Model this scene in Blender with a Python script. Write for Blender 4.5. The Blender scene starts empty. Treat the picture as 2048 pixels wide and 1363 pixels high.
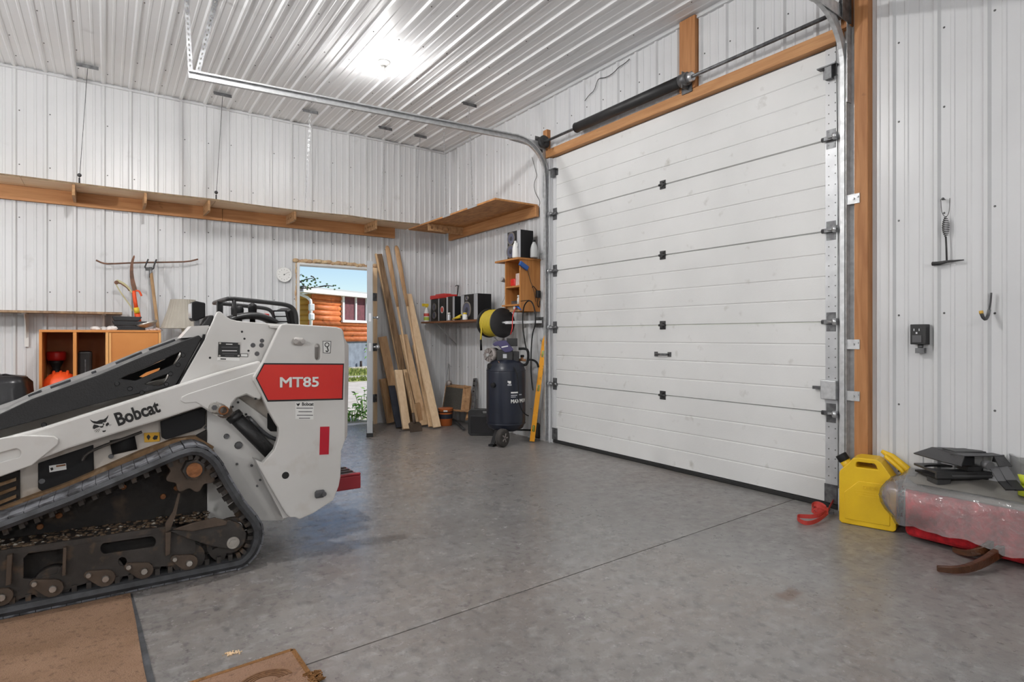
import bpy, bmesh, math, random
from math import sin, cos, pi, radians, sqrt, atan2
from mathutils import Vector, Matrix
from mathutils.geometry import delaunay_2d_cdt
random.seed(7)
S = bpy.context.scene
C = S.collection
R = radians

# ------------------------------------------------------------------ camera
F, CX, CY, H0, YAW = 1172.0, 1024.0, 672.0, 1.12, R(34.75)
CA, SA = cos(YAW), sin(YAW)
cam_d = bpy.data.cameras.new('camera'); cam = bpy.data.objects.new('camera', cam_d); C.objects.link(cam)
cam_d.sensor_width = 36.0; cam_d.sensor_fit = 'HORIZONTAL'
cam_d.lens = 36.0 * F / 2048.0
cam_d.shift_y = -(681.5 - CY) / 2048.0
cam_d.clip_start = 0.05; cam_d.clip_end = 300
cam.location = (0, 0, H0); cam.rotation_euler = (R(90), 0, -YAW)
S.camera = cam

# ------------------------------------------------------------------ world, sun, exposure
W = bpy.data.worlds.new('sky'); S.world = W; W.use_nodes = True
wn = W.node_tree.nodes; wl = W.node_tree.links; wn.clear()
wo = wn.new('ShaderNodeOutputWorld'); wb = wn.new('ShaderNodeBackground')
sk = wn.new('ShaderNodeTexSky'); sk.sky_type = 'NISHITA'; sk.sun_disc = False
sk.sun_elevation = R(52); sk.sun_rotation = R(200); sk.air_density = 1.0; sk.dust_density = .4; sk.ozone_density = 2.5
wl.new(sk.outputs[0], wb.inputs[0]); wb.inputs[1].default_value = 0.135
wl.new(wb.outputs[0], wo.inputs[0])
sun_d = bpy.data.lights.new('sun', 'SUN'); sun_d.energy = 6.0; sun_d.angle = R(0.6); sun_d.color = (1.0, 0.95, 0.88)
sun = bpy.data.objects.new('sun', sun_d); C.objects.link(sun)
sun.location = (0, 20, 20); sun.rotation_euler = Vector((-.78, .25, -.57)).to_track_quat('-Z', 'Y').to_euler()
BULB_W, FILL_FAR, FILL_BAY, FILL_SIDE = 14.0, 50.0, 80.0, 90.0  # the visible bulb first, then the added fill lamps out of frame
v = S.view_settings; v.view_transform = 'Standard'; v.look = 'None'; v.gamma = 1.0; v.use_curve_mapping = False
v.exposure = -0.08

# ------------------------------------------------------------------ pixel rays to places in the room
def ray(px, py):
    r = (px - CX) / F
    return SA + r * CA, CA - r * SA, (CY - py) / F
def onX(px, py, X):
    a, b, c = ray(px, py); t = X / a; return Vector((X, b * t, H0 + c * t))
def onY(px, py, Y):
    a, b, c = ray(px, py); t = Y / b; return Vector((a * t, Y, H0 + c * t))
def onZ(px, py, Z=0.0):
    a, b, c = ray(px, py); t = (Z - H0) / c; return Vector((a * t, b * t, Z))

# ------------------------------------------------------------------ materials
MATS = {}
def M(name, col=(.5, .5, .5), rough=.5, metal=0.0, col2=None, scale=6.0, stretch=(1, 1, 1), bump=0.0, bscale=40.0,
      spec=.5, alpha=1.0, trans=0.0, emit=None, estr=0.0, lo=.35, hi=.65, detail=4.0, rough2=None, coat=0.0,
      dirt=None, dscale=3.0, dlo=.55, dhi=.75, distort=0.0):
    m = bpy.data.materials.new(name); m.use_nodes = True; MATS[name] = m
    n = m.node_tree.nodes; l = m.node_tree.links; b = n['Principled BSDF']
    b.inputs['Base Color'].default_value = (*col, 1); b.inputs['Roughness'].default_value = rough
    b.inputs['Metallic'].default_value = metal; b.inputs['Specular IOR Level'].default_value = spec
    b.inputs['Alpha'].default_value = alpha; b.inputs['Transmission Weight'].default_value = trans
    b.inputs['Coat Weight'].default_value = coat
    if emit: b.inputs['Emission Color'].default_value = (*emit, 1); b.inputs['Emission Strength'].default_value = estr
    tc = n.new('ShaderNodeTexCoord'); mp = n.new('ShaderNodeMapping'); mp.inputs['Scale'].default_value = stretch
    l.new(tc.outputs['Object'], mp.inputs[0])
    last = None
    if col2:
        nz = n.new('ShaderNodeTexNoise'); nz.inputs['Scale'].default_value = scale; nz.inputs['Detail'].default_value = detail
        nz.inputs['Distortion'].default_value = distort
        l.new(mp.outputs[0], nz.inputs['Vector'])
        mr = n.new('ShaderNodeMapRange'); mr.inputs[1].default_value = lo; mr.inputs[2].default_value = hi
        l.new(nz.outputs['Fac'], mr.inputs[0])
        mx = n.new('ShaderNodeMix'); mx.data_type = 'RGBA'
        mx.inputs[6].default_value = (*col, 1); mx.inputs[7].default_value = (*col2, 1)
        l.new(mr.outputs[0], mx.inputs[0]); last = mx.outputs[2]
        if rough2 is not None:
            rr = n.new('ShaderNodeMapRange'); rr.inputs[3].default_value = rough; rr.inputs[4].default_value = rough2
            l.new(mr.outputs[0], rr.inputs[0]); l.new(rr.outputs[0], b.inputs['Roughness'])
    if dirt:
        nz = n.new('ShaderNodeTexNoise'); nz.inputs['Scale'].default_value = dscale; nz.inputs['Detail'].default_value = 8
        l.new(tc.outputs['Object'], nz.inputs['Vector'])
        mr = n.new('ShaderNodeMapRange'); mr.inputs[1].default_value = dlo; mr.inputs[2].default_value = dhi
        l.new(nz.outputs['Fac'], mr.inputs[0])
        mx = n.new('ShaderNodeMix'); mx.data_type = 'RGBA'
        if last: l.new(last, mx.inputs[6])
        else: mx.inputs[6].default_value = (*col, 1)
        mx.inputs[7].default_value = (*dirt, 1); l.new(mr.outputs[0], mx.inputs[0]); last = mx.outputs[2]
    if last: l.new(last, b.inputs['Base Color'])
    if bump:
        nb = n.new('ShaderNodeTexNoise'); nb.inputs['Scale'].default_value = bscale; nb.inputs['Detail'].default_value = 3
        l.new(mp.outputs[0], nb.inputs['Vector'])
        bp = n.new('ShaderNodeBump'); bp.inputs['Strength'].default_value = bump; bp.inputs['Distance'].default_value = .01
        l.new(nb.outputs['Fac'], bp.inputs['Height']); l.new(bp.outputs[0], b.inputs['Normal'])
    return m
def wood(name, a, b, axis, rough=.6, scale=9.0):
    st = [7.0, 7.0, 7.0]; st['xyz'.index(axis)] = .55
    return M(name, a, rough, col2=b, scale=scale * .5, stretch=st, bump=.25, bscale=9, lo=.3, hi=.7, detail=6, distort=.6,
             dirt=tuple(x * .45 for x in b), dscale=7, dlo=.69, dhi=.78)
M('steel_white', (.655, .663, .675), .33, col2=(.60, .608, .62), scale=1.3, dirt=(.42, .42, .42), dscale=5.5, dlo=.68, dhi=.9)
M('steel_ceiling', (.84, .848, .86), .42, col2=(.79, .798, .81), scale=1.1, dirt=(.46, .46, .46), dscale=4, dlo=.7, dhi=.92)
M('wall_core', (.5, .5, .5), .8)
M('door_white', (.73, .735, .73), .45, col2=(.67, .675, .67), scale=1.6, dirt=(.45, .44, .41), dscale=8, dlo=.64, dhi=.82, bump=.1, bscale=140)
M('galvanised', (.60, .61, .62), .4, metal=.55, col2=(.48, .49, .50), scale=30, rough2=.5)
M('stile_grey', (.56, .57, .585), .4, metal=.3, col2=(.48, .49, .505), scale=14)
M('galv_dark', (.20, .205, .21), .45, metal=.7, col2=(.10, .10, .105), scale=25)
M('zinc', (.62, .63, .65), .3, metal=.85)
M('dark_steel', (.035, .035, .038), .5, metal=.4, col2=(.07, .07, .07), scale=20)
M('black_matte', (.008, .008, .009), .6, spec=.35)
M('black_gloss', (.012, .012, .014), .25)
M('black_plastic', (.013, .013, .014), .45, col2=(.022, .022, .023), scale=9, bump=.12, bscale=200)
M('grey_plastic', (.09, .09, .095), .5)
M('rubber', (.030, .031, .034), .7, col2=(.065, .068, .075), scale=14, bump=.35, bscale=45)
M('screw', (.12, .12, .12), .5, metal=.5)
M('seal', (.02, .02, .02), .8)
M('foam', (.47, .30, .18), .9, col2=(.62, .47, .28), scale=14, bump=.8, bscale=20)
wood('pine_z', (.50, .235, .09), (.33, .13, .04), 'z')
wood('pine_y', (.56, .29, .12), (.40, .175, .06), 'y')
wood('pine_x', (.54, .27, .11), (.40, .17, .06), 'x')
wood('lumber', (.76, .54, .33), (.62, .41, .225), 'z')
wood('lumber_pale', (.86, .65, .43), (.74, .52, .31), 'z')
wood('lumber_old', (.58, .37, .20), (.42, .24, .115), 'z')
wood('lumber_dark', (.38, .25, .145), (.16, .095, .05), 'z')
wood('oak', (.50, .33, .18), (.36, .22, .11), 'z')
wood('brown_wood', (.115, .042, .016), (.06, .022, .009), 'y', rough=.35)
wood('ply', (.90, .69, .47), (.80, .57, .35), 'x')
M('osb', (.62, .30, .105), .7, col2=(.44, .19, .06), scale=26, stretch=(1, .35, 1), dirt=(.28, .12, .04), dscale=24, dlo=.66, dhi=.75, bump=.3, bscale=30)
M('ply_edge', (.30, .21, .12), .8, col2=(.18, .12, .07), scale=20)

# ------------------------------------------------------------------ mesh builder
class MB:
    def __init__(s): s.v = []; s.f = []; s.sm = []
    def add(s, vs, fs, smooth=False):
        o = len(s.v); s.v += [Vector(p) for p in vs]
        s.f += [tuple(i + o for i in f) for f in fs]; s.sm += [smooth] * len(fs); return s
    def bx(s, x0, x1, y0, y1, z0, z1, m=None):
        vs = [Vector((x, y, z)) for z in (z0, z1) for y in (y0, y1) for x in (x0, x1)]
        if m is not None: vs = [m @ p for p in vs]
        return s.add(vs, [(0, 2, 3, 1), (4, 5, 7, 6), (0, 1, 5, 4), (2, 6, 7, 3), (0, 4, 6, 2), (1, 3, 7, 5)])
    def box(s, c, d, m=None):
        vs = [Vector((x * d[0] / 2, y * d[1] / 2, z * d[2] / 2)) for z in (-1, 1) for y in (-1, 1) for x in (-1, 1)]
        if m is not None: vs = [m @ p for p in vs]
        c = Vector(c)
        return s.add([p + c for p in vs], [(0, 2, 3, 1), (4, 5, 7, 6), (0, 1, 5, 4), (2, 6, 7, 3), (0, 4, 6, 2), (1, 3, 7, 5)])
    def beam(s, p0, p1, w, t, up=(0, 0, 1)):
        p0 = Vector(p0); p1 = Vector(p1); d = (p1 - p0).normalized(); u = Vector(up)
        a = d.cross(u)
        if a.length < 1e-5: a = d.cross(Vector((1, 0, 0)))
        a.normalize(); b = a.cross(d).normalized(); a = a * (w / 2); b = b * (t / 2)
        vs = [p + i * a + j * b for p in (p0, p1) for j in (-1, 1) for i in (-1, 1)]
        return s.add(vs, [(0, 2, 3, 1), (4, 5, 7, 6), (0, 1, 5, 4), (2, 6, 7, 3), (0, 4, 6, 2), (1, 3, 7, 5)])
    def cyl(s, p0, p1, r, r1=None, seg=16, caps=True, smooth=True):
        p0 = Vector(p0); p1 = Vector(p1); r1 = r if r1 is None else r1; d = (p1 - p0).normalized()
        a = d.cross(Vector((0, 0, 1))); a = a if a.length > 1e-4 else d.cross(Vector((1, 0, 0))); a.normalize(); b = d.cross(a)
        vs = [p + (a * cos(2 * pi * i / seg) + b * sin(2 * pi * i / seg)) * q for p, q in ((p0, r), (p1, r1)) for i in range(seg)]
        s.add(vs, [(i, (i + 1) % seg, (i + 1) % seg + seg, i + seg) for i in range(seg)], smooth)
        if caps:
            o = len(s.v) - 2 * seg; s.f += [tuple(o + i for i in reversed(range(seg))), tuple(o + seg + i for i in range(seg))]; s.sm += [False] * 2
        return s
    def tube(s, pts, r, seg=8, closed=False, flat=None, up=None):
        pts = [Vector(p) for p in pts]; n = len(pts); rs = r if isinstance(r, (list, tuple)) else [r] * n
        o = len(s.v); pa = None
        for i, p in enumerate(pts):
            if closed: d = pts[(i + 1) % n] - pts[i - 1]
            else: d = pts[min(i + 1, n - 1)] - pts[max(i - 1, 0)]
            d.normalize()
            if up is not None: a = d.cross(Vector(up))
            elif pa is None:
                a = d.cross(Vector((0, 0, 1))); a = a if a.length > 1e-3 else d.cross(Vector((1, 0, 0)))
            else: a = pa - d * pa.dot(d)
            a.normalize(); pa = a; b = d.cross(a)
            for k in range(seg):
                t = 2 * pi * (k + (.5 if seg == 4 else 0)) / seg
                fa, fb = (flat if flat else (1, 1))
                s.v.append(p + (a * cos(t) * fa + b * sin(t) * fb) * rs[i])
        m = n if closed else n - 1
        for i in range(m):
            j = (i + 1) % n
            for k in range(seg):
                s.f.append((o + i * seg + k, o + i * seg + (k + 1) % seg, o + j * seg + (k + 1) % seg, o + j * seg + k)); s.sm.append(seg > 4)
        if not closed:
            s.f += [tuple(o + k for k in reversed(range(seg))), tuple(o + (n - 1) * seg + k for k in range(seg))]; s.sm += [False] * 2
        return s
    def lathe(s, prof, c=(0, 0, 0), m=None, seg=24, smooth=True, caps=True):
        c = Vector(c); o = len(s.v)
        for r, z in prof:
            for k in range(seg):
                p = Vector((r * cos(2 * pi * k / seg), r * sin(2 * pi * k / seg), z))
                s.v.append((m @ p if m is not None else p) + c)
        for i in range(len(prof) - 1):
            for k in range(seg):
                k2 = (k + 1) % seg
                s.f.append((o + i * seg + k, o + i * seg + k2, o + (i + 1) * seg + k2, o + (i + 1) * seg + k)); s.sm.append(smooth)
        if caps:
            e = o + (len(prof) - 1) * seg
            s.f += [tuple(o + k for k in reversed(range(seg))), tuple(e + k for k in range(seg))]; s.sm += [False] * 2
        return s
    def sphere(s, c, r, seg=14, rings=8, sc=(1, 1, 1)):
        prof = [(max(1e-4, r * sin(pi * i / rings)), -r * cos(pi * i / rings)) for i in range(rings + 1)]
        return s.lathe(prof, c, Matrix.Diagonal(sc), seg)
    def prism(s, poly, fn, w0, w1):
        """poly: list of 2-D points; fn(u, v, w) -> 3-D"""
        n = len(poly)
        vs = [fn(u, q, w) for w in (w0, w1) for u, q in poly]
        return s.add(vs, [tuple(reversed(range(n))), tuple(range(n, 2 * n))] + [(i, (i + 1) % n, (i + 1) % n + n, i + n) for i in range(n)])
    def plate(s, outer, holes, fn, w0, w1):
        """flat plate with real openings"""
        pts = []; faces = []
        for lp in [outer] + list(holes):
            lp = list(lp)
            o = len(pts); pts += [Vector((p[0], p[1])) for p in lp]; faces.append(list(range(o, o + len(lp))))
        vs, es, fs, *_ = delaunay_2d_cdt(pts, [], faces, 5, 1e-6)
        n = len(vs); area = 0
        tri = []
        for f in fs:
            a = sum(vs[f[i]].x * vs[f[(i + 1) % len(f)]].y - vs[f[(i + 1) % len(f)]].x * vs[f[i]].y for i in range(len(f)))
            tri.append(tuple(f) if a > 0 else tuple(reversed(f)))
        cnt = {}
        for f in tri:
            for i in range(len(f)): cnt[(f[i], f[(i + 1) % len(f)])] = 1
        side = [e for e in cnt if (e[1], e[0]) not in cnt]
        allv = [fn(p.x, p.y, w) for w in (w0, w1) for p in vs]
        return s.add(allv, [tuple(reversed(f)) for f in tri] + [tuple(i + n for i in f) for f in tri] + [(a, b, b + n, a + n) for a, b in side])
    def mesh(s, name, fix=True):
        me = bpy.data.meshes.new(name); me.from_pydata([tuple(p) for p in s.v], [], s.f); me.update()
        me.polygons.foreach_set('use_smooth', s.sm)
        if fix:
            bm = bmesh.new(); bm.from_mesh(me); bmesh.ops.recalc_face_normals(bm, faces=bm.faces); bm.to_mesh(me); bm.free()
        return me
def origin_of(o):
    return Vector(o.get('_base', (0, 0, 0)))
def obj(name, mb, mat, parent=None, bevel=0.0, seg=2, fix=True):
    """one mesh object from world-space geometry; top-level ones get their origin at their base"""
    me = mb.mesh(name, fix) if isinstance(mb, MB) else mb
    me.materials.append(MATS[mat] if isinstance(mat, str) else mat)
    o = bpy.data.objects.new(name, me); C.objects.link(o)
    if parent is not None:
        o.parent = parent; o.matrix_parent_inverse = Matrix.Translation(-origin_of(parent))
    else:
        xs = [p.co for p in me.vertices]
        lo = Vector([min(q[i] for q in xs) for i in range(3)]); hi = Vector([max(q[i] for q in xs) for i in range(3)])
        b = Vector(((lo.x + hi.x) / 2, (lo.y + hi.y) / 2, lo.z)); me.transform(Matrix.Translation(-b)); o.location = b; o['_base'] = tuple(b)
    if bevel:
        bv = o.modifiers.new('bevel', 'BEVEL'); bv.width = bevel; bv.segments = seg; bv.limit_method = 'ANGLE'; bv.angle_limit = R(35)
    return o
def tag(o, label, cat, group=None, kind=None):
    o['label'] = label; o['category'] = cat
    if group: o['group'] = group
    if kind: o['kind'] = kind
    return o
def thing(name, loc, label, cat, group=None, kind=None):
    o = bpy.data.objects.new(name, None); C.objects.link(o); o.empty_display_size = .1
    o.location = loc; o['_base'] = tuple(loc)
    return tag(o, label, cat, group, kind)
def dup(root, off, label=None):
    """copy of a thing with its parts and sub-parts, moved by off"""
    r = root.copy(); C.objects.link(r); r.location = root.location + Vector(off); r['_base'] = tuple(r.location)
    if label: r['label'] = label
    for ch in list(root.children):
        c = ch.copy(); C.objects.link(c); c.parent = r
        for g in ch.children:
            d = g.copy(); C.objects.link(d); d.parent = c
    return r
def text_mesh(txt, bold=.0, shear=0.0, spacing=1.0):
    cu = bpy.data.curves.new('t', 'FONT'); cu.body = txt; cu.bevel_depth = bold; cu.bevel_resolution = 0; cu.shear = shear; cu.space_character = spacing; cu.resolution_u = 3
    ob = bpy.data.objects.new('t', cu); me = bpy.data.meshes.new_from_object(ob); bpy.data.objects.remove(ob); return me
def lettering(name, txt, o, xd, yd, w, h, mat, parent, bold=.0, shear=0.0, lift=.001, spacing=1.0):
    """flat print: o = lower left corner, xd / yd = unit directions, w x h = size"""
    me = text_mesh(txt, bold, shear, spacing); vs = [p.co.copy() for p in me.vertices]
    x0 = min(p.x for p in vs); x1 = max(p.x for p in vs); y0 = min(p.y for p in vs); y1 = max(p.y for p in vs)
    o = Vector(o); xd = Vector(xd).normalized(); yd = Vector(yd).normalized(); nd = xd.cross(yd)
    for p in me.vertices:
        q = p.co; p.co = o + xd * ((q.x - x0) / (x1 - x0) * w) + yd * ((q.y - y0) / (y1 - y0) * h) + nd * (lift + q.z * .02)
    me.name = name; me.update()
    return obj(name, me, mat, parent)
def arc(c, r, a0, a1, n=8):
    return [(c[0] + r * cos(a0 + (a1 - a0) * i / n), c[1] + r * sin(a0 + (a1 - a0) * i / n)) for i in range(n + 1)]
def smooth(pts, it=2, closed=False):
    pts = [Vector(p) for p in pts]
    for _ in range(it):
        out = [] if closed else [pts[0]]
        m = len(pts) if closed else len(pts) - 1
        for i in range(m):
            a, b = pts[i], pts[(i + 1) % len(pts)]
            out += [a * .75 + b * .25, a * .25 + b * .75]
        if not closed: out.append(pts[-1])
        pts = out
    return pts
def resample(pts, step, closed=False):
    pts = [Vector(p) for p in pts]
    if closed: pts = pts + [pts[0]]
    out = [pts[0]]; acc = 0.0
    for a, b in zip(pts, pts[1:]):
        L = (b - a).length
        while acc + L >= step:
            t = (step - acc) / L; a = a + (b - a) * t; out.append(a); L = (b - a).length; acc = 0.0
        acc += L
    return out
XD, YL, HC = 3.87, 7.20, 3.67          # overhead-door wall, left wall, ceiling height
XM, YM = -4.6, -4.2                    # the walls behind the camera
DY0, DY1, DZ = 1.90, 4.83, 3.00        # overhead door opening
EX0, EX1, EZ = 1.90, 2.81, 1.975       # entry door opening
PITCH = .2286
# ------------------------------------------------------------------ the room shell
def profile(s0, s1, phase):
    """ribbed sheet: major rib every 9 inches, two low ribs between"""
    pts = []
    k0 = int(math.floor((s0 - phase) / PITCH)) - 1; k1 = int(math.ceil((s1 - phase) / PITCH)) + 1
    for k in range(k0, k1 + 1):
        c = phase + k * PITCH
        pts += [(c - .021, 0), (c - .0085, .017), (c + .0085, .017), (c + .021, 0)]
        for q in (1 / 3, 2 / 3):
            d = c + PITCH * q; pts += [(d - .013, 0), (d - .007, .0045), (d + .007, .0045), (d + .013, 0)]
    def at(s):
        for a, b in zip(pts, pts[1:]):
            if a[0] <= s <= b[0]: return a[1] + (b[1] - a[1]) * (s - a[0]) / max(1e-9, b[0] - a[0])
        return 0
    return [(s0, at(s0))] + [p for p in pts if s0 < p[0] < s1] + [(s1, at(s1))]
def sheet(parent, name, mat, s0, s1, z0, z1, phase, fn):
    pr = profile(s0, s1, phase); n = len(pr); mb = MB()
    mb.add([fn(s, h, z) for z in (z0, z1) for s, h in pr], [(i, i + 1, i + 1 + n, i + n) for i in range(n - 1)])
    return obj(name, mb, mat, parent, fix=False)
def cladding(parent, mat, s0, s1, z0, z1, phase, fn, gaps=()):
    """0.914 m wide sheets between s0 and s1, cut around openings (g0, g1, z below which it is open)"""
    w = PITCH * 4; k = math.floor((s0 - phase) / w); cuts = {s0, s1}
    while phase + k * w < s1:
        if phase + k * w > s0: cuts.add(phase + k * w)
        k += 1
    for g in gaps: cuts |= {g[0], g[1]}
    cuts = sorted(c for c in cuts if s0 <= c <= s1)
    for a, b in zip(cuts, cuts[1:]):
        if b - a < .004: continue
        zz = z0
        for g in gaps:
            if g[0] - 1e-6 <= a and b <= g[1] + 1e-6: zz = g[2]
        sheet(parent, 'steel_panel', mat, a, b, zz, z1, phase, fn)
def screws(parent, pts, nrm, r=.0065):
    mb = MB(); n = Vector(nrm)
    for p in pts: mb.cyl(Vector(p), Vector(p) + n * .004, r, r * .7, 6)
    o = obj('screw_heads', mb, 'screw', parent, fix=False); o['kind'] = 'stuff'; return o

# floor: four slabs parted by saw-cut joints over a dark bed
m = bpy.data.materials.new('concrete'); m.use_nodes = True; MATS['concrete'] = m
n = m.node_tree.nodes; l = m.node_tree.links; b = n['Principled BSDF']
tc = n.new('ShaderNodeTexCoord')
def noise(sc, det=6, dis=0.0, stretch=None):
    z = n.new('ShaderNodeTexNoise'); z.inputs['Scale'].default_value = sc; z.inputs['Detail'].default_value = det; z.inputs['Distortion'].default_value = dis
    z.inputs['Roughness'].default_value = .62
    if stretch:
        mp = n.new('ShaderNodeMapping'); mp.inputs['Scale'].default_value = stretch; l.new(tc.outputs['Object'], mp.inputs[0]); l.new(mp.outputs[0], z.inputs['Vector'])
    else: l.new(tc.outputs['Object'], z.inputs['Vector'])
    return z.outputs['Fac']
def rng(x, a, bb, c=0.0, d=1.0):
    z = n.new('ShaderNodeMapRange'); z.inputs[1].default_value = a; z.inputs[2].default_value = bb; z.inputs[3].default_value = c; z.inputs[4].default_value = d
    l.new(x, z.inputs[0]); return z.outputs[0]
def mix(f, a, bb):
    z = n.new('ShaderNodeMix'); z.data_type = 'RGBA'
    l.new(f, z.inputs[0])
    for i, q in ((6, a), (7, bb)):
        if isinstance(q, tuple): z.inputs[i].default_value = (*q, 1)
        else: l.new(q, z.inputs[i])
    return z.outputs[2]
c0 = mix(rng(noise(.9, 6), .36, .64), (.19, .182, .176), (.25, .245, .24))
c0 = mix(rng(noise(.5, 4), .42, .70, 0, .6), c0, (.25, .20, .168))
c0 = mix(rng(noise(4.5, 12, 0, (1, 1.6, 1)), .47, .70, 0, .38), c0, (.13, .126, .125))
c0 = mix(rng(noise(13, 12, 0, (1, 1.5, 1)), .50, .70, 0, .65), c0, (.33, .325, .32))
c0 = mix(rng(noise(20, 12, 0, (1.4, 1, 1)), .52, .66, 0, .7), c0, (.10, .095, .093))
c0 = mix(rng(noise(36, 6), .63, .70, 0, .75), c0, (.06, .058, .057))
c0 = mix(rng(noise(70, 3), .71, .76, 0, .6), c0, (.5, .48, .45))
# a brown spill near the joint
vm = n.new('ShaderNodeVectorMath'); vm.operation = 'DISTANCE'; sp_ = n.new('ShaderNodeMapping'); sp_.inputs['Scale'].default_value = (1, 2.2, 1)
nzv = n.new('ShaderNodeTexNoise'); nzv.inputs['Scale'].default_value = 14; l.new(tc.outputs['Object'], nzv.inputs['Vector'])
va = n.new('ShaderNodeVectorMath'); va.operation = 'MULTIPLY_ADD'; l.new(nzv.outputs['Color'], va.inputs[0]); va.inputs[1].default_value = (.1, .1, 0); l.new(tc.outputs['Object'], va.inputs[2])
l.new(va.outputs[0], sp_.inputs[0]); l.new(sp_.outputs[0], vm.inputs[0]); q_ = onZ(1578, 1187, 0); vm.inputs[1].default_value = (q_.x + .05, (q_.y + .05) * 2.2, 0)
c0 = mix(rng(vm.outputs['Value'], .10, .05, 0, .8), c0, (.12, .065, .04))
l.new(c0, b.inputs['Base Color'])
mm = n.new('ShaderNodeMath'); mm.operation = 'ADD'; l.new(rng(noise(11, 12), .32, .70, .04, .26), mm.inputs[0]); sx_ = n.new('ShaderNodeSeparateXYZ'); l.new(tc.outputs['Object'], sx_.inputs[0])
dst = rng(sx_.outputs[0], 1.9, 3.1, 0, .16)   # dusty, duller towards the overhead door
m2 = n.new('ShaderNodeMath'); m2.operation = 'ADD'; l.new(rng(noise(1.3, 5), .35, .65, .06, .12), m2.inputs[0]); l.new(dst, m2.inputs[1]); l.new(m2.outputs[0], mm.inputs[1])
l.new(mm.outputs[0], b.inputs['Roughness']); b.inputs['Specular IOR Level'].default_value = 1.0
bp = n.new('ShaderNodeBump'); bp.inputs['Strength'].default_value = .16; bp.inputs['Distance'].default_value = .01
l.new(noise(26, 9), bp.inputs['Height']); l.new(bp.outputs[0], b.inputs['Normal'])
floor = obj('floor', MB().bx(XM - .2, XD + .25, YM - .2, YL + .25, -.25, -.012), 'wall_core')
tag(floor, 'grey polished concrete floor with saw-cut joints', 'floor', kind='structure')
jy = lambda x: 2.045 + .0485 * (x - .619); g = .0035; JX = -1.5
for (xa, xb) in ((XM - .2, JX - g), (JX + g, XD + .25)):
    for top in (0, 1):
        q = [(xa, jy(xa) + g), (xb, jy(xb) + g), (xb, YL + .25), (xa, YL + .25)] if top else [(xa, YM - .2), (xb, YM - .2), (xb, jy(xb) - g), (xa, jy(xa) - g)]
        obj('concrete_slab', MB().prism(q, lambda u, w_, z: (u, w_, z), -.02, 0), 'concrete', floor)

# left wall (entry door), overhead-door wall, and the two walls behind the camera
wl_ = obj('wall_left', MB().plate([(XM - .2, 0), (XD + .25, 0), (XD + .25, HC + .2), (XM - .2, HC + .2)],
          [[(EX0 - .03, .0001), (EX1 + .03, .0001), (EX1 + .03, EZ + .03), (EX0 - .03, EZ + .03)]], lambda u, q, w: (u, w, q), YL + .02, YL + .17), 'wall_core')
tag(wl_, 'white ribbed steel wall with the open entry door', 'wall', kind='structure')
PX = 3.868 - PITCH * 40
cladding(wl_, 'steel_white', XM, XD, 0, HC, PX, lambda s, h, z: (s, YL - h, z), [(EX0 - .03, EX1 + .03, EZ + .05)])
screws(wl_, [(3.868 - PITCH * k + .035, YL, z + random.uniform(-.012, .012)) for k in range(1, 24) for z in (.35, 1.0, 1.55, 2.25, 2.75, 3.25)
             if not (EX0 - .05 < 3.868 - PITCH * k + .035 < EX1 + .05 and z < EZ + .05) and random.random() < .8], (0, -1, 0))
wr_ = obj('wall_right', MB().plate([(YM - .2, 0), (YL + .17, 0), (YL + .17, HC + .2), (YM - .2, HC + .2)],
          [[(DY0, .0001), (DY1, .0001), (DY1, DZ), (DY0, DZ)]], lambda u, q, w: (w, u, q), XD + .02, XD + .17), 'wall_core')
tag(wr_, 'white ribbed steel wall around the overhead door', 'wall', kind='structure')
PY = 4.785 - PITCH * 48
cladding(wr_, 'steel_white', YM, YL, 0, HC, PY, lambda s, h, z: (XD - h, s, z), [(DY0, DY1, DZ)])
screws(wr_, [(XD, 4.785 - PITCH * k - .035, z + random.uniform(-.012, .012)) for k in range(-10, 34) for z in (.32, .72, 1.25, 1.8, 2.4, 2.85, 3.35)
             if not (DY0 - .25 < 4.785 - PITCH * k < DY1 + .05 and z < DZ + .2) and random.random() < .75], (-1, 0, 0))
wf_ = obj('wall_front', MB().bx(XM - .2, XD + .25, YM - .17, YM - .02, 0, HC + .2), 'wall_core')
tag(wf_, 'white ribbed steel wall behind the camera', 'wall', kind='structure')
cladding(wf_, 'steel_white', XM, XD, 0, HC, PX, lambda s, h, z: (s, YM + h, z))
wk_ = obj('wall_rear', MB().bx(XM - .17, XM - .02, YM - .2, YL + .17, 0, HC + .2), 'wall_core')
tag(wk_, 'white ribbed steel wall at the far left out of view', 'wall', kind='structure')
cladding(wk_, 'steel_white', YM, YL, 0, HC, PY, lambda s, h, z: (XM + h, s, z))
ce_ = obj('ceiling', MB().bx(XM - .2, XD + .25, YM - .2, YL + .25, HC + .02, HC + .15), 'wall_core')
tag(ce_, 'white ribbed steel ceiling', 'ceiling', kind='structure')
cladding(ce_, 'steel_ceiling', XM, XD, YM, YL, PX, lambda s, h, z: (s, z, HC - h))
screws(ce_, [(3.868 - PITCH * k + .035, y + random.uniform(-.02, .02), HC) for k in range(1, 22) for y in (2.9, 3.5, 4.1, 4.7, 5.3, 5.9, 6.5, 6.95) if random.random() < .8], (0, 0, -1), .006)
# closure flashing between walls and ceiling
t = obj('trim_1', MB().bx(XM, XD, YL - .024, YL - .0185, HC - .032, HC - .018).bx(XM, XD, YL - .024, YL, HC - .036, HC - .031), 'steel_white')
tag(t, 'narrow steel flashing along the top of the left wall', 'trim', kind='structure')
t = obj('trim_2', MB().bx(XD - .03, XD - .0185, YM, YL, HC - .032, HC - .018).bx(XD - .03, XD, YM, YL, HC - .036, HC - .031), 'steel_white')
tag(t, 'narrow steel flashing along the top of the overhead-door wall', 'trim', kind='structure')
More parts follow.
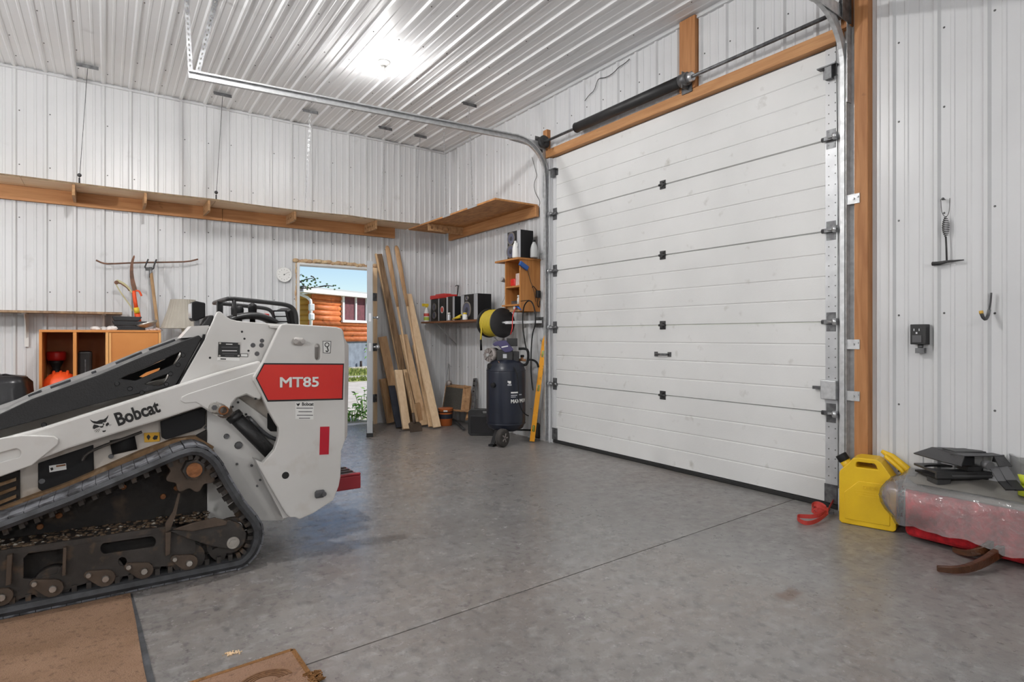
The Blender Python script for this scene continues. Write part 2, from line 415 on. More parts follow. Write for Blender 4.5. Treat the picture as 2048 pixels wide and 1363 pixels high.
# timbers around the overhead door
def timber(name, lab, x0, x1, y0, y1, z0, z1, mat):
    o = obj(name, MB().bx(x0, x1, y0, y1, z0, z1), mat, bevel=.004); return tag(o, lab, 'trim', kind='structure')
timber('trim_3', 'tall wooden post right of the overhead door', XD - .06, XD + .02, 1.695, 1.775, 0, HC, 'pine_z')
timber('trim_4', 'wooden header board above the overhead door', XD - .045, XD + .02, 1.86, 4.90, 3.00, 3.085, 'pine_y')
timber('trim_5', 'short wooden block holding the torsion spring', XD - .05, XD + .02, 2.975, 3.13, 3.087, HC - .01, 'pine_z')
timber('trim_6', 'white steel jamb flashing left of the overhead door', XD - .03, XD + .02, 4.84, 4.90, 0, 2.997, 'steel_white')
timber('trim_7', 'wooden block under the left cable drum', XD - .05, XD + .02, 4.86, 4.93, 3.09, 3.30, 'pine_z')
timber('trim_8', 'wooden block under the right cable drum', XD - .05, XD + .02, 1.80, 1.86, 3.06, 3.36, 'pine_z')
# raw entry-door surround
o = obj('trim_9', MB().bx(EX0 - .03, EX0, YL - .03, YL + .17, 0, EZ + .02), 'door_white'); tag(o, 'white jamb left of the entry door', 'trim', kind='structure')
mb = MB()
for i in range(26):
    x = EX0 - .04 + i * (EX1 - EX0 + .08) / 25
    mb.sphere((x, YL - .004 + random.uniform(-.006, .006), EZ + .045 + random.uniform(-.012, .012)), random.uniform(.026, .036), 8, 5, (1.3, .8, .8))
for i in range(30):
    mb.sphere((EX0 - .035 + random.uniform(-.006, .006), YL - .006, .05 + i * .066), random.uniform(.011, .017), 8, 5, (.8, .9, 2.6))
o = obj('trim_10', mb, 'foam'); tag(o, 'ragged tan foam bead over the entry door', 'trim', kind='structure')
o = obj('trim_11', MB().bx(EX0, EX1, YL - .02, YL + .17, EZ - .0, EZ + .025), 'door_white'); tag(o, 'grey head jamb of the entry door', 'trim', kind='structure')
o = obj('trim_12', MB().bx(EX1, EX1 + .05, YL - .05, YL + .17, 0, EZ + .02), 'lumber_pale'); tag(o, 'bare wooden hinge jamb of the entry door', 'trim', kind='structure')

# ------------------------------------------------------------------ entry door leaf, swung into the room
d1 = thing('door_1', (EX1, YL, 0), 'grey steel entry door standing open into the garage', 'door', kind='structure')
hp = Vector((2.735, 7.16, 0)); ep = Vector((2.382, 6.255, 0)); dd = (ep - hp).normalized(); nn = Vector((-dd.y, dd.x, 0))
if nn.x < 0: nn = -nn
Md = Matrix(((dd.x, nn.x, 0, hp.x), (dd.y, nn.y, 0, hp.y), (0, 0, 1, 0), (0, 0, 0, 1))); LW = (ep - hp).length
M('door_grey', (.42, .44, .46), .45, col2=(.36, .38, .4), scale=3)
obj('leaf', MB().bx(0, LW, 0, .062, .02, EZ - .02, Md), 'door_grey', d1, bevel=.003)
obj('door_sweep', MB().bx(0, LW + .004, -.006, .066, .004, .045, Md), 'seal', d1)
for z in (1.33, 1.0):
    k = obj('knob', MB().cyl(Md @ Vector((LW - .07, .062, z)), Md @ Vector((LW - .07, .10, z)), .012, seg=10).sphere(Md @ Vector((LW - .07, .115, z)), .026 if z < 1.2 else .02, 12, 8), 'zinc', d1)
    obj('latch_plate', MB().bx(LW, LW + .002, .02, .045, z - .045, z + .045, Md), 'zinc', d1)
for z in (.33, .98, 1.62):
    obj('hinge', MB().cyl((EX1 + .005, YL - .06, z - .05), (EX1 + .005, YL - .06, z + .05), .008, seg=8).bx(EX1 - .01, EX1 + .045, YL - .056, YL - .05, z - .05, z + .05), 'galv_dark', d1)
# ------------------------------------------------------------------ overhead door
d2 = thing('door_2', (XD, (DY0 + DY1) / 2, 0), 'large white sectional overhead door', 'garage door', kind='structure')
SZ = [.035, .622, 1.213, 1.805, 2.40, 2.992]; XF = XD + .004
for z0, z1 in zip(SZ, SZ[1:]):
    pr = [(XF + .012, z0 + .001), (XF, z0 + .006)]
    for q in (.25, .5, .75):
        zc = z0 + (z1 - z0) * q; pr += [(XF, zc - .007), (XF + .005, zc - .002), (XF + .005, zc + .002), (XF, zc + .007)]
    pr += [(XF, z1 - .006), (XF + .012, z1 - .001), (XF + .045, z1 - .001), (XF + .045, z0 + .001)]
    sec = obj('door_section', MB().prism(pr, lambda u, q, w: (u, w, q), DY0 + .004, DY1 - .004), 'door_white', d2)
    for ya, yb in ((DY0 + .004, DY0 + .082), (DY1 - .06, DY1 - .004)):
        obj('end_stile', MB().bx(XF - .003, XF + .001, ya, yb, z0 + .004, z1 - .004), 'stile_grey' if ya < 3 and z0 < 1.9 else 'steel_white', sec)
    mb = MB()
    for k in range(9):
        for dy in (.018, .06):
            z = z0 + .04 + k * .064 + random.uniform(-.01, .01); mb.cyl((XF - .003, DY0 + dy, z), (XF - .005, DY0 + dy, z), .004, seg=6)
    o = obj('stile_rivets', mb, 'screw', sec, fix=False); o['kind'] = 'stuff'
obj('bottom_seal', MB().bx(XF + .002, XF + .04, DY0 + .004, DY1 - .004, .002, .036), 'seal', d2, bevel=.006)
def hinge(y, z, side=0):
    mb = MB().bx(XF - .005, XF, y - .03, y + .03, z + .004, z + .036).bx(XF - .005, XF, y - .03, y + .03, z - .036, z - .004)
    mb.cyl((XF - .011, y - .034, z), (XF - .011, y + .034, z), .010, seg=10).bx(XF - .018, XF, y - .012, y + .012, z - .02, z + .02)
    for dy in (-.02, .02): mb.cyl((XF - .005, y + dy, z + .026), (XF - .010, y + dy, z + .026), .005, seg=6).cyl((XF - .005, y + dy, z - .026), (XF - .010, y + dy, z - .026), .005, seg=6)
    return obj('hinge', mb, 'dark_steel', d2)
for z in SZ[1:5]: hinge(3.345, z)
def roller_hinge(y, z, s):
    mb = MB().bx(XF - .005, XF, y - .03, y + .03, z + .004, z + .062).bx(XF - .005, XF, y - .03, y + .03, z - .062, z - .004)
    mb.cyl((XF - .02, y - .05, z), (XF - .02, y + .05, z), .015, seg=10).bx(XF - .036, XF, y - .03, y + .03, z - .012, z + .012)
    h = obj('roller_hinge', mb, 'galv_dark', d2)
    obj('roller', MB().cyl((XF - .045, y + s * .035, z), (XF - .045, y + s * .06, z), .023, seg=14).cyl((XF - .045, y, z), (XF - .045, y + s * .06, z), .006, seg=8), 'zinc', h)
for z in SZ[1:5]:
    roller_hinge(DY0 + .045, z, -1); roller_hinge(DY1 - .04, z, 1)
for y, s in ((DY0 + .045, -1), (DY1 - .04, 1)):
    mb = MB().bx(XF - .006, XF, y - .05, y + .05, 2.80, 2.86).bx(XF - .05, XF, y - .05, y + .07 * -s if s < 0 else y + .05, 2.86, 2.868).bx(XF - .045, XF - .012, y - .022, y + .022, 2.78, 2.86)
    obj('top_bracket', mb, 'galv_dark', d2)
    obj('bottom_bracket', MB().bx(XF - .01, XF, y - .04, y + .04, .04, .16), 'galv_dark', d2)
hz = onX(1327, 708, XD).z
obj('pull_handle', MB().tube([(XF, 3.41, hz), (XF - .03, 3.40, hz), (XF - .032, 3.345, hz), (XF - .03, 3.29, hz), (XF, 3.28, hz)], .009, 8)
    .bx(XF - .006, XF, 3.40, 3.435, hz - .02, hz + .02).bx(XF - .006, XF, 3.255, 3.29, hz - .02, hz + .02), 'galv_dark', d2)
lz = onX(1682, 778, XD).z
lk = obj('slide_lock', MB().bx(XF - .035, XF, DY0 + .0, DY0 + .10, lz - .07, lz + .055), 'galvanised', d2, bevel=.006)
obj('lock_bolt', MB().bx(XF - .028, XF - .012, DY0 + .10, DY0 + .155, lz - .008, lz + .012), 'galv_dark', lk)

# ------------------------------------------------------------------ tracks
def sweep(mb, path, prof, side, closed=False):
    """profile (a along side, b along the in-plane normal) swept along path"""
    path = [Vector(p) for p in path]; side = Vector(side); k = len(prof); o = len(mb.v); n = len(path)
    for i, p in enumerate(path):
        d = (path[(i + 1) % n if closed else min(i + 1, n - 1)] - path[i - 1 if (closed or i) else 0]).normalized(); nr = side.cross(d)
        for a, b_ in prof: mb.v.append(p + side * a + nr * b_)
    for i in range(n if closed else n - 1):
        j = (i + 1) % n
        for q in range(k):
            mb.f.append((o + i * k + q, o + i * k + (q + 1) % k, o + j * k + (q + 1) % k, o + j * k + q)); mb.sm.append(False)
    if not closed: mb.f += [tuple(o + q for q in reversed(range(k))), tuple(o + (n - 1) * k + q for q in range(k))]; mb.sm += [False] * 2
    return mb
def channel(w=.056, d=.026, t=.004):
    return [(-w / 2, d / 2), (-w / 2, -d / 2), (-w / 2 + .012, -d / 2), (-w / 2 + .012, -d / 2 + t), (-w / 2 + t, -d / 2 + t), (-w / 2 + t, d / 2 - t),
            (w / 2 - t, d / 2 - t), (w / 2 - t, -d / 2 + t), (w / 2 - .012, -d / 2 + t), (w / 2 - .012, -d / 2), (w / 2, -d / 2), (w / 2, d / 2)]
def track(y, s, label, endx, endz):
    t = thing('door_track', (XD - .05, y, 0), label, 'door track', 'overhead door tracks')
    XT = XD - .055; r = .36; zb = 2.78
    obj('vertical_track', sweep(MB(), [(XT, y, .02), (XT, y, zb)], [(b_, a) for a, b_ in channel()], (0, s, 0)), 'galvanised', t)
    cu = [(XT - r + r * cos(a), y, zb + r * sin(a)) for a in [pi / 2 * i / 12 for i in range(13)]]
    obj('curved_track', sweep(MB(), cu, [(b_, a) for a, b_ in channel()], (0, s, 0)), 'galvanised', t)
    obj('horizontal_track', sweep(MB(), [(XT - r, y, zb + r), (endx, y, endz)], [(b_, a) for a, b_ in channel(.06, .03)], (0, s, 0)), 'galvanised', t)
    obj('track_angle', MB().bx(XT - .02, XD - .018, y + s * .016, y + s * .02, .05, 2.95).bx(XD - .024, XD - .018, y + s * .016, y + s * .05, .05, 2.95), 'galvanised', t)
    mb = MB().prism([(XT - r - .1, zb + r - .035), (XD - .02, zb + r - .06), (XD - .02, zb + r + .02), (XT - r - .1, zb + r + .03)], lambda u, q, w: (u, w, q), y + s * .0205, y + s * .0245)
    mb.bx(XD - .08, XD - .02, y + s * .025, y + s * .029, zb - .2, zb + r)
    obj('flag_bracket', mb, 'galvanised', t)
    for z in (.75, 1.07, 1.97):
        mb = MB().bx(XT + .01, XD - .062, y + s * .02, y + s * .07, z - .028, z - .022).bx(XD - .066, XD - .0605, y + s * .02, y + s * .095, z - .03, z + .03)
        mb.cyl((XD - .066, y + s * .06, z), (XD - .075, y + s * .06, z), .007, seg=6).cyl((XD - .066, y + s * .085, z + .01), (XD - .073, y + s * .085, z + .01), .006, seg=6)
        obj('jamb_bracket', mb, 'galvanised', t)
    obj('lift_cable', MB().tube([(XF - .03, y - s * .05, .15), (XF - .035, y - s * .045, 1.6), (XD - .1, y - s * .03, 3.12)], .0022, 5), 'galv_dark', t)
    return t
TL = track(4.865, 1, 'galvanised door track bending back along the left side under the ceiling', .50, 3.035)
track(1.835, -1, 'galvanised door track beside the tall wooden post', .6, 3.06)
# perforated hangers at the end of the left track
def perforated(name, p0, p1, w, parent, side, n, mat='galvanised', flange=None):
    p0 = Vector(p0); p1 = Vector(p1); d = p1 - p0; L = d.length; d.normalize(); sd = Vector(side); nr = d.cross(sd)
    holes = [[(L * (k + .5) / n + .006 * sx * (1 if abs(sx * sy) else 1), w / 2 + .005 * sy) for sx, sy in ((-1.4, -1), (1.4, -1), (1.4, 1), (-1.4, 1))] for k in range(n)]
    mb = MB().plate([(0, 0), (L, 0), (L, w), (0, w)], holes, lambda u, q, h: p0 + d * u + sd * q + nr * h, 0, .003)
    if flange: mb.plate([(0, 0), (L, 0), (L, w), (0, w)], holes, lambda u, q, h: p0 + d * u + nr * q * flange + sd * h, 0, .003)
    return obj(name, mb, mat, parent)
perforated('hanger_angle', (.53, 4.885, 3.05), (.50, 4.885, HC - .018), .032, TL, (-1, 0, 0), 16, 'galv_dark', flange=-1)
perforated('hanger_angle', (.54, 4.90, 3.05), (.665, 4.90, HC - .018), .034, TL, (1, 0, .1), 16, 'galv_dark')

# ------------------------------------------------------------------ torsion spring
ts = thing('torsion_spring', (XD - .1, 3.4, 3.15), 'black covered torsion spring on a steel shaft above the overhead door', 'torsion spring')
XS, ZS = 3.77, 3.15
obj('shaft', MB().cyl((XS, 1.80, ZS), (XS, 4.93, ZS), .0135, seg=12), 'galv_dark', ts)
obj('spring_cover', MB().cyl((XS, 3.08, ZS), (XS, 4.33, ZS), .047, seg=20).cyl((XS, 4.33, ZS), (XS, 4.335, ZS), .05, seg=20), 'black_plastic', ts)
bk = obj('centre_bracket', MB().bx(XS - .03, XD - .05, 3.035, 3.042, ZS - .07, ZS + .06).bx(XD - .056, XD - .05, 3.0, 3.1, ZS - .09, ZS + .07).cyl((XS, 3.0, ZS), (XS, 3.075, ZS), .05, seg=16), 'galv_dark', ts)
obj('winding_cone', MB().cyl((XS, 2.955, ZS), (XS, 3.0, ZS), .032, .04, seg=12), 'zinc', bk)
for y, s in ((4.875, 1), (1.845, -1)):
    dr = obj('cable_drum', MB().lathe([(.03, -.04), (.062, -.04), (.062, -.03), (.05, -.024), (.05, .02), (.068, .028), (.068, .04), (.03, .04)], (XS, y, ZS), Matrix.Rotation(R(90), 3, 'X'), 20), 'dark_steel', ts)
    obj('end_bearing_plate', MB().bx(XS - .06, XD - .05, y + s * .045, y + s * .05, ZS - .085, ZS + .075), 'galv_dark', ts)

# ------------------------------------------------------------------ ceiling lamps (the visible one, plus unseen ones added to brighten the room)
M('porcelain', (.8, .8, .78), .3)
for nm_, w_, ar_ in (('bulb_glow', BULB_W, .0075), ('fill_glow_strong', FILL_FAR, .0154), ('fill_glow_bay', FILL_BAY, .0075), ('fill_glow_side', FILL_SIDE, .0154)): M(nm_, (1, 1, 1), .4, emit=(1.0, .98, .96), estr=w_ / (pi * ar_))  # all but the first glow belong to added fill lamps
def lamp(x, y, label, glow='fill_glow_strong', drop=0.0):
    t = thing('ceiling_lamp', (x, y, HC - .19 - drop), label, 'ceiling lamp', 'bare bulb ceiling lamps'); zc = HC - drop
    obj('lamp_base', MB().lathe([(.058, 0), (.056, -.014), (.04, -.024), (.034, -.036), (.030, -.045)], (x, y, HC - .0005)), 'porcelain', t)
    if drop:
        obj('cord', MB().cyl((x, y, HC - .045), (x, y, zc), .004, seg=6), 'black_matte', t); obj('socket', MB().lathe([(.02, 0), (.024, -.02), (.022, -.05)], (x, y, zc)), 'porcelain', t)
    a = Matrix.Rotation(R(12), 3, 'Y') @ Matrix.Rotation(R(-8), 3, 'X')
    if drop: obj('bulb', MB().lathe([(.013, -.03), (.016, -.05), (.030, -.075), (.036, -.10), (.034, -.125), (.022, -.145), (.004, -.152)], (x, y, zc - .02), a, 20), glow, t)
    else:   # LED bulb: opaque collar above, glowing dome below
        obj('bulb_collar', MB().lathe([(.013, -.03), (.018, -.05), (.030, -.085), (.0345, -.10)], (x, y, zc - .02), a, 20), 'porcelain', t)
        obj('bulb_dome', MB().lathe([(.0345, -.10), (.036, -.112), (.034, -.135), (.022, -.155), (.004, -.162)], (x, y, zc - .02), a, 20), glow, t)
    if not drop: obj('pull_chain', MB().tube([(x + .035, y, HC - .04), (x + .05, y, HC - .06), (x + .05, y - .01, HC - .13)], .003, 5), 'zinc', t)
    return t
lamp(2.126, 5.152, 'bare white bulb lamp glowing on the ceiling', 'bulb_glow')
for x, y, q in ((-2.2, 4.6, 'beyond the loader'), (-2.6, .2, 'beside the camera spot'), (1.3, -1.9, 'near the front wall'), (-2.2, -2.4, 'in the back corner')):  # pendants added out of frame to brighten the ceiling and walls
    lamp(x, y, 'unseen pendant fill lamp added ' + q, 'fill_glow_side' if y > 3 else 'fill_glow_strong', drop=1.25)
lamp(.4, 3.4, 'unseen ceiling fill lamp added right above the loader', 'fill_glow_bay')  # added out of frame to light the middle floor and overhead door

# ------------------------------------------------------------------ loft shelves under the ceiling
ZD = 2.53
ls = thing('loft_shelf', (1.0, 7.0, 2.38), 'long plywood loft shelf running along the left wall', 'loft shelf')
def deck(name, x0, x1, sag, mat, parent):
    n_ = 8; mb = MB(); vs = []
    for i in range(n_ + 1):
        x = x0 + (x1 - x0) * i / n_; q = -sag * sin(pi * i / n_)
        vs += [(x, 6.765, ZD + q), (x, YL - .02, ZD), (x, YL - .02, ZD + .016), (x, 6.765, ZD + .016 + q)]
    fs = [(0, 1, 2, 3), tuple(n_ * 4 + k for k in (3, 2, 1, 0))]
    for i in range(n_):
        for k in range(4): fs.append((i * 4 + k, i * 4 + (k + 1) % 4, i * 4 + 4 + (k + 1) % 4, i * 4 + 4 + k))
    o = obj(name, mb.add(vs, fs), mat, parent)
    obj('deck_edge', MB().tube([(x0 + (x1 - x0) * i / n_, 6.764, ZD + .008 - sag * sin(pi * i / n_)) for i in range(n_ + 1)], .0095, 4), 'ply_edge', o)
xs = [-2.6, -.62, .945, 2.35, 3.27]
for x0, x1, sg in zip(xs, xs[1:], (.0, .005, .012, .008)): deck('deck_board', x0 + .002, x1 - .002, sg, 'ply', ls)
for x0, x1 in ((-2.6, 1.06), (1.063, 3.10)): obj('ledger_board', MB().bx(x0, x1, YL - .058, YL - .02, ZD - .135, ZD - .001), 'pine_x', ls, bevel=.003)
M('osb_joist', (.50, .29, .14), .8, col2=(.34, .18, .08), scale=30)
def joist(x, holes, parent, h=.105):
    hs = []
    for k in range(holes):
        y = 6.80 + k * .072; hs.append([(y + .013 * cos(a), ZD - h * .55 + .017 * sin(a)) for a in [2 * pi * i / 8 for i in range(8)]])
    mb = MB().plate([(6.772, ZD - .002), (6.772, ZD - h), (6.80, ZD - h - .012), (YL - .06, ZD - h), (YL - .06, ZD - .002)], hs, lambda u, q, w: (w, u, q), x - .011, x + .011)
    return obj('joist', mb, 'osb_joist', parent)
for px, nh in ((147, 0), (291, 0), (418, 5), (590, 5), (752, 5)): joist(onY(px, 430, 6.78).x, nh, ls)
lc = thing('loft_shelf', (3.6, 6.0, 2.38), 'short orange-brown strand board loft shelf in the corner by the overhead door', 'loft shelf')
for y0, y1 in ((5.06, 6.22), (6.225, 7.17)): obj('deck_board', MB().bx(3.30, XD - .02, y0, y1, ZD - .002, ZD + .016), 'osb', lc)
obj('ledger_board', MB().bx(XD - .06, XD - .02, 5.04, 7.0, ZD - .12, ZD - .003), 'pine_y', lc, bevel=.003)
mb = MB().plate([(3.31, ZD - .004), (3.31, ZD - .09), (XD - .06, ZD - .10), (XD - .06, ZD - .004)],
    [[(3.36 + k * .075 + .016 * cos(a), ZD - .05 + .02 * sin(a)) for a in [2 * pi * i / 8 for i in range(8)]] for k in range(4)], lambda u, q, w: (u, w, q), 6.60, 6.62)
obj('joist', mb, 'osb_joist', lc)
for ya_, yb_ in ((5.42, 5.62), (6.02, 6.2)): obj('steel_bracket', MB().bx(3.296, 3.300, ya_, yb_, ZD - .004, ZD + .02), 'zinc', lc)
# chains that hang the shelves from slotted angles on the ceiling
def chain(x, y, x2, y2, wire, label):
    t = thing('hanging_chain', (x2, y2, ZD + .016), label, 'chain', 'chains holding the loft shelves')
    if x < 3.2 or y > 6.5: q = perforated('ceiling_angle', (x - .085, y - .018, HC - .019), (x + .085, y - .018, HC - .019), .036, t, (0, 1, 0), 5, 'galv_dark')
    else: q = perforated('ceiling_angle', (x - .085, y - .018, HC - .019), (x + .085, y - .018, HC - .019), .04, t, (0, 1, 0), 5, 'galv_dark')
    q2 = MB().bx(x - .085, x + .085, y - .02, y - .017, HC - .05, HC - .019)
    obj('angle_lip', q2, 'galv_dark', q)
    top = Vector((x, y, HC - .045)); bot = Vector((x2, y2, ZD + .016)); d = bot - top; L = d.length; d.normalize()
    if wire:
        obj('wire', MB().tube([top, bot + Vector((0, 0, .03))], .0026, 5), 'galv_dark', t)
        obj('turnbuckle', MB().cyl(bot, bot + Vector((0, 0, .05)), .007, seg=8).sphere(bot + Vector((.0, 0, .075)), .018, 8, 6), 'dark_steel', t)
    else:
        mb = MB(); k = int(L / .026); a1 = Vector((1, 0, 0)); a2 = Vector((0, 1, 0))
        for i in range(k):
            c = top + d * (L * (i + .5) / k); a = a1 if i % 2 else a2
            mb.tube([c + d * (.017 * cos(2 * pi * j / 8)) + a * (.0085 * sin(2 * pi * j / 8)) for j in range(8)], .0024, 4, closed=True)
        o = obj('chain_links', mb, 'zinc', t, fix=False); o['kind'] = 'stuff'
chain(-.138, 6.77, -.20, 6.79, True, 'thin wire hanger leftmost along the plywood loft shelf')
chain(1.005, 6.756, .95, 6.79, True, 'thin wire hanger over the joint of the plywood loft shelf')
chain(1.888, 6.702, 1.86, 6.79, False, 'thin chain hanging left of the ceiling bulb by the left wall')
chain(2.789, 6.726, 2.76, 6.79, False, 'thin chain hanging between the bulb and the room corner')
chain(3.262, 6.74, 3.22, 6.79, False, 'thin chain hanging right at the corner of the two loft shelves')
chain(3.264, 6.117, 3.305, 6.12, False, 'thin chain on the middle of the strand board loft shelf')
chain(3.255, 5.514, 3.305, 5.52, False, 'thin chain nearest the overhead door on the strand board loft shelf')

# ------------------------------------------------------------------ things on the wall right of the overhead door
def wp(px, py, off=.03): return onX(px, py, XD - off)
ch = thing('chipping_hammer', wp(1895, 520), 'black chipping hammer with a coiled spring handle hung on a nail', 'hammer')
p = lambda x, y: wp(1780 + x * .2495, 380 + y * .2495)
obj('head', MB().tube([p(340, 590), p(400, 586), p(455, 572), p(520, 566), p(592, 559)], [.0155, .0145, .010, .007, .004], 6, flat=(1, .8)), 'dark_steel', ch)
obj('shank', MB().tube([p(455, 575), p(452, 470), p(447, 372)], .0048, 8), 'dark_steel', ch)
a = p(447, 372); b_ = p(446, 212); hx = []
for i in range(160):
    t_ = i / 159; c = a + (b_ - a) * t_; r_ = .004 + .0125 * sin(pi * min(1, t_ * 1.02)) ** .8 if 0 < t_ < .98 else .004
    hx.append(c + Vector((r_ * cos(t_ * 2 * pi * 11), r_ * sin(t_ * 2 * pi * 11), 0)))
obj('spring_grip', MB().tube(hx, .0023, 5), 'dark_steel', ch)
obj('hanging_wire', MB().tube(smooth([p(408, 72), p(412, 170), p(430, 205), p(446, 214), p(462, 205), p(476, 170), p(480, 64)], 2), .0016, 5), 'dark_steel', ch)
nl = p(424, 70); obj('nail', MB().cyl(nl, nl + Vector((.034, 0, 0)), .003, seg=6).sphere(nl, .008, 8, 6), 'galv_dark', ch)
hk = thing('wall_hook', wp(1975, 620), 'steel utility hook with a worn yellow tip', 'hook')
obj('backplate', MB().tube([p(812, 822), p(806, 900), p(792, 985)], .0105, 6, flat=(1, .35)), 'galv_dark', hk, bevel=.001)
q = lambda x, y, o: onX(1780 + x * .2495, 380 + y * .2495, XD - o)
obj('hook_arm', MB().tube(smooth([q(795, 960, .035), q(785, 1010, .05), q(765, 1038, .07), q(745, 1020, .085), q(732, 985, .09)], 2), .0085, 8), 'galv_dark', hk)
M('yellow_tip', (.65, .40, .08), .5)
obj('hook_tip', MB().tube([q(733, 990, .09), q(729, 966, .09)], .0095, 10), 'yellow_tip', hk)
ob = thing('power_outlet', wp(1840, 670), 'black surface-mounted power outlet box on the right wall', 'outlet')
x0 = p(180, 0).y; x1 = p(305, 0).y; z0 = p(240, 1236).z; z1 = p(240, 1075).z
bd = obj('box', MB().bx(XD - .062, XD - .004, x1, x0, z0, z1), 'black_plastic', ob, bevel=.003)
xm = (x0 + x1) / 2 + .006
mb = MB()
for dy, dz, w, h in ((.013, .026, .004, .013), (-.013, .026, .004, .013), (0, .008, .008, .010)): mb.box((XD - .0625, xm + dy, (z0 + z1) / 2 + .012 + dz - .012), (.002, w, h), None)
obj('socket_slots', mb, 'zinc', bd)
obj('cover_plate', MB().bx(XD - .0665, XD - .062, x1 + .02, x0 - .012, z0 + .012, (z0 + z1) / 2 - .005), 'grey_plastic', bd, bevel=.001)
obj('cable_clamp', MB().cyl((XD - .03, xm - .008, z0), (XD - .03, xm - .008, z0 - .022), .014, seg=10).bx(XD - .045, XD - .012, xm - .03, xm + .014, z0 - .05, z0 - .02), 'galv_dark', ob)

def wl2(px, py): return onX(px, py, XD - .02)
c4 = lambda x, y: wl2(1050 + x * .3418, y * .3418)
tag(obj('loose_wire', MB().tube(smooth([c4(350, 590), c4(375, 555), c4(405, 530), c4(420, 480), c4(432, 458), c4(480, 452), c4(525, 420), c4(545, 395), c4(585, 370), c4(612, 345)], 1), .0035, 5), 'dark_steel'), 'thin dark wire running up the wall above the torsion spring', 'wire')
c3 = lambda x, y: wl2(560 + x * .3082, 80 + y * .3082)
tag(obj('loose_wire', MB().tube(smooth([c3(1635, 760), c3(1660, 850), c3(1668, 885), c3(1645, 930), c3(1655, 990), c3(1690, 1050), c3(1680, 1075)], 2), .003, 5), 'dark_steel'), 'thin dark wire hanging beside the left door track', 'wire')
# ------------------------------------------------------------------ the compact track loader
M('loader_white', (.68, .67, .65), .38, col2=(.62, .61, .585), scale=3, dirt=(.50, .45, .39), dscale=5, dlo=.60, dhi=.85, coat=.15)
M('loader_white_dirty', (.62, .58, .53), .55, col2=(.50, .45, .39), scale=5, dirt=(.26, .18, .11), dscale=8, dlo=.56, dhi=.74)
M('loader_grey', (.48, .46, .44), .5, col2=(.38, .35, .33), scale=4)
M('hood_black', (.011, .011, .012), .42, col2=(.017, .017, .018), scale=5, bump=.15, bscale=160)
M('hood_top', (.17, .167, .163), .5, col2=(.12, .118, .115), scale=6, dirt=(.08, .08, .08), dscale=9, dlo=.5, dhi=.6)
M('frame_iron', (.060, .053, .049), .55, metal=.25, col2=(.036, .032, .029), scale=9, dirt=(.12, .08, .052), dscale=14, dlo=.56, dhi=.7, bump=.3, bscale=30)
M('rust_plate', (.11, .078, .057), .6, metal=.2, col2=(.07, .05, .037), scale=12, bump=.2, bscale=40)
M('rust', (.30, .12, .045), .85, col2=(.20, .08, .03), scale=40, bump=.5, bscale=60)
M('mud', (.27, .165, .085), .95, col2=(.17, .10, .05), scale=18, bump=.7, bscale=35, dirt=(.40, .30, .2), dscale=20)
M('mud_black', (.011, .010, .010), .75, col2=(.022, .018, .015), scale=8, dirt=(.06, .04, .027), dscale=9, dlo=.6, dhi=.75, bump=.4, bscale=30)
M('decal_red', (.72, .035, .022), .3, col2=(.62, .025, .02), scale=2)
M('decal_black', (.012, .012, .012), .4)
M('decal_white', (.80, .80, .78), .4)
M('decal_yellow', (.75, .42, .03), .45)
M('reflector_red', (.50, .012, .03), .25)
M('steel_bright', (.55, .53, .50), .35, metal=.8, col2=(.4, .37, .33), scale=20)
M('platform_red', (.33, .02, .03), .45)
M('lens_white', (.75, .78, .8), .15, coat=.5)
M('knob_red', (.55, .02, .02), .4)
YC = 3.55
M('gravel_dirt', (.13, .085, .05), .95, col2=(.07, .045, .028), scale=30, dirt=(.42, .39, .34), dscale=45, dlo=.57, dhi=.64)
M('rubber_worn', (.12, .125, .14), .75, col2=(.20, .205, .225), scale=22, dirt=(.05, .05, .055), dscale=16, dlo=.5, dhi=.62, bump=.4, bscale=50)
Y3 = lambda u, q, w: (u, w, q)
def pp(pts, Y):
    out = []
    for x, y in pts:
        p_ = onY(x, y, Y); out.append((p_.x, p_.z))
    return out
LD = thing('track_loader', (0, YC, 0), 'white and black compact track loader parked along the left', 'track loader')
def slab(name, pts, Y0, Y1, mat, parent=None, holes=(), bevel=0.0, mirror=False):
    """side plate traced at its own distance Y0 and made Y1-Y0 thick; mirrored onto the far side as a second part"""
    r = []
    pl = pp(pts, Y0); hl = [pp(h, Y0) for h in holes]
    for mm in ([0, 1] if mirror else [0]):
        a, b_ = (Y0, Y1) if not mm else (2 * YC - Y1, 2 * YC - Y0)
        mb = MB().plate(pl, hl, Y3, a, b_) if hl else MB().prism(pl, Y3, a, b_)
        r.append(obj(name, mb, mat, parent if parent is not None else LD, bevel=bevel))
    return r[0]
# hull between the tracks
hull = obj('hull', MB().prism(pp([(-330, 1100), (-330, 990), (0, 905), (300, 815), (470, 770), (590, 760), (600, 985), (596, 1028), (519, 1041), (430, 1045), (380, 1062), (100, 1120)], 3.29), Y3, 3.29, 3.81), 'loader_white_dirty', LD)
slab('hull_side_panel', [(414, 815), (470, 790), (560, 855), (565, 900), (528, 927), (578, 1033), (566, 1040), (521, 1041), (414, 1041)], 3.26, 3.288, 'loader_white', hull, bevel=.003)
slab('mud_guard', [(-140, 1100), (-140, 1075), (330, 905), (414, 860), (413, 1045), (330, 1062), (-140, 1140)], 3.255, 3.288, 'mud_black', hull)
slab('fender_ledge', [(-140, 1070), (-60, 1040), (0, 1016), (130, 968), (280, 903), (350, 878), (392, 872), (428, 893), (420, 908), (380, 890), (290, 925), (132, 990), (0, 1045), (-140, 1100)], 3.235, 3.30, 'mud', hull)
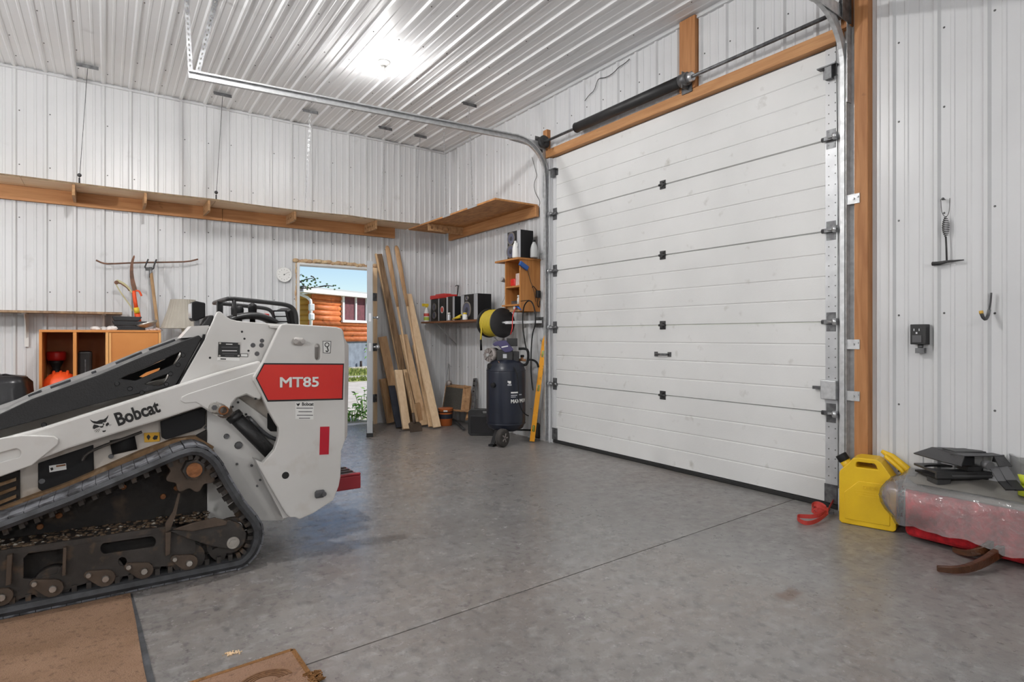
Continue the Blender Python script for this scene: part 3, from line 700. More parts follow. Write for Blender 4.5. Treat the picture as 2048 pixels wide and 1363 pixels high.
slab('access_cover', [(76, 926), (187, 889), (188, 947), (180, 953), (84, 982), (76, 976)], 3.277, 3.289, 'black_matte', hull, bevel=.004)
slab('access_cover', [(321, 843), (411, 813), (411, 848), (403, 856), (332, 879), (323, 874)], 3.25, 3.275, 'black_matte', hull, bevel=.004)
slab('grille', [(-60, 975), (40, 940), (40, 998), (30, 1006), (-60, 1040)], 3.277, 3.289, 'mud_black', hull, bevel=.003)
for k in range(3): slab('grille_bar', [(-60, 985 + k * 20), (32, 955 + k * 17), (32, 961 + k * 17), (-60, 993 + k * 20)], 3.265, 3.277, 'mud', hull)
for x, y, r_ in ((332, 860, .012), (84, 961, .013), (32, 1004, .012), (412, 854, .008), (453, 872, .014), (477, 890, .02), (503, 930, .007), (520, 959, .006), (514, 971, .006), (222, 912, .011), (474, 927, .006)):
    p_ = onY(x, y, 3.258 if x > 414 else 3.285); obj('bolt', MB().cyl(p_, p_ + Vector((0, -.010, 0)), r_, r_ * .85, 10), 'galv_dark', hull)
# slot and lever behind the arm
sl = onY(222, 895, 3.285); sr = onY(272, 884, 3.285)
obj('hull_slot', MB().tube([sl, sr], .034, 12, flat=(.25, 1), up=(0, 0, 1)), 'black_matte', hull)
obj('lever', MB().tube(smooth([onY(165, 920, 3.24), onY(172, 907, 3.24), onY(200, 893, 3.24), onY(250, 876, 3.24), onY(284, 863, 3.24)], 2), .019, 6, flat=(.35, 1), up=(0, 1, 0)), 'frame_iron', LD)
st = slab('warning_sticker', [(288, 865.5), (319, 864), (319.5, 882), (289, 884)], 3.283, 3.2895, 'decal_yellow', hull)
slab('sticker_mark', [(293, 873), (297, 868), (301, 873), (297, 880)], 3.282, 3.283, 'decal_black', st); slab('sticker_mark', [(305, 876), (309, 870), (316, 871), (314, 878), (308, 879)], 3.282, 3.283, 'decal_black', st)
st = slab('white_sticker', [(98, 931), (132, 926), (133, 938), (99, 944)], 3.275, 3.277, 'decal_white', hull)
slab('sticker_mark', [(112, 930.5), (131, 927.5), (131.3, 930.5), (112.3, 933.5)], 3.274, 3.275, 'rust', st); slab('sticker_mark', [(100, 936), (105, 934), (107, 938), (103, 941)], 3.274, 3.275, 'decal_black', st)

# hood: hollow shell with two slots through each side
ridge = [(-330, 937), (-150, 880), (0, 827), (62, 798), (198, 749), (286, 712), (370, 680), (398, 670), (404, 676)]
under = [(352, 771), (343, 773), (231, 797), (132, 824), (0, 860), (-150, 902), (-330, 955)]
slots = [[(242, 757), (262, 747), (300, 731), (361, 703), (364, 711), (350, 727), (318, 741), (271, 761)], [(290, 768), (308, 757), (328, 750), (340, 746), (335, 758), (326, 768), (317, 771)]]
hd = slab('hood_side', ridge + under, 3.235, 3.262, 'hood_black', None, slots, bevel=.005, mirror=True)
rp = pp(ridge[:-1], 3.24); mb = MB(); nr_ = len(rp)
vs = [(x, y, z + dz) for (x, z) in rp for (y, dz) in ((3.25, -.004), (3.29, .010), (3.81, .010), (3.85, -.004))]
mb.add(vs + [(x, y, z - .02) for x, y, z in vs], [(i * 4 + k, i * 4 + k + 1, i * 4 + 5 + k, i * 4 + 4 + k) for i in range(nr_ - 1) for k in range(3)]
       + [tuple(nr_ * 4 + q for q in (i * 4 + k, i * 4 + 4 + k, i * 4 + 5 + k, i * 4 + k + 1)) for i in range(nr_ - 1) for k in range(3)])
tp = obj('hood_top', mb, 'hood_top', LD)
# rubber strips and latches lying on the hood top
for a_, b_ in (((100, 775), (140, 759)), ((232, 727), (285, 707)), ((300, 702), (352, 682)), ((55, 792), (80, 782)), ((183, 744), (192, 740))):
    A_ = onY(a_[0], a_[1], 3.30); B_ = onY(b_[0], b_[1], 3.30)
    za = lambda x: next((p0[1] + (p1[1] - p0[1]) * (x - p0[0]) / (p1[0] - p0[0]) for p0, p1 in zip(rp, rp[1:]) if p0[0] <= x <= p1[0]), rp[-1][1])
    obj('hood_strip', MB().beam((A_.x, 3.36, za(A_.x) + .014), (B_.x, 3.36, za(B_.x) + .014), .05, .012), 'rubber', tp)
for x, y in ((234, 767), (260, 777), (284, 785), (341, 747), (356, 729), (366, 710), (333, 768), (88, 849)):
    p_ = onY(x, y, 3.235); obj('hood_bolt', MB().cyl(p_, p_ + Vector((0, -.006, 0)), .011, .008, 10), 'black_plastic', hd)
slab('hood_edge_trim', [(352, 773), (400, 690), (407, 668), (411, 668), (409, 682), (358, 771)], 3.222, 3.25, 'black_matte', hd)

# tower with the data plate
tw = slab('tower_side', [(350, 785), (357, 771), (409, 680), (414, 668), (434, 624), (438, 622), (443, 624), (453, 633), (462, 638), (474, 641), (497, 643.5), (566, 648), (585, 660), (590, 760), (480, 790)], 3.215, 3.24, 'loader_white', None, bevel=.004, mirror=True)
obj('tower_body', MB().prism(pp([(420, 720), (428, 655), (475, 648), (560, 655), (585, 700), (585, 800), (420, 790)], 3.245), Y3, 3.245, 3.855), 'loader_grey', LD)
slab('front_cowl', [(361, 676), (383, 652), (418, 650), (412, 668), (404, 672)], 3.262, 3.42, 'loader_white', None)
slab('grab_box', [(404, 650), (418, 630), (428, 630), (424, 652)], 3.27, 3.6, 'hood_black', None, bevel=.006)
dp = slab('data_plate', [(437, 683.5), (480, 685), (480, 714), (436, 713)], 3.2115, 3.215, 'decal_black', tw)
for k, (x0, x1, y) in enumerate(((452, 465, 687), (443, 476, 693), (444, 474, 700), (445, 475, 706), (450, 468, 710))):
    slab('plate_print', [(x0, y), (x1, y + .3), (x1, y + 1.9), (x0, y + 1.6)], 3.2105, 3.2115, 'decal_white' if k in (0, 2) else 'grey_plastic', dp)
for x, y in ((440, 686), (478, 687), (439, 711), (477, 711)):
    p_ = onY(x, y, 3.2115); obj('plate_rivet', MB().cyl(p_, p_ + Vector((0, -.003, 0)), .005, seg=8), 'steel_bright', dp)
sp = slab('serial_sticker', [(435, 714), (479, 715), (479, 721), (435, 720)], 3.2115, 3.215, 'decal_white', tw)
slab('plate_print', [(441, 716.3), (452, 716.6), (452, 718.7), (441, 718.4)], 3.2105, 3.2115, 'decal_black', sp)
slab('serial_sticker', [(481, 706.5), (496, 706.7), (496, 713.5), (481, 713)], 3.2115, 3.215, 'decal_black', tw); slab('sticker_face', [(482, 707.5), (495, 707.7), (495, 712.6), (482, 712.2)], 3.2105, 3.2115, 'decal_white', tw)
for x, y, r_, m_ in ((484, 663, .0055, 0), (489, 677, .0055, 0), (497, 701, .0055, 0), (420, 715, .0055, 0), (506, 690, .012, 1), (524, 681, .011, 1), (523, 690, .012, 1), (514, 707, .012, 1)):
    p_ = onY(x, y, 3.215); obj('plug' if m_ else 'tower_hole', MB().cyl(p_, p_ + Vector((0, -.004 if m_ else -.0012, 0)), r_, r_ * .8, 12), 'grey_plastic' if m_ else 'decal_black', tw)
slab('tower_lip', [(538, 649), (572, 652), (566, 658), (540, 655)], 3.19, 3.24, 'loader_white', tw, bevel=.003)

# rear side panel with the model decal
tail = [(563, 648.5), (572, 646.5), (673, 653.5), (684, 657), (687.5, 664), (689, 676), (697, 690), (697.3, 745), (694.5, 870), (683, 901), (681.5, 953), (678, 972), (667, 1000), (627, 1026), (599, 1038.5), (591, 1034), (579, 1034), (572, 1027), (539, 971), (519, 936), (511, 919), (526, 925), (548, 900), (554, 884), (557, 872), (557, 855), (550, 844), (535, 818), (524, 791), (507, 761), (507, 753), (526, 723), (558, 656)]
hslot = [(628, 691)] + [(635.5 + 5.2 * cos(a), 694 - 6 * sin(a)) for a in [pi - pi * i / 6 for i in range(7)]] + [(635.5 + 5.2 * cos(a), 714 - 6 * sin(a)) for a in [-pi * i / 6 for i in range(7)]]
tl = slab('rear_side_panel', tail, 3.13, 3.17, 'loader_white', None, [hslot[1:]], bevel=.006, mirror=True)
slab('panel_flange', [(686, 660), (689, 676), (697.3, 690), (697.3, 745), (694.5, 870), (690, 880), (690, 690)], 3.127, 3.1305, 'loader_grey', tl)
slab('decal_border', [(511.5, 756), (527.5, 725.5), (688, 726.5), (686, 799), (535, 803)], 3.1285, 3.1305, 'decal_black', tl)
dc = slab('model_decal', [(514, 756), (529, 728.6), (686, 729.2), (684, 796), (536.5, 799.5)], 3.1272, 3.1287, 'decal_red', tl)
pa = onY(559.5, 775, 3.127); pb = onY(638, 773.5, 3.127); pc = onY(560, 753.5, 3.127)
lettering('model_lettering', 'MT85', pa, pb - pa, (0, 0, 1), (pb - pa).length, pc.z - pa.z, 'decal_white', dc, bold=.032, lift=.002)
ps = slab('dealer_sticker', [(591, 804), (628, 803.5), (627, 838.5), (591, 837.5)], 3.128, 3.1298, 'decal_white', tl)
pa = onY(604, 811, 3.128); pb = onY(627, 810.8, 3.128)
lettering('sticker_lettering', 'Bobcat', pa, pb - pa, (0, 0, 1), (pb - pa).length, .018, 'decal_black', ps, bold=.03, lift=.001)
for y, x0, x1 in ((815, 593, 626), (822, 597, 624), (829, 594, 626), (835, 598, 620)): slab('sticker_print', [(x0, y), (x1, y), (x1, y + 1.6), (x0, y + 1.6)], 3.1274, 3.128, 'galv_dark', ps)
slab('sticker_mark', [(592, 806), (596, 807), (600, 805), (599, 809), (596, 812), (594, 809)], 3.1274, 3.128, 'decal_black', ps)
slab('reflector', [(640.5, 853), (659, 852.5), (657.5, 908), (639, 909)], 3.1275, 3.1302, 'reflector_red', tl)
slab('hook_pictogram', [(645.5, 681.5), (662.5, 681.8), (661, 706), (646, 705.5)], 3.1285, 3.1302, 'decal_black', tl)
hkp = slab('pictogram_face', [(646.6, 682.6), (661.4, 682.9), (660, 705), (647, 704.5)], 3.1277, 3.1286, 'decal_white', tl)
c_ = onY(654, 689, 3.1275); obj('pictogram_hook', MB().tube([c_ + Vector((.011 * cos(a), -.0005, .011 * sin(a))) for a in [2 * pi * i / 12 for i in range(12)]], .0024, 5, closed=True)
    .tube(smooth([c_ + Vector((.001, -.0005, -.011)), c_ + Vector((.004, -.0005, -.022)), c_ + Vector((.007, -.0005, -.032)), c_ + Vector((0, -.0005, -.038)), c_ + Vector((-.007, -.0005, -.031))], 2), .003, 5), 'decal_black', hkp)
def catch(x0, y0, x1, y1, mat, r_=.026):
    a_ = onY(x0, y0, 3.13) + Vector((0, -.014, 0)); b_ = onY(x1, y1, 3.13) + Vector((0, -.014, 0))
    k = obj('panel_latch', MB().tube([a_ - (b_ - a_) * .18, a_, b_, b_ + (b_ - a_) * .18], [r_ * .7, r_, r_, r_ * .7], 12, flat=(.5, 1), up=(0, 0, 1)), mat, tl)
    for q_ in (a_, b_): obj('latch_bolt', MB().cyl(q_ + Vector((0, -.012, 0)), q_ + Vector((0, -.02, 0)), .012, seg=10), mat, k)
catch(588, 682, 603, 682.5, 'loader_grey', .020); catch(631, 987, 645, 985, 'grey_plastic', .021)
p_ = onY(571, 950, 3.13); obj('panel_hole', MB().cyl(p_, p_ + Vector((0, -.0015, 0)), .018, seg=16), 'decal_black', tl)
slab('panel_bend', [(511, 919), (519, 935), (539, 970), (572, 1026), (579, 1033), (566, 1036), (560, 1022), (530, 965)], 3.17, 3.26, 'loader_white', tl)
obj('rear_body', MB().bx(.68, 1.0, 3.30, 3.80, .36, 1.08), 'loader_grey', LD, bevel=.02)
pl = obj('operator_platform', MB().bx(1.0, 1.265, 3.42, 3.70, .205, .285).bx(1.0, 1.265, 3.42, 3.44, .285, .30), 'platform_red', LD, bevel=.006)
for k in range(4): obj('grip_strip', MB().bx(1.04, 1.25, 3.46 + k * .06, 3.485 + k * .06, .285, .293), 'frame_iron', pl)

# lift arm with lettering and cat emblem
arm_pts = [(-330, 1000), (-330, 958), (-150, 920), (0, 878), (84, 856), (200, 819), (352, 771), (440, 743.5), (521, 721), (524, 745), (522, 766), (528, 788), (520, 800), (512, 798), (493, 789), (474, 796), (464, 808), (461, 822), (447, 835), (432, 832), (403, 813), (330, 837), (250, 861), (136, 897), (0, 950), (-150, 985)]
arm = slab('lift_arm', arm_pts, 3.16, 3.215, 'loader_white', None, bevel=.009, mirror=True)
slab('arm_gusset', [(360, 801), (363, 793), (376, 787), (488, 751), (519, 741), (521, 765), (526, 787), (519, 798), (512, 796), (493, 787), (472, 795), (462, 807), (459, 820), (446, 832), (432, 829), (404, 811), (392, 804), (370, 806)], 3.153, 3.162, 'loader_white', arm, bevel=.004)
fslot = [(-60, 925), (-10, 908)] + [(31 + 11 * cos(a), 906 - 9 * sin(a)) for a in [R(100) - R(190) * i / 8 for i in range(9)]] + [(0, 924), (-60, 944)]
slab('front_link_plate', [(-160, 935), (-60, 894), (0, 876), (44, 870), (108, 871.5), (117, 878), (116, 888), (64, 930), (0, 953), (-60, 972), (-160, 1000)], 3.145, 3.16, 'loader_white', arm, [fslot], bevel=.004)
lp = lambda x, y: (170 + x * .083, 790 + y * .083)
lg = slab('cat_emblem', [lp(*q) for q in [(115, 580), (190, 620), (280, 630), (360, 590), (450, 580), (510, 540), (567, 470), (550, 540), (510, 610), (525, 622), (480, 652), (430, 657), (420, 687), (290, 690), (220, 680), (160, 640)]], 3.1586, 3.1602, 'decal_black', arm)
for poly in ([(215, 700), (300, 718), (350, 745), (420, 740), (440, 705), (420, 690), (445, 668), (470, 700), (442, 730), (437, 770), (390, 785), (350, 762), (260, 792), (230, 815), (185, 800), (190, 750)],
             [(500, 690), (550, 650), (565, 660), (585, 700), (550, 720), (540, 740), (500, 740)], [(415, 855), (445, 850), (470, 850), (500, 835), (500, 870), (470, 885), (430, 890)],
             [(296, 798), (304, 803), (228, 870), (222, 865)], [(336, 800), (344, 805), (263, 890), (257, 884)], [(358, 805), (366, 808), (315, 892), (308, 888)], [(590, 705), (640, 712), (640, 718), (590, 712)], [(588, 715), (610, 740), (604, 744), (582, 720)]):
    slab('emblem_mark', [lp(*q) for q in poly], 3.1586, 3.1602, 'decal_black', lg)
pa = onY(237, 852, 3.1598); pb = onY(322.5, 823, 3.1598); xd_ = (pb - pa).normalized(); yd_ = Vector((-xd_.z, 0, xd_.x))
lettering('brand_lettering', 'Bobcat', pa, xd_, yd_, (pb - pa).length, .062, 'decal_black', arm, bold=.03, lift=.002)
obj('arm_crosstube', MB().cyl((-.95, 3.2, .50), (-.95, 3.9, .50), .05, seg=14), 'loader_white', LD)
obj('attachment_plate', MB().bx(-1.16, -1.11, 3.1, 4.0, .06, .5), 'black_matte', LD, bevel=.01)
# lift cylinder, pin and hoses
a_ = onY(469, 832, 3.21); b_ = onY(541, 905, 3.21); dr_ = (b_ - a_).normalized()
cyl_ = obj('lift_cylinder', MB().cyl(a_, b_ + dr_ * .03, .034, seg=18).cyl(a_ - dr_ * .012, a_ + dr_ * .014, .039, seg=18), 'hood_black', LD)
e_ = onY(447, 820, 3.185)
obj('cylinder_rod', MB().cyl(e_ + Vector((0, .025, 0)), a_, .018, seg=12), 'steel_bright', cyl_)
obj('rod_eye', MB().cyl(e_ + Vector((0, .05, 0)), e_ + Vector((0, -.03, 0)), .036, seg=18).cyl(e_ + Vector((0, -.03, 0)), e_ + Vector((0, -.037, 0)), .022, seg=14), 'rust_plate', cyl_)
g_ = onY(428, 814, 3.15); f_ = onY(446, 819.5, 3.15)
pn = obj('pin_keeper', MB().tube([g_, f_], [.029, .026], 16, flat=(.3, 1), up=(0, 0, 1)).cyl(g_, g_ + Vector((0, -.014, 0)), .024, seg=12), 'steel_bright', LD)
obj('keeper_bolt', MB().cyl(g_ + Vector((0, -.014, 0)), g_ + Vector((0, -.022, 0)), .013, seg=6), 'galv_dark', pn)
obj('pin_collar', MB().tube([f_ + Vector((.019 * cos(t_), -.014, .019 * sin(t_))) for t_ in [2 * pi * i / 16 for i in range(16)]], .004, 6, closed=True), 'rust', pn)
h0 = onY(497, 834, 3.235)
obj('hose_fitting', MB().cyl(onY(489, 842, 3.22), h0, .012, seg=8).tube([h0, onY(505, 842, 3.235), onY(516, 854, 3.235)], .011, 8), 'galv_dark', cyl_)
obj('hydraulic_hose', MB().tube(smooth([onY(516, 854, 3.235), onY(530, 867, 3.235), onY(545, 876, 3.238), onY(562, 880, 3.24)], 2), .010, 8), 'rubber', cyl_)
slab('hull_window', [(535, 826), (541, 826), (557, 855), (557, 862), (541, 862), (535, 856)], 3.252, 3.258, 'black_matte', hull)
for x, y in ((476, 804), (465, 813), (492, 828), (511, 797)):
    p_ = onY(x, y, 3.258 if x != 511 else 3.153); obj('bolt', MB().cyl(p_, p_ + Vector((0, -.004, 0)), .006, seg=8), 'decal_black', hull)

# handrail, lights and controls
YN, YF_ = 3.30, 3.80
nearr = [onY(455, 597, YN), onY(463, 596.5, YN), onY(545, 605.5, YN), onY(574, 609, YN), onY(587, 616, YN), onY(592.5, 630, YN), onY(593, 650, YN)]
farr = [Vector((q.x, YF_, q.z)) for q in nearr]
path = list(reversed(farr)) + nearr
rl = obj('handrail', MB().tube(smooth(path, 2), .0115, 10), 'black_plastic', LD)
mid = (nearr[0] + farr[0]) / 2; obj('rail_post', MB().bx(mid.x - .014, mid.x + .014, mid.y - .02, mid.y + .02, mid.z - .12, mid.z), 'black_plastic', rl)
obj('rail_brace', MB().tube([onY(455, 597, YN) + Vector((.03, 0, -.002)), onY(455, 597, YN) + Vector((.035, 0, -.09))], .010, 8), 'black_plastic', rl)
def light(x0, y0, x1, y1, Y, label, face):
    a_ = onY(x0, y1, Y); b_ = onY(x1, y0, Y)
    w_ = b_.x - a_.x; h_ = b_.z - a_.z; t_ = .13
    lb = obj('work_light', MB().prism([(a_.x, a_.z + h_ * .1), (a_.x + w_ * .2, a_.z), (b_.x, a_.z + h_ * .2), (b_.x, b_.z - h_ * .08), (a_.x + w_ * .3, b_.z), (a_.x, b_.z - h_ * .06)], Y3, Y, Y + t_), 'black_matte', LD, bevel=.006)
    obj('lens', MB().bx(a_.x - .004, a_.x + .003, Y + .008, Y + t_ - .008, a_.z + h_ * .16, b_.z - h_ * .12), 'lens_white', lb)
    obj('bracket', MB().bx(a_.x + w_ * .3, a_.x + w_ * .62, Y + .04, Y + .09, a_.z - .05, a_.z + .02), 'galv_dark', lb)
    return lb
light(384, 602, 411, 642, 3.30, '', 0)
# rear-facing lamp, tilted, with a three-cell lens
a_ = onY(566, 637, 3.36); mt = Matrix.Rotation(R(38), 3, 'Z') @ Matrix.Rotation(R(-18), 3, 'Y')
lb = obj('work_light', MB().box(a_ + Vector((.02, .02, .01)), (.07, .10, .09), mt), 'black_matte', LD, bevel=.012)
fc = a_ + Vector((.02, .02, .01)) + mt @ Vector((-.036, 0, 0))
obj('lens_frame', MB().box(fc, (.008, .09, .10), mt), 'black_gloss', lb, bevel=.003)
for k in (-1, 0, 1): obj('lens_cell', MB().box(fc + mt @ Vector((-.004, 0, k * .03)), (.006, .07, .024), mt), 'lens_white', lb, bevel=.003)
obj('bracket', MB().cyl(a_ + Vector((.04, .02, -.03)), a_ + Vector((.05, .02, -.09)), .012, seg=8), 'galv_dark', lb)
ds = obj('control_console', MB().tube(smooth([onY(455, 640, 3.42), onY(475, 633, 3.42), onY(505, 630, 3.42), onY(528, 634, 3.42), onY(548, 645, 3.42)], 2), .028, 10, flat=(3.2, .7), up=(0, 0, 1)), 'hood_black', LD)
for x, y, r_ in ((467, 616, .014), (479, 619, .022), (505, 614, .024)):
    p_ = onY(x, y, 3.46); obj('joystick', MB().lathe([(r_ * .6, -.09), (r_ * .65, -.05), (r_ * .9, -.03), (r_, 0), (r_ * .85, r_ * .6), (r_ * .3, r_ * .95)], p_, None, 14), 'black_matte', ds)
p_ = onY(530.5, 631, 3.42); obj('stop_button', MB().lathe([(.018, -.016), (.021, -.012), (.021, .006), (.017, .011), (.004, .012)], p_, None, 16), 'knob_red', ds)

# undercarriage: belt, frame, rollers, idler and sprocket, once for each side
def undercarriage(mir):
    def fy(u, q, w): return (u, 2 * YC - w if mir else w, q)
    def V3(x, y, z): return Vector(fy(x, z, y))
    YT = 3.04
    outer = pp([(0, 1045), (132, 996), (286, 932), (360, 901), (386, 894), (406, 897), (424, 906), (441, 924), (462, 962), (488, 1004), (517, 1040), (524.5, 1057), (524.5, 1080), (515, 1106), (499, 1125), (484, 1135)], YT)
    outer = outer + [(.46, .012), (.2, .012), (-.2, .012), (-.6, .012), (-.88, .014)] + [(-.93 + .115 * cos(a), .127 + .115 * sin(a)) for a in [R(255) - R(150) * i / 7 for i in range(8)]] + [(-.7, .292), (-.5, .36)]
    pts = resample([Vector((x, 0, z)) for x, z in outer], .025, True)
    cxy = Vector((-.1, 0, .25)); n_ = len(pts); inner = []
    for i, p0 in enumerate(pts):
        d = (pts[(i + 1) % n_] - pts[i - 1]).normalized(); nn_ = Vector((d.z, 0, -d.x))
        inner.append(nn_)
    if sum((cxy - p0).dot(q) for p0, q in zip(pts, inner)) < 0: inner = [-q for q in inner]
    mb = MB(); vs = []
    for p0, q in zip(pts, inner):
        vs += [V3(p0.x, 3.05, p0.z), V3(p0.x, 3.235, p0.z), V3(*( (p0 + q * .034).x, 3.235, (p0 + q * .034).z)), V3((p0 + q * .034).x, 3.05, (p0 + q * .034).z), V3((p0 + q * .017).x, 3.038, (p0 + q * .017).z)]
    k5 = 5
    fs = []
    for i in range(n_):
        j = (i + 1) % n_
        for k in range(k5): fs.append((i * k5 + k, i * k5 + (k + 1) % k5, j * k5 + (k + 1) % k5, j * k5 + k))
    belt = obj('rubber_track', mb.add(vs, fs), 'rubber', LD)
    nub = MB(); lug = MB()
    for i in range(0, n_, 2):
        p0 = pts[i]; q = inner[i]; d = (pts[(i + 1) % n_] - pts[i - 1]).normalized()
        rot = Matrix((d, Vector((0, 1, 0)), q)).transposed()
        c = p0 + q * .046
        nub.box(V3(c.x, 3.085, c.z), (.018, .02, .03), rot); nub.box(V3(c.x, 3.16, c.z), (.02, .03, .04), rot)
        c = p0 - q * .005; lug.box(V3(c.x, 3.143, c.z), (.0475, .178, .009), rot)
    o = obj('drive_nubs', nub, 'frame_iron', belt); o['kind'] = 'stuff'
    o = obj('tread_lugs', lug, 'rubber_worn', belt); o['kind'] = 'stuff'
    Yf = 3.085
    frame = pp([(-170, 1150), (0, 1108), (127, 1088), (330, 1059), (352, 1058), (380, 1070), (391, 1083), (391, 1105), (372, 1110), (352, 1131), (310, 1133), (262, 1150), (190, 1160), (130, 1180), (60, 1190), (0, 1212), (-170, 1245)], Yf)
    win = pp([(47, 1156), (47, 1116), (57, 1106), (126, 1097), (126, 1129), (117, 1138), (115, 1146), (62, 1158)], Yf)
    sl_ = [(211 + 10 * cos(a) * 1.0, 1096 - 11 * sin(a)) for a in [R(80) + R(190) * i / 8 for i in range(9)]] + [(302 + 10 * cos(a), 1083 - 11 * sin(a)) for a in [R(260) + R(190) * i / 8 for i in range(9)]]
    hole = [(245 + 9 * cos(a), 1122.5 - 9 * sin(a)) for a in [2 * pi * i / 12 for i in range(12)]]
    fr = obj('track_frame', MB().plate(frame, [win, pp(sl_, Yf), pp(hole, Yf)], fy, Yf, Yf + .014), 'frame_iron', LD, bevel=.002)
    obj('frame_box', MB().prism(pp([(-170, 1152), (0, 1108), (330, 1060), (352, 1059), (380, 1071), (352, 1129), (0, 1200), (-170, 1240)], Yf), fy, Yf + .06, Yf + .2), 'mud_black', fr)
    obj('frame_ledge', MB().prism(pp([(-170, 1146), (0, 1100), (330, 1052), (352, 1053), (352, 1061), (330, 1062), (0, 1111), (-170, 1157)], Yf), fy, Yf - .004, 3.26), 'frame_iron', fr)
    for a_ in ([(16, 1106), (27, 1104), (24, 1163), (13, 1166)], [(127, 1091), (134, 1090), (132, 1145), (125, 1147)], [(330, 1062), (341, 1060), (339, 1104), (330, 1108)]):
        obj('frame_rib', MB().prism(pp(a_, Yf), fy, Yf - .03, Yf), 'rust_plate', fr, bevel=.002)
    obj('wear_blade', MB().prism(pp([(331, 1062), (340, 1058), (352, 1025), (360, 985), (356, 985), (345, 1022), (330, 1045)], Yf), fy, Yf - .012, Yf), 'rust_plate', fr)
    for (x0, y0), (x1, y1) in (((-62, 1192), (-20, 1203)), ((-8, 1182), (4, 1192)), ((69, 1165), (106, 1175)), ((177, 1148), (211, 1155)), ((257, 1132), (288, 1140)), ((349, 1116), (378, 1124))):
        A_ = Vector((pp([(x0, y0)], 3.075)[0][0], 0, pp([(x0, y0)], 3.075)[0][1])); B_ = pp([(x1, y1)], 3.075)[0]; B_ = Vector((B_[0], 0, B_[1]))
        ang = atan2((B_ - A_).z, (B_ - A_).x)
        tear = [(A_.x + .016 * cos(a), A_.z + .016 * sin(a)) for a in [ang + pi / 2 + pi * i / 6 for i in range(7)]] + [(B_.x + .036 * cos(a), B_.z + .036 * sin(a)) for a in [ang - R(110) + R(220) * i / 8 for i in range(9)]]
        rb = obj('roller_bracket', MB().prism(tear, fy, 3.066, 3.083), 'rust_plate', fr, bevel=.002)
        for q_, r_ in ((A_, .011), (B_, .015)): obj('bracket_bolt', MB().cyl(V3(q_.x, 3.066, q_.z), V3(q_.x, 3.052, q_.z), r_, r_ * .8, 8), 'steel_bright', rb)
        obj('road_roller', MB().cyl(V3(B_.x, 3.092, B_.z + .012), V3(B_.x, 3.14, B_.z + .012), .068, seg=24).cyl(V3(B_.x, 3.14, B_.z + .012), V3(B_.x, 3.21, B_.z + .012), .045, seg=20), 'frame_iron', fr)
    # rear idler with a slotted wheel and its arm
    ic = pp([(464, 1081)], 3.09)[0]; rad = .108
    wheel = [(ic[0] + rad * cos(a), ic[1] + rad * sin(a)) for a in [2 * pi * i / 36 for i in range(36)]]
    def kidney(a0):
        return [(ic[0] + .088 * cos(a), ic[1] + .088 * sin(a)) for a in [a0 + R(70) * i / 6 for i in range(7)]] + [(ic[0] + .062 * cos(a), ic[1] + .062 * sin(a)) for a in [a0 + R(70) - R(70) * i / 6 for i in range(7)]]
    idl = obj('idler_wheel', MB().plate(wheel, [kidney(R(250 + 120 * k)) for k in range(3)], fy, 3.10, 3.125), 'frame_iron', LD, bevel=.002)
    obj('idler_arm', MB().prism(pp([(340, 1062), (392, 1049), (430, 1040), (460, 1039), (482, 1048), (493, 1066), (490, 1084), (478, 1095), (455, 1097), (420, 1091), (397, 1083), (380, 1078)], 3.07), fy, 3.066, 3.092), 'frame_iron', idl, bevel=.004)
    obj('arm_plate', MB().prism(pp([(345, 1058), (385, 1045), (430, 1034), (455, 1041), (452, 1049), (410, 1056), (385, 1062)], 3.06), fy, 3.055, 3.068), 'rust_plate', idl, bevel=.003)
    obj('idler_bolt', MB().cyl(V3(ic[0], 3.066, ic[1]), V3(ic[0], 3.056, ic[1]), .028, seg=20).cyl(V3(ic[0], 3.056, ic[1]), V3(ic[0], 3.046, ic[1]), .019, seg=6), 'steel_bright', idl)
    sc = pp([(387, 937)], 3.09)[0]
    lob = []
    for i in range(84):
        a = 2 * pi * i / 84; r_ = .104 + .011 * cos(9 * a); lob.append((sc[0] + r_ * cos(a), sc[1] + r_ * sin(a)))
    spk = obj('drive_sprocket', MB().prism(lob, fy, 3.10, 3.135), 'rust_plate', LD, bevel=.003)
    obj('sprocket_hub', MB().cyl(V3(sc[0], 3.10, sc[1]), V3(sc[0], 3.07, sc[1]), .052, .047, 7, smooth=False), 'frame_iron', spk)
    obj('sprocket_nut', MB().cyl(V3(sc[0], 3.07, sc[1]), V3(sc[0], 3.052, sc[1]), .033, seg=16), 'rust', spk)
    obj('final_drive', MB().cyl(V3(sc[0], 3.135, sc[1]), V3(sc[0], 3.29, sc[1]), .07, seg=20), 'mud_black', spk)
    mb = MB(); rnd = random.Random(3)
    for i in range(420):
        px = rnd.uniform(-100, 430); py = (1102 - .148 * px) if px < 345 else 1050 - (px - 345) * .12
        x, z = pp([(px, py)], Yf)[0]; y = rnd.uniform(3.09, 3.25); r_ = rnd.uniform(.003, .011)
        mb.sphere(V3(x, y, z + r_ * .4), r_, 5, 3, (rnd.uniform(.8, 1.8), 1.2, .6))
    o = obj('dirt_and_gravel', mb, 'gravel_dirt', fr, fix=False); o['kind'] = 'stuff'
    for x, y in ((80, 1052), (118, 1030), (247, 973), (326, 992), (353, 975)):
        q_ = pp([(x, y)], 3.255)[0]; obj('hull_bolt', MB().cyl(V3(q_[0], 3.255, q_[1]), V3(q_[0], 3.243, q_[1]), .014, .011, 10), 'rust', belt)
undercarriage(False); undercarriage(True)
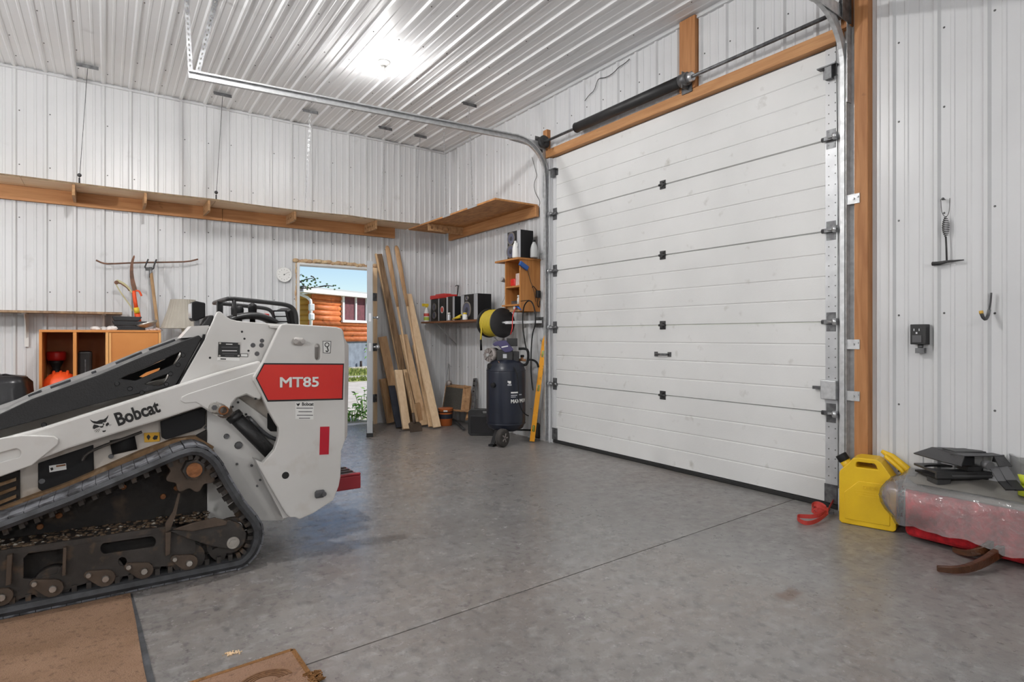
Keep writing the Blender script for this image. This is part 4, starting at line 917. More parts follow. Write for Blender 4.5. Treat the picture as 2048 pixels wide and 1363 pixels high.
# ------------------------------------------------------------------ left wall: wall shelf, orange cupboard, lamp, tools
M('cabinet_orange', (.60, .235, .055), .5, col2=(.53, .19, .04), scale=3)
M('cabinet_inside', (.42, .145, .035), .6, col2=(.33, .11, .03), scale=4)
M('cabinet_edge', (.72, .36, .12), .5)
M('paint_white', (.72, .72, .70), .5)
M('iron_rusty', (.13, .075, .05), .7, col2=(.22, .11, .07), scale=25, metal=.3)
M('orange_plastic', (.80, .085, .015), .45)
M('tape_yellow', (.75, .55, .04), .5)
M('rope', (.52, .48, .28), .9)
ws = thing('wall_shelf', (-.9, 7.05, 1.33), 'narrow brown board shelf on white brackets left of the pruner', 'shelf')
obj('shelf_board', MB().bx(-2.4, .135, 6.90, YL - .02, 1.335, 1.355), 'lumber_dark', ws)
for px in (53, 208, -110):
    x = onY(px, 650, 7.17).x
    bk = obj('shelf_bracket', MB().bx(x - .016, x + .016, YL - .026, YL - .02, 1.02, 1.334).bx(x - .016, x + .016, 6.94, YL - .02, 1.328, 1.334), 'paint_white', ws)
    obj('bracket_web', MB().prism([(YL - .026, 1.1), (YL - .026, 1.328), (6.98, 1.328)], lambda u, q, w: (w, u, q), x - .003, x + .003), 'paint_white', bk)
cb = thing('cupboard', (0, 6.88, 0), 'open-fronted orange cupboard behind the loader', 'cupboard')
X0, X1, Y0, Y1, ZT = -.48, .44, 6.60, 7.15, 1.178
obj('top_panel', MB().bx(X0, X1, Y0, Y1, ZT - .022, ZT), 'cabinet_orange', cb, bevel=.002)
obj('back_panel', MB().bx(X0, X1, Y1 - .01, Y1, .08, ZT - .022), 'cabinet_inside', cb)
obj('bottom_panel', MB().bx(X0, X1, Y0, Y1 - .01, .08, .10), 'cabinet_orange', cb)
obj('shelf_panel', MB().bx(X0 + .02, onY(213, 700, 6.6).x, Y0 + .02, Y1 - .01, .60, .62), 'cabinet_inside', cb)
for a_, b_ in ((78, 84), (146, 153), (211, 217), (317, 322)):
    xa = onY(a_, 700, 6.6).x; xb = onY(b_, 700, 6.6).x
    o = obj('upright_panel', MB().bx(xa, xb, Y0 + .002, Y1 - .01, 0, ZT - .023), 'cabinet_orange', cb)
    obj('upright_edge', MB().bx(xa, xb, Y0 - .002, Y0 + .002, 0, ZT - .023), 'cabinet_orange' if a_ < 210 else 'cabinet_edge', o)
xd0 = onY(218, 700, 6.6).x; xd1 = onY(316.5, 700, 6.6).x
obj('door', MB().bx(xd0, xd1, Y0 + .004, Y0 + .022, .11, ZT - .026), 'cabinet_orange', cb)
obj('door_trim', MB().bx(xd0 - .0, xd0 + .016, Y0 - .004, Y0 + .004, .11, ZT - .026), 'cabinet_edge', cb)
# things inside the cupboard (standing on its shelf)
x = onY(110, 740, 6.85).x
po = thing('fuel_funnel', (x, 7.03, .62), 'black funnel can with a red collar in the left cupboard bay', 'funnel')
obj('can_body', MB().lathe([(.05, .0), (.05, .12), (.035, .16), (.03, .2), (.05, .24), (.062, .27)], (x, 7.03, .621)), 'black_matte', po)
obj('collar', MB().lathe([(.066, 0), (.075, .02), (.075, .07), (.068, .085)], (x, 7.03, .89)), 'knob_red', po)
x = onY(170, 740, 6.85).x
ba = thing('charger', (x, 6.9, .62), 'black tool charger with a strap in the middle cupboard bay', 'charger')
obj('charger_body', MB().bx(x - .055, x + .055, 6.85, 6.95, .621, .98), 'black_plastic', ba, bevel=.02)
obj('strap', MB().bx(x - .002, x + .006, 6.838, 6.85, .66, .90), 'galv_dark', ba)
c_ = onY(121, 768, 6.72)
hh = thing('hard_hat', (c_.x, 6.74, .621), 'bright orange hard hat in the left cupboard bay', 'hard hat')
obj('hat_shell', MB().lathe([(.135, 0), (.133, .05), (.12, .10), (.085, .145), (.04, .165), (.003, .17)], (c_.x, 6.76, .626), None, 28), 'orange_plastic', hh)
obj('hat_brim', MB().lathe([(.13, 0), (.155, .0), (.155, .006), (.13, .008)], (c_.x, 6.75, .622), None, 28), 'orange_plastic', hh)
mb = MB()
for a_ in (-.05, 0, .05): mb.tube([(c_.x + a_, 6.76 - .12 * cos(t) * (1 - abs(a_) * 3), .632 + .165 * sin(t)) for t in [pi * i / 10 for i in range(11)]], .012, 6)
obj('hat_ridges', mb, 'orange_plastic', hh)['kind'] = 'stuff'
tag(obj('capped_bottle', MB().lathe([(.03, 0), (.035, .01), (.035, .05), (.02, .06), (.02, .09), (.006, .1)], (onY(150, 766, 6.72).x, 6.70, .621)), 'tape_yellow'), 'small yellow capped bottle beside the orange hard hat', 'bottle')
# on top of the cupboard
zt = ZT + .0005
tr = thing('pan_stack', (.2, 6.86, zt), 'stack of black oil drain pans on the orange cupboard', 'pan')
for k, (w, z, sh) in enumerate(((.135, 0, -.02), (.14, .045, -.03), (.12, .09, -.055))):
    cx = onY(265 + k, 640, 6.86).x + sh
    obj('pan', MB().prism([(cx - w * .85, zt + z), (cx + w * .8, zt + z), (cx + w, zt + z + .034), (cx + w, zt + z + .04), (cx - w, zt + z + .042), (cx - w, zt + z + .036)], lambda u, q, v_: (u, v_, q), 6.74, 6.98), 'black_gloss', tr, bevel=.006)
tag(obj('steel_bowl', MB().lathe([(.03, 0), (.05, .004), (.085, .03), (.095, .05), (.09, .05), (.05, .01), (.01, .008)], (onY(297, 648, 6.78).x, 6.76, zt + .03), Matrix.Rotation(R(-18), 3, 'Y')), 'steel_bright'), 'small shiny steel bowl tilted against the black pans', 'bowl')
def crumple(name, c, r, n_, mat, label, cat, fl=.35):
    rnd = random.Random(int(c[0] * 100)); mb = MB()
    for i in range(n_):
        mb.sphere((c[0] + rnd.uniform(-r, r), c[1] + rnd.uniform(-r, r) * .5, c[2] + r * fl * rnd.uniform(.5, 1)), r * rnd.uniform(.22, .4), 6, 4, (rnd.uniform(.8, 1.6), 1, rnd.uniform(.5, 1)))
    return tag(obj(name, mb, mat), label, cat)
M('plastic_bag', (.70, .68, .66), .35, alpha=1)
M('rag_pink', (.52, .36, .33), .9, col2=(.65, .55, .5), scale=30)
c0_ = onY(208, 652, 6.8); crumple('plastic_bag', (c0_.x, 6.8, zt - .01), .085, 16, 'plastic_bag', 'crumpled clear plastic bag on the orange cupboard left of the pans', 'bag')
c0_ = onY(306, 655, 6.75); crumple('rag', (c0_.x, 6.75, zt - .01), .06, 12, 'rag_pink', 'wadded pinkish rag on the orange cupboard right of the pans', 'rag')
# pole pruner head standing behind the pans
pr = thing('pole_pruner', (.3, 7.0, zt), 'orange-headed pole pruner with a curved rusty saw blade', 'pruner')
q_ = lambda x, y, Y=7.02: onY(180 + x * .1321, 490 + y * .1321, Y)
out = [(670, 150), (680, 175), (665, 235), (655, 300), (658, 420), (672, 520), (700, 620), (715, 690), (650, 690), (620, 600), (605, 480), (603, 380), (612, 280), (630, 215), (655, 165)]
pl_ = [(q_(*o_).x, q_(*o_).z) for o_ in out]
obj('saw_blade', MB().prism(pl_, Y3, 7.02, 7.024), 'iron_rusty', pr)
obj('pruner_head', MB().tube([q_(665, 690), q_(670, 760), q_(685, 860), q_(700, 950)], [.026, .030, .030, .030], 8, flat=(.6, 1), up=(0, 1, 0)), 'orange_plastic', pr)
obj('head_hook', MB().tube(smooth([q_(690, 690), q_(740, 690), q_(765, 730), q_(780, 770)], 1), [.012] * 7 + [.004] if False else .010, 6), 'orange_plastic', pr)
obj('pole_wrap', MB().tube([q_(698, 945), q_(715, 1030)], .036, 8, flat=(.7, 1), up=(0, 1, 0)), 'tape_yellow', pr)
obj('pole_stub', MB().tube([q_(712, 1020), q_(725, 1090), Vector((q_(728, 1110).x, 6.97, zt + .07))], .027, 8), 'orange_plastic', pr)
obj('spring_arm', MB().tube(smooth([q_(640, 720), q_(540, 600), q_(440, 545), q_(400, 535)], 2), .012, 6), 'rope', pr)
obj('pulley', MB().cyl(q_(402, 565, 7.03), q_(402, 565, 7.01), .02, seg=12).tube([q_(402, 565), q_(470, 580), q_(560, 640), q_(600, 690)], .009, 6), 'iron_rusty', pr)
obj('pull_rope', MB().tube(smooth([q_(395, 590), q_(440, 680), q_(540, 820), q_(620, 930), q_(640, 1000)], 2), .006, 6), 'rope', pr)
obj('pruner_base', MB().lathe([(.065, 0), (.062, .01), (.03, .02), (.022, .06)], (q_(735, 1100, 6.97).x, 6.97, zt + .001), None, 16), 'iron_rusty', pr)
# bowed iron bar and the fork pole
ib = tag(obj('iron_bar', MB().tube(smooth([onY(192, 520, 7.10), onY(205, 526, 7.10), onY(218, 527.5, 7.10), onY(270, 525, 7.10), onY(340, 524, 7.10), onY(376, 523, 7.10), onY(396, 518, 7.10)], 1), .0135, 6, flat=(.6, 1), up=(0, 1, 0)), 'iron_rusty'), 'long bowed rusty iron bar hung level on the left wall', 'iron bar')
fk = thing('fork_pole', (.42, 7.0, 0), 'long wooden pole with a two-pronged steel fork leaning on the left wall', 'pole')
tp_ = onY(302, 545, 7.06); bt_ = onY(320, 690, 6.9); bt_ = tp_ + (bt_ - tp_) * ((tp_.z - .0) / (tp_.z - bt_.z)); bt_.z = .012
obj('pole', MB().tube([bt_, tp_], .0155, 10), 'oak', fk)
obj('ferrule', MB().tube([tp_ - Vector((0, 0, .05)), tp_ + Vector((-.004, 0, .055))], [.018, .016], 10), 'galv_dark', fk)
s_ = onY(300, 537, 7.06)
obj('fork', MB().tube(smooth([onY(296.5, 518, 7.05), onY(292, 528, 7.05), onY(289, 536, 7.06), s_, onY(307, 538, 7.06), onY(308, 530, 7.05), onY(313, 518.5, 7.05)], 1), .008, 6).bx(s_.x - .04, s_.x + .02, 7.045, 7.075, s_.z - .02, s_.z + .01), 'dark_steel', fk)
# dial thermometer
c_ = onY(568, 549, YL - .025); tm = thing('wall_thermometer', c_, 'round white dial thermometer beside the entry door', 'thermometer')
rt = Matrix.Rotation(R(90), 3, 'X')
obj('case', MB().lathe([(.085, -.012), (.088, 0), (.086, .014), (.080, .016), (.078, .012)], c_, rt, 32), 'porcelain', tm)
obj('dial', MB().lathe([(.078, .0), (.078, .0125)], c_, rt, 32), 'decal_white', tm)
mb = MB()
for k in range(12):
    a = 2 * pi * k / 12; mb.box(c_ + Vector((.060 * cos(a), -.0128, .060 * sin(a))), (.008, .0012, .004), Matrix.Rotation(-a, 3, 'Y'))
obj('dial_marks', mb, 'decal_black', tm)['kind'] = 'stuff'
obj('needle', MB().beam(c_ + Vector((-.01, -.0135, -.008)), c_ + Vector((.045, -.0135, .03)), .003, .002).cyl(c_ + Vector((0, -.0125, 0)), c_ + Vector((0, -.016, 0)), .008, seg=10), 'galv_dark', tm)
# table lamp on a small white stand
M('lamp_fabric', (.46, .43, .37), .9, col2=(.36, .33, .28), scale=3)
M('lamp_inner', (.80, .70, .46), .8)
M('gold', (.62, .42, .14), .35, metal=.7)
xl = onY(366, 640, 6.75).x; ylp = 6.75
ss = thing('side_stand', (xl, 6.85, 0), 'small white stand under the table lamp', 'stand')
obj('stand_top', MB().bx(xl - .17, xl + .2, 6.6, 7.1, .93, .955), 'paint_white', ss, bevel=.003)
for dx in (-.15, .18):
    for dy in (6.62, 7.08): obj('leg', MB().bx(xl + dx - .02, xl + dx + .02, dy - .02, dy + .02, 0, .93), 'paint_white', ss)
obj('frame_panel', MB().bx(xl - .16, xl + .19, 7.06, 7.075, .2, .93), 'paint_white', ss)
tl_ = thing('table_lamp', (xl, ylp, .955), 'table lamp with a pleated beige shade behind the loader', 'lamp')
zb = onY(366, 654, 6.75).z; zt_ = onY(366, 599, 6.75).z; n_ = 60; mb = MB(); vs = []
for r0, z in ((.195, zb - .012), (.165, zb + .08), (.135, zb + .17), (.11, zt_)):
    for k in range(n_): 
        a = 2 * pi * k / n_; r_ = r0 * (1 + (.012 if k % 2 else -.012)); vs.append((xl + r_ * cos(a), ylp + r_ * sin(a), z))
fs = [(i * n_ + k, i * n_ + (k + 1) % n_, (i + 1) * n_ + (k + 1) % n_, (i + 1) * n_ + k) for i in range(3) for k in range(n_)]
sh = obj('lamp_shade', mb.add(vs, fs), 'lamp_fabric', tl_, fix=False)
so = sh.modifiers.new('thickness', 'SOLIDIFY'); so.thickness = .004
obj('shade_lining', MB().lathe([(.172, zb - .006), (.092, zt_ - .006)], (xl, ylp, 0), None, 40, caps=False), 'lamp_inner', sh, fix=False)
obj('lamp_base', MB().lathe([(.075, 0), (.07, .012), (.03, .02), (.022, .04), (.04, .07), (.05, .1), (.035, .14), (.015, .16), (.01, .26)], (xl, ylp, .9555), None, 20), 'porcelain', tl_)
mb = MB()
for k in range(7):
    a = 2 * pi * k / 7; mb.sphere((xl + .05 * cos(a), ylp + .05 * sin(a), 1.06 + .012 * (k % 3)), .016, 8, 5)
obj('gilt_flowers', mb, 'gold', tl_)['kind'] = 'stuff'
# black bag standing at the far left
bgm = M('bag_black', (.010, .010, .012), .28, bump=.6, bscale=6)
c_ = onY(10, 770, 6.3); bg = thing('garbage_bag', (c_.x, 6.4, 0), 'full shiny black garbage bag at the left edge behind the loader', 'bag')
mb = MB(); rnd = random.Random(5); seg = 22; prof = [(.16, 0), (.22, .1), (.24, .35), (.235, .55), (.215, .68), (.19, .73), (.06, .75)]; vs = []
xc = onY(-5, 770, 6.4).x
for r_, z in prof:
    for k in range(seg):
        a = 2 * pi * k / seg; q = r_ * (1 + rnd.uniform(-.07, .07)); e = 1 / max(abs(cos(a)), abs(sin(a))) ** .55; vs.append((xc + q * e * cos(a), 6.4 + q * e * sin(a) * .8, z * 1.07 + rnd.uniform(-.01, .01)))
fs = [(i * seg + k, i * seg + (k + 1) % seg, (i + 1) * seg + (k + 1) % seg, (i + 1) * seg + k) for i in range(len(prof) - 1) for k in range(seg)] + [tuple((len(prof) - 1) * seg + k for k in range(seg)), tuple(reversed(range(seg)))]
obj('bag_body', mb.add(vs, fs, True), 'bag_black', bg)
obj('bag_tag', MB().prism([(onY(44, 760, 6.3).x, onY(44, 760, 6.3).z), (onY(57, 790, 6.3).x, onY(57, 790, 6.3).z), (onY(44, 782, 6.3).x, onY(44, 782, 6.3).z)], Y3, 6.33, 6.40), 'rag_pink', bg)

# ------------------------------------------------------------------ lumber leaning in the corner by the entry door
def plank(label, tx, ty, bx_, by, w, t_, mat, name='plank', ytop=7.12, zb_=.004, tilt=0.0, cat='plank', grp='lumber leaning by the entry door'):
    p1 = onY(tx, ty, ytop); p0 = onZ(bx_, by, 0.0); d = (p1 - p0).normalized()
    p0 = p0 + Vector((0, 0, t_ * .5 + zb_))
    o = obj(name, MB().beam(p0, p1, w, t_, (tilt, -1, 0)), mat, bevel=.002, seg=1)
    return tag(o, label, cat, grp)
M('navy_board', (.018, .022, .035), .6, col2=(.03, .034, .048), scale=10)
plank('wide pale pine board with knots, rightmost of the leaning lumber', 815.5, 588, 874, 857, .098, .03, 'lumber_pale', ytop=7.1)
plank('tall streaky grey-brown plank, tallest of the square-ended leaning lumber', 757, 508, 826, 846, .085, .035, 'lumber_dark', ytop=7.13, tilt=.25)
plank('pale thin batten along the edge of the tall streaky plank', 751.5, 507, 819, 846, .018, .036, 'lumber', ytop=7.12)
plank('wide tan board with a clean square top behind the tall plank', 764.5, 673, 801, 850, .115, .02, 'lumber_old', ytop=7.09)
plank('dark navy painted board low beside the entry door', 783, 771, 799, 857, .085, .02, 'navy_board', ytop=6.86)
plank('short pale pine board in front of the leaning lumber', 796, 740, 813.5, 861, .098, .035, 'lumber_pale', ytop=6.72)
plank('narrow pale board just right of the short pine board', 809, 739, 835, 858, .05, .03, 'lumber', ytop=6.78)
plank('broad tan plank in the middle of the leaning lumber', 806, 669, 848, 853, .11, .03, 'lumber', ytop=7.07)
plank('narrow tan board second from the wide knotty pine board', 829, 690, 862, 856, .055, .03, 'lumber', ytop=7.05)
plank('stubby sawn-off timber block behind the square shovel', 832, 806, 838, 853, .09, .05, 'lumber_old', ytop=6.62)
plank('rough bark-edged slab leaning right at the hinge jamb', 765, 757, 781, 849, .09, .045, 'lumber_old', ytop=7.05, tilt=.3)
def paddle(label, tx, ty, bx_, by):
    p1 = onY(tx, ty, 7.13); p0 = onZ(bx_, by, 0) + Vector((0, 0, .02)); L = (p1 - p0)
    t_ = thing('canoe_paddle', p0, label, 'paddle', 'paddles among the leaning lumber')
    ps = [p1 - L * f for f in (0, .006, .02, .10, .28, .36)]
    obj('blade', MB().tube(ps, [.012, .024, .032, .034, .026, .016], 10, flat=(1, .28), up=(0, -1, 0)), 'lumber_old', t_)
    obj('shaft', MB().tube([p1 - L * .35, p0], .0155, 10), 'lumber', t_)
paddle('round-tipped wooden paddle just right of the tall streaky plank', 774, 491, 836, 850)
paddle('narrower round-tipped wooden paddle rising behind the knotty pine board', 792.5, 491, 858, 852)
sv = thing('square_shovel', onZ(830, 862, 0), 'small rusty square shovel standing blade down before the lumber', 'shovel')
b0 = onZ(831, 863, .002); Yb = b0.y
bl = [(817, 847), (822, 843), (838, 843), (842.5, 847), (845, 861), (841, 864), (821, 865)]
obj('blade', MB().prism([((onY(x, y, Yb)).x, onY(x, y, Yb).z) for x, y in bl], Y3, Yb, Yb + .006), 'rust_plate', sv)
obj('socket', MB().tube([onY(829, 846, Yb), onY(826, 825, Yb + .03)], [.02, .016], 8), 'rust_plate', sv)
obj('handle', MB().tube([onY(826, 826, Yb + .03), onY(812, 745, Yb + .35)], .015, 8), 'oak', sv)
# ------------------------------------------------------------------ corner: wall shelf with stereo gear
M('silver_plastic', (.50, .51, .54), .35, metal=.3)
M('speaker_cone', (.05, .052, .065), .5)
M('speaker_ring', (.17, .15, .13), .5)
M('speaker_blue', (.10, .105, .16), .45)
M('red_plastic', (.62, .03, .025), .4)
M('blue_plastic', (.02, .09, .32), .4)
M('clear_plastic', (.46, .47, .47), .2)
M('yellow_hose', (.55, .42, .03), .5)
M('bottle_white', (.80, .80, .78), .35)
M('label_red', (.6, .08, .06), .5); M('label_green', (.45, .55, .08), .5)
wood('cabinet_pine', (.52, .23, .065), (.40, .155, .035), 'z')
wood('shelf_brown', (.26, .11, .045), (.18, .07, .03), 'y')
ZS2 = 1.312
cs = thing('wall_shelf', (3.66, 6.4, ZS2), 'brown wooden shelf holding stereo speakers in the corner', 'shelf')
obj('shelf_board', MB().bx(3.46, XD - .02, 5.56, 7.12, ZS2 - .02, ZS2), 'shelf_brown', cs)
for y in (6.85, 5.75):
    b = obj('shelf_bracket', MB().bx(XD - .024, XD - .018, y - .012, y + .012, ZS2 - .33, ZS2 - .021).bx(3.52, XD - .02, y - .012, y + .012, ZS2 - .026, ZS2 - .0205), 'galvanised', cs)
    obj('bracket_strut', MB().tube([(XD - .024, y, ZS2 - .30), (3.70, y, ZS2 - .17), (3.56, y, ZS2 - .03)], .007, 6), 'galvanised', b)
zs = ZS2 + .0005
def yz(px, X): return onX(px, 600, X).y
def circle_disc(mb, c, r, h, seg=24): return mb.lathe([(r, 0), (r, h)], c, Matrix.Rotation(R(-90), 3, 'Y'), seg)
def speaker(label, X, pxl, pxr, ztop, depth, z0, cones, stripe=True, sside='black_matte', front='black_plastic', group='stereo speakers'):
    ya, yb = yz(pxr, X), yz(pxl, X)
    t = thing('speaker', (X + depth / 2, (ya + yb) / 2, z0), label, 'speaker', group)
    obj('speaker_box', MB().bx(X + .004, X + depth, ya, yb, z0, ztop), sside, t, bevel=.003)
    w = yb - ya
    if stripe:
        for a_, b_ in ((ya + .002, ya + w * .20), (yb - w * .2, yb - .002)): obj('silver_trim', MB().bx(X - .004, X + .004, a_, b_, z0 + .004, ztop - .004), 'silver_plastic', t, bevel=.002)
    obj('baffle', MB().bx(X - .001, X + .004, ya + w * (.2 if stripe else .02), yb - w * (.2 if stripe else .02), z0 + .004, ztop - .004), front, t)
    for k, (fy, fz, r_) in enumerate(cones):
        c = (X - .001, ya + w * fy, z0 + (ztop - z0) * fz)
        ring = obj('cone_ring', MB().lathe([(r_ * .86, -.004), (r_, .0), (r_, .008), (r_ * .88, .014), (r_ * .8, .004)], c, Matrix.Rotation(R(-90), 3, 'Y'), 24), 'speaker_ring', t)
        obj('cone', MB().lathe([(r_ * .86, .006), (r_ * .5, .001)], c, Matrix.Rotation(R(-90), 3, 'Y'), 24), 'speaker_blue', ring)
        obj('dust_cap', MB().lathe([(r_ * .46, .002), (r_ * .3, .008), (r_ * .05, .011)], c, Matrix.Rotation(R(-90), 3, 'Y'), 20), 'speaker_cone', ring)
    return t
def ztop(px, py, X): return onX(px, py, X).z
speaker('large stereo speaker with a bluish woofer on the brown corner shelf', 3.53, 922, 955, ztop(938, 588, 3.53), .19, zs, [(.62, .40, .098), (.6, .85, .03)])
speaker('narrow silver-trimmed stereo speaker in the middle of the corner shelf', 3.55, 893, 909, ztop(905, 592, 3.55), .18, zs, [], True)
speaker('black stereo speaker under the red box on the corner shelf', 3.60, 862, 877, ztop(870, 598, 3.60), .16, zs, [(.5, .65, .05), (.5, .28, .05)], False)
y0 = yz(860, 3.58); y1 = yz(893, 3.58); zb = ztop(870, 598, 3.60) + .001
rb = thing('tool_tray', (3.66, (y0 + y1) / 2, zb), 'red plastic tray lying on a black speaker', 'tray')
obj('tray_body', MB().bx(3.59, 3.76, yz(893, 3.6), yz(861, 3.6), zb, zb + .05), 'red_plastic', rb, bevel=.008)
obj('tray_handle', MB().bx(3.62, 3.73, yz(885, 3.6), yz(868, 3.6), zb + .05, zb + .065), 'red_plastic', rb, bevel=.004)
bx_ = thing('product_box', (3.6, yz(884, 3.56), zs), 'tall black box with a round red emblem on the corner shelf', 'box')
ya, yb = yz(891, 3.56), yz(877, 3.56); zt2 = ztop(884, 596, 3.56)
obj('box_body', MB().bx(3.56, 3.67, ya, yb, zs, zt2), 'black_gloss', bx_, bevel=.003)
obj('box_edge', MB().bx(3.556, 3.56, yb - .02, yb, zs, zt2), 'silver_plastic', bx_)
circ = (3.559, (ya + yb) / 2 - .008, (zs + zt2) / 2 - .0)
obj('emblem', circle_disc(MB(), circ, .045, .002), 'decal_white', bx_); obj('emblem_disc', circle_disc(MB(), (3.5568, circ[1], circ[2]), .034, .001), 'label_red', bx_)
def spray(label, px, X, h, r_, body, cap, name='spray_bottle'):
    y = yz(px, X); t = thing(name, (X, y, zs), label, 'bottle')
    obj('bottle_body', MB().lathe([(r_, 0), (r_ * 1.02, h * .02), (r_, h * .5), (r_ * .75, h * .62), (r_ * .4, h * .72), (r_ * .36, h * .8)], (X, y, zs), None, 18), body, t)
    obj('label', MB().lathe([(r_ * 1.03, h * .3), (r_ * 1.03, h * .46)], (X, y, zs), None, 18, caps=False), 'label_red', t); obj('label', MB().lathe([(r_ * 1.03, h * .08), (r_ * 1.03, h * .26)], (X, y, zs), None, 18, caps=False), 'label_green', t)
    obj('trigger_head', MB().bx(X - .05, X + .025, y - .014, y + .014, zs + h * .84, zs + h * 1.0).cyl((X, y, zs + h * .78), (X, y, zs + h * .86), r_ * .4, seg=12).bx(X - .06, X - .05, y - .018, y + .018, zs + h * .86, zs + h), cap, t, bevel=.003)
spray('white spray bottle with a yellow nozzle at the left end of the corner shelf', 853, 3.51, .24, .036, 'bottle_white', 'tape_yellow')
def jar(label, px, X, h, r_, mat, name='jar', cat='jar', capm='bottle_white'):
    y = yz(px, X); t = thing(name, (X, y, zs), label, cat)
    obj('jar_body', MB().lathe([(r_, 0), (r_ * 1.05, h * .1), (r_, h * .65), (r_ * .7, h * .78)], (X, y, zs), None, 16), mat, t); obj('lid', MB().lathe([(r_ * .78, h * .78), (r_ * .8, h * .95), (r_ * .7, h)], (X, y, zs), None, 16), capm, t)
jar('small silver jar before the narrow speaker on the corner shelf', 898, 3.49, .10, .022, 'silver_plastic')
jar('small yellow-lidded pot under the large speaker', 930, 3.48, .085, .03, 'bottle_white', capm='tape_yellow')
cg = thing('caulking_gun', (3.5, yz(914, 3.49), zs), 'yellow caulking gun lying on the corner shelf', 'caulking gun')
a_ = Vector((3.49, yz(905, 3.49), zs + .014)); b_ = Vector((3.5, yz(922, 3.5), zs + .05))
obj('barrel', MB().tube([a_, b_], [.008, .022], 10), 'tape_yellow', cg); obj('grip', MB().beam(b_, b_ + Vector((0, -.03, -.036)), .018, .02), 'black_plastic', cg)
tag(obj('cable_loop', MB().tube(smooth([(XD - .02, yz(915, 3.84), 1.80), (XD - .024, yz(914, 3.84), 1.68), (XD - .024, yz(911, 3.84), 1.52), (3.80, yz(909.5, 3.8), zs + .14)], 2), .006, 6)
    .tube(smooth([(XD - .02, yz(909.5, 3.84), 1.79), (XD - .022, yz(913, 3.84), 1.80), (XD - .022, yz(915, 3.84), 1.79)], 1), .005, 6), 'black_matte'), 'thin black cable hanging down to the corner shelf', 'cable')

# ------------------------------------------------------------------ small pine cabinet on the wall with its contents
kb = thing('wall_cabinet', (3.73, 5.15, 1.38), 'small orange pine wall cabinet with open shelves beside the overhead door', 'cabinet')
KX, KY0, KY1, KZ0, KZ1 = 3.59, 5.02, 5.31, 1.385, 1.93
obj('side_panel', MB().bx(KX, XD - .018, KY0, KY0 + .02, KZ0, KZ1), 'cabinet_pine', kb); obj('side_panel', MB().bx(KX, XD - .018, KY1 - .02, KY1, KZ0, KZ1), 'cabinet_pine', kb)
obj('back_panel', MB().bx(XD - .028, XD - .018, KY0 + .02, KY1 - .02, KZ0, KZ1), 'cabinet_pine', kb)
obj('top_board', MB().bx(KX - .035, XD - .018, KY0 - .01, KY1 + .15, KZ1, KZ1 + .02), 'cabinet_pine', kb)
for z in (1.66, 1.46): obj('shelf_board', MB().bx(KX - .0 if z > 1.5 else KX - .03, XD - .03, KY0 + .02, KY1 - .02 if z > 1.5 else KY1 + .02, z - .018, z), 'cabinet_pine', kb)
obj('apron', MB().bx(KX + .02, KX + .035, KY0 + .02, KY1 - .02, KZ0, 1.44), 'lumber_old', kb)
kt = KZ1 + .0205
def yk(px, X): return onX(px, 600, X).y
t = speaker('silver-trimmed speaker standing on top of the pine wall cabinet', 3.60, 1009, 1041, ztop(1030, 461, 3.60), .17, kt, [(.55, .74, .07), (.58, .28, .075)])
yj = yk(1029, 3.565); jg = thing('white_jug', (3.575, yj, kt), 'white plastic jug in front of the speaker on the pine cabinet', 'jug')
obj('jug_body', MB().lathe([(.030, 0), (.032, .01), (.031, .10), (.022, .14), (.012, .16), (.012, .18)], (3.575, yj, kt), None, 18), 'bottle_white', jg)
obj('jug_handle', MB().tube([(3.575 + .0 + .02 * 0, yj - .022 - .018 * sin(a), kt + .135 + .022 * cos(a)) for a in [pi * i / 8 for i in range(9)]], .005, 6), 'bottle_white', jg)
yj = yk(1068, 3.72); cbt = thing('clear_bottle', (3.72, yj, kt), 'clear plastic bottle with a black cap on the pine cabinet', 'bottle')
obj('bottle_body', MB().lathe([(.038, 0), (.04, .01), (.039, .09), (.03, .13), (.016, .155), (.015, .165)], (3.72, yj, kt), None, 18), 'clear_plastic', cbt); obj('bottle_cap', MB().lathe([(.017, .165), (.017, .185)], (3.72, yj, kt), None, 14), 'black_matte', cbt)
def kbox(name, label, cat, X, p0, p1, z0, z1, d, mat, bevel=.006):
    return tag(obj(name, MB().bx(X, X + d, yk(p1, X), yk(p0, X), z0, z1), mat, bevel=bevel, seg=3), label, cat)
kbox('paper_bag', 'white and red bag on the upper shelf of the pine cabinet', 'bag', 3.65, 1017, 1029, 1.6605, 1.75, .1, 'red_plastic', .02)
kbox('carton', 'white carton behind the red bag in the pine cabinet', 'carton', 3.765, 1019, 1031, 1.6605, 1.87, .06, 'bottle_white')
kbox('pink_carton', 'pale pink carton on the upper shelf of the pine cabinet', 'carton', 3.66, 1031, 1040, 1.6605, 1.80, .1, 'rag_pink')
kbox('grey_case', 'flat grey case on the lower shelf of the pine cabinet', 'case', 3.66, 1017, 1033, 1.4605, 1.505, .12, 'galv_dark')
yj = yk(1037, 3.64); gb = thing('glue_bottle', (3.64, yj, 1.4605), 'small white glue bottle on the lower shelf of the pine cabinet', 'bottle')
obj('bottle_body', MB().lathe([(.014, 0), (.014, .06), (.007, .075), (.007, .08)], (3.64, yj, 1.4605), None, 12), 'bottle_white', gb); obj('bottle_cap', MB().lathe([(.012, .08), (.012, .10)], (3.64, yj, 1.4605), None, 12), 'bottle_white', gb)
bc = thing('chalk_reel', (3.56, KY0 - .02, 1.84), 'blue chalk line reel hooked on the corner of the pine cabinet', 'chalk reel')
mt = Matrix.Rotation(R(-25), 3, 'Y')
obj('reel_case', MB().box((3.62, KY0 - .018, 1.862), (.12, .03, .05), Matrix.Rotation(R(28), 3, 'Y')), 'blue_plastic', bc, bevel=.008)
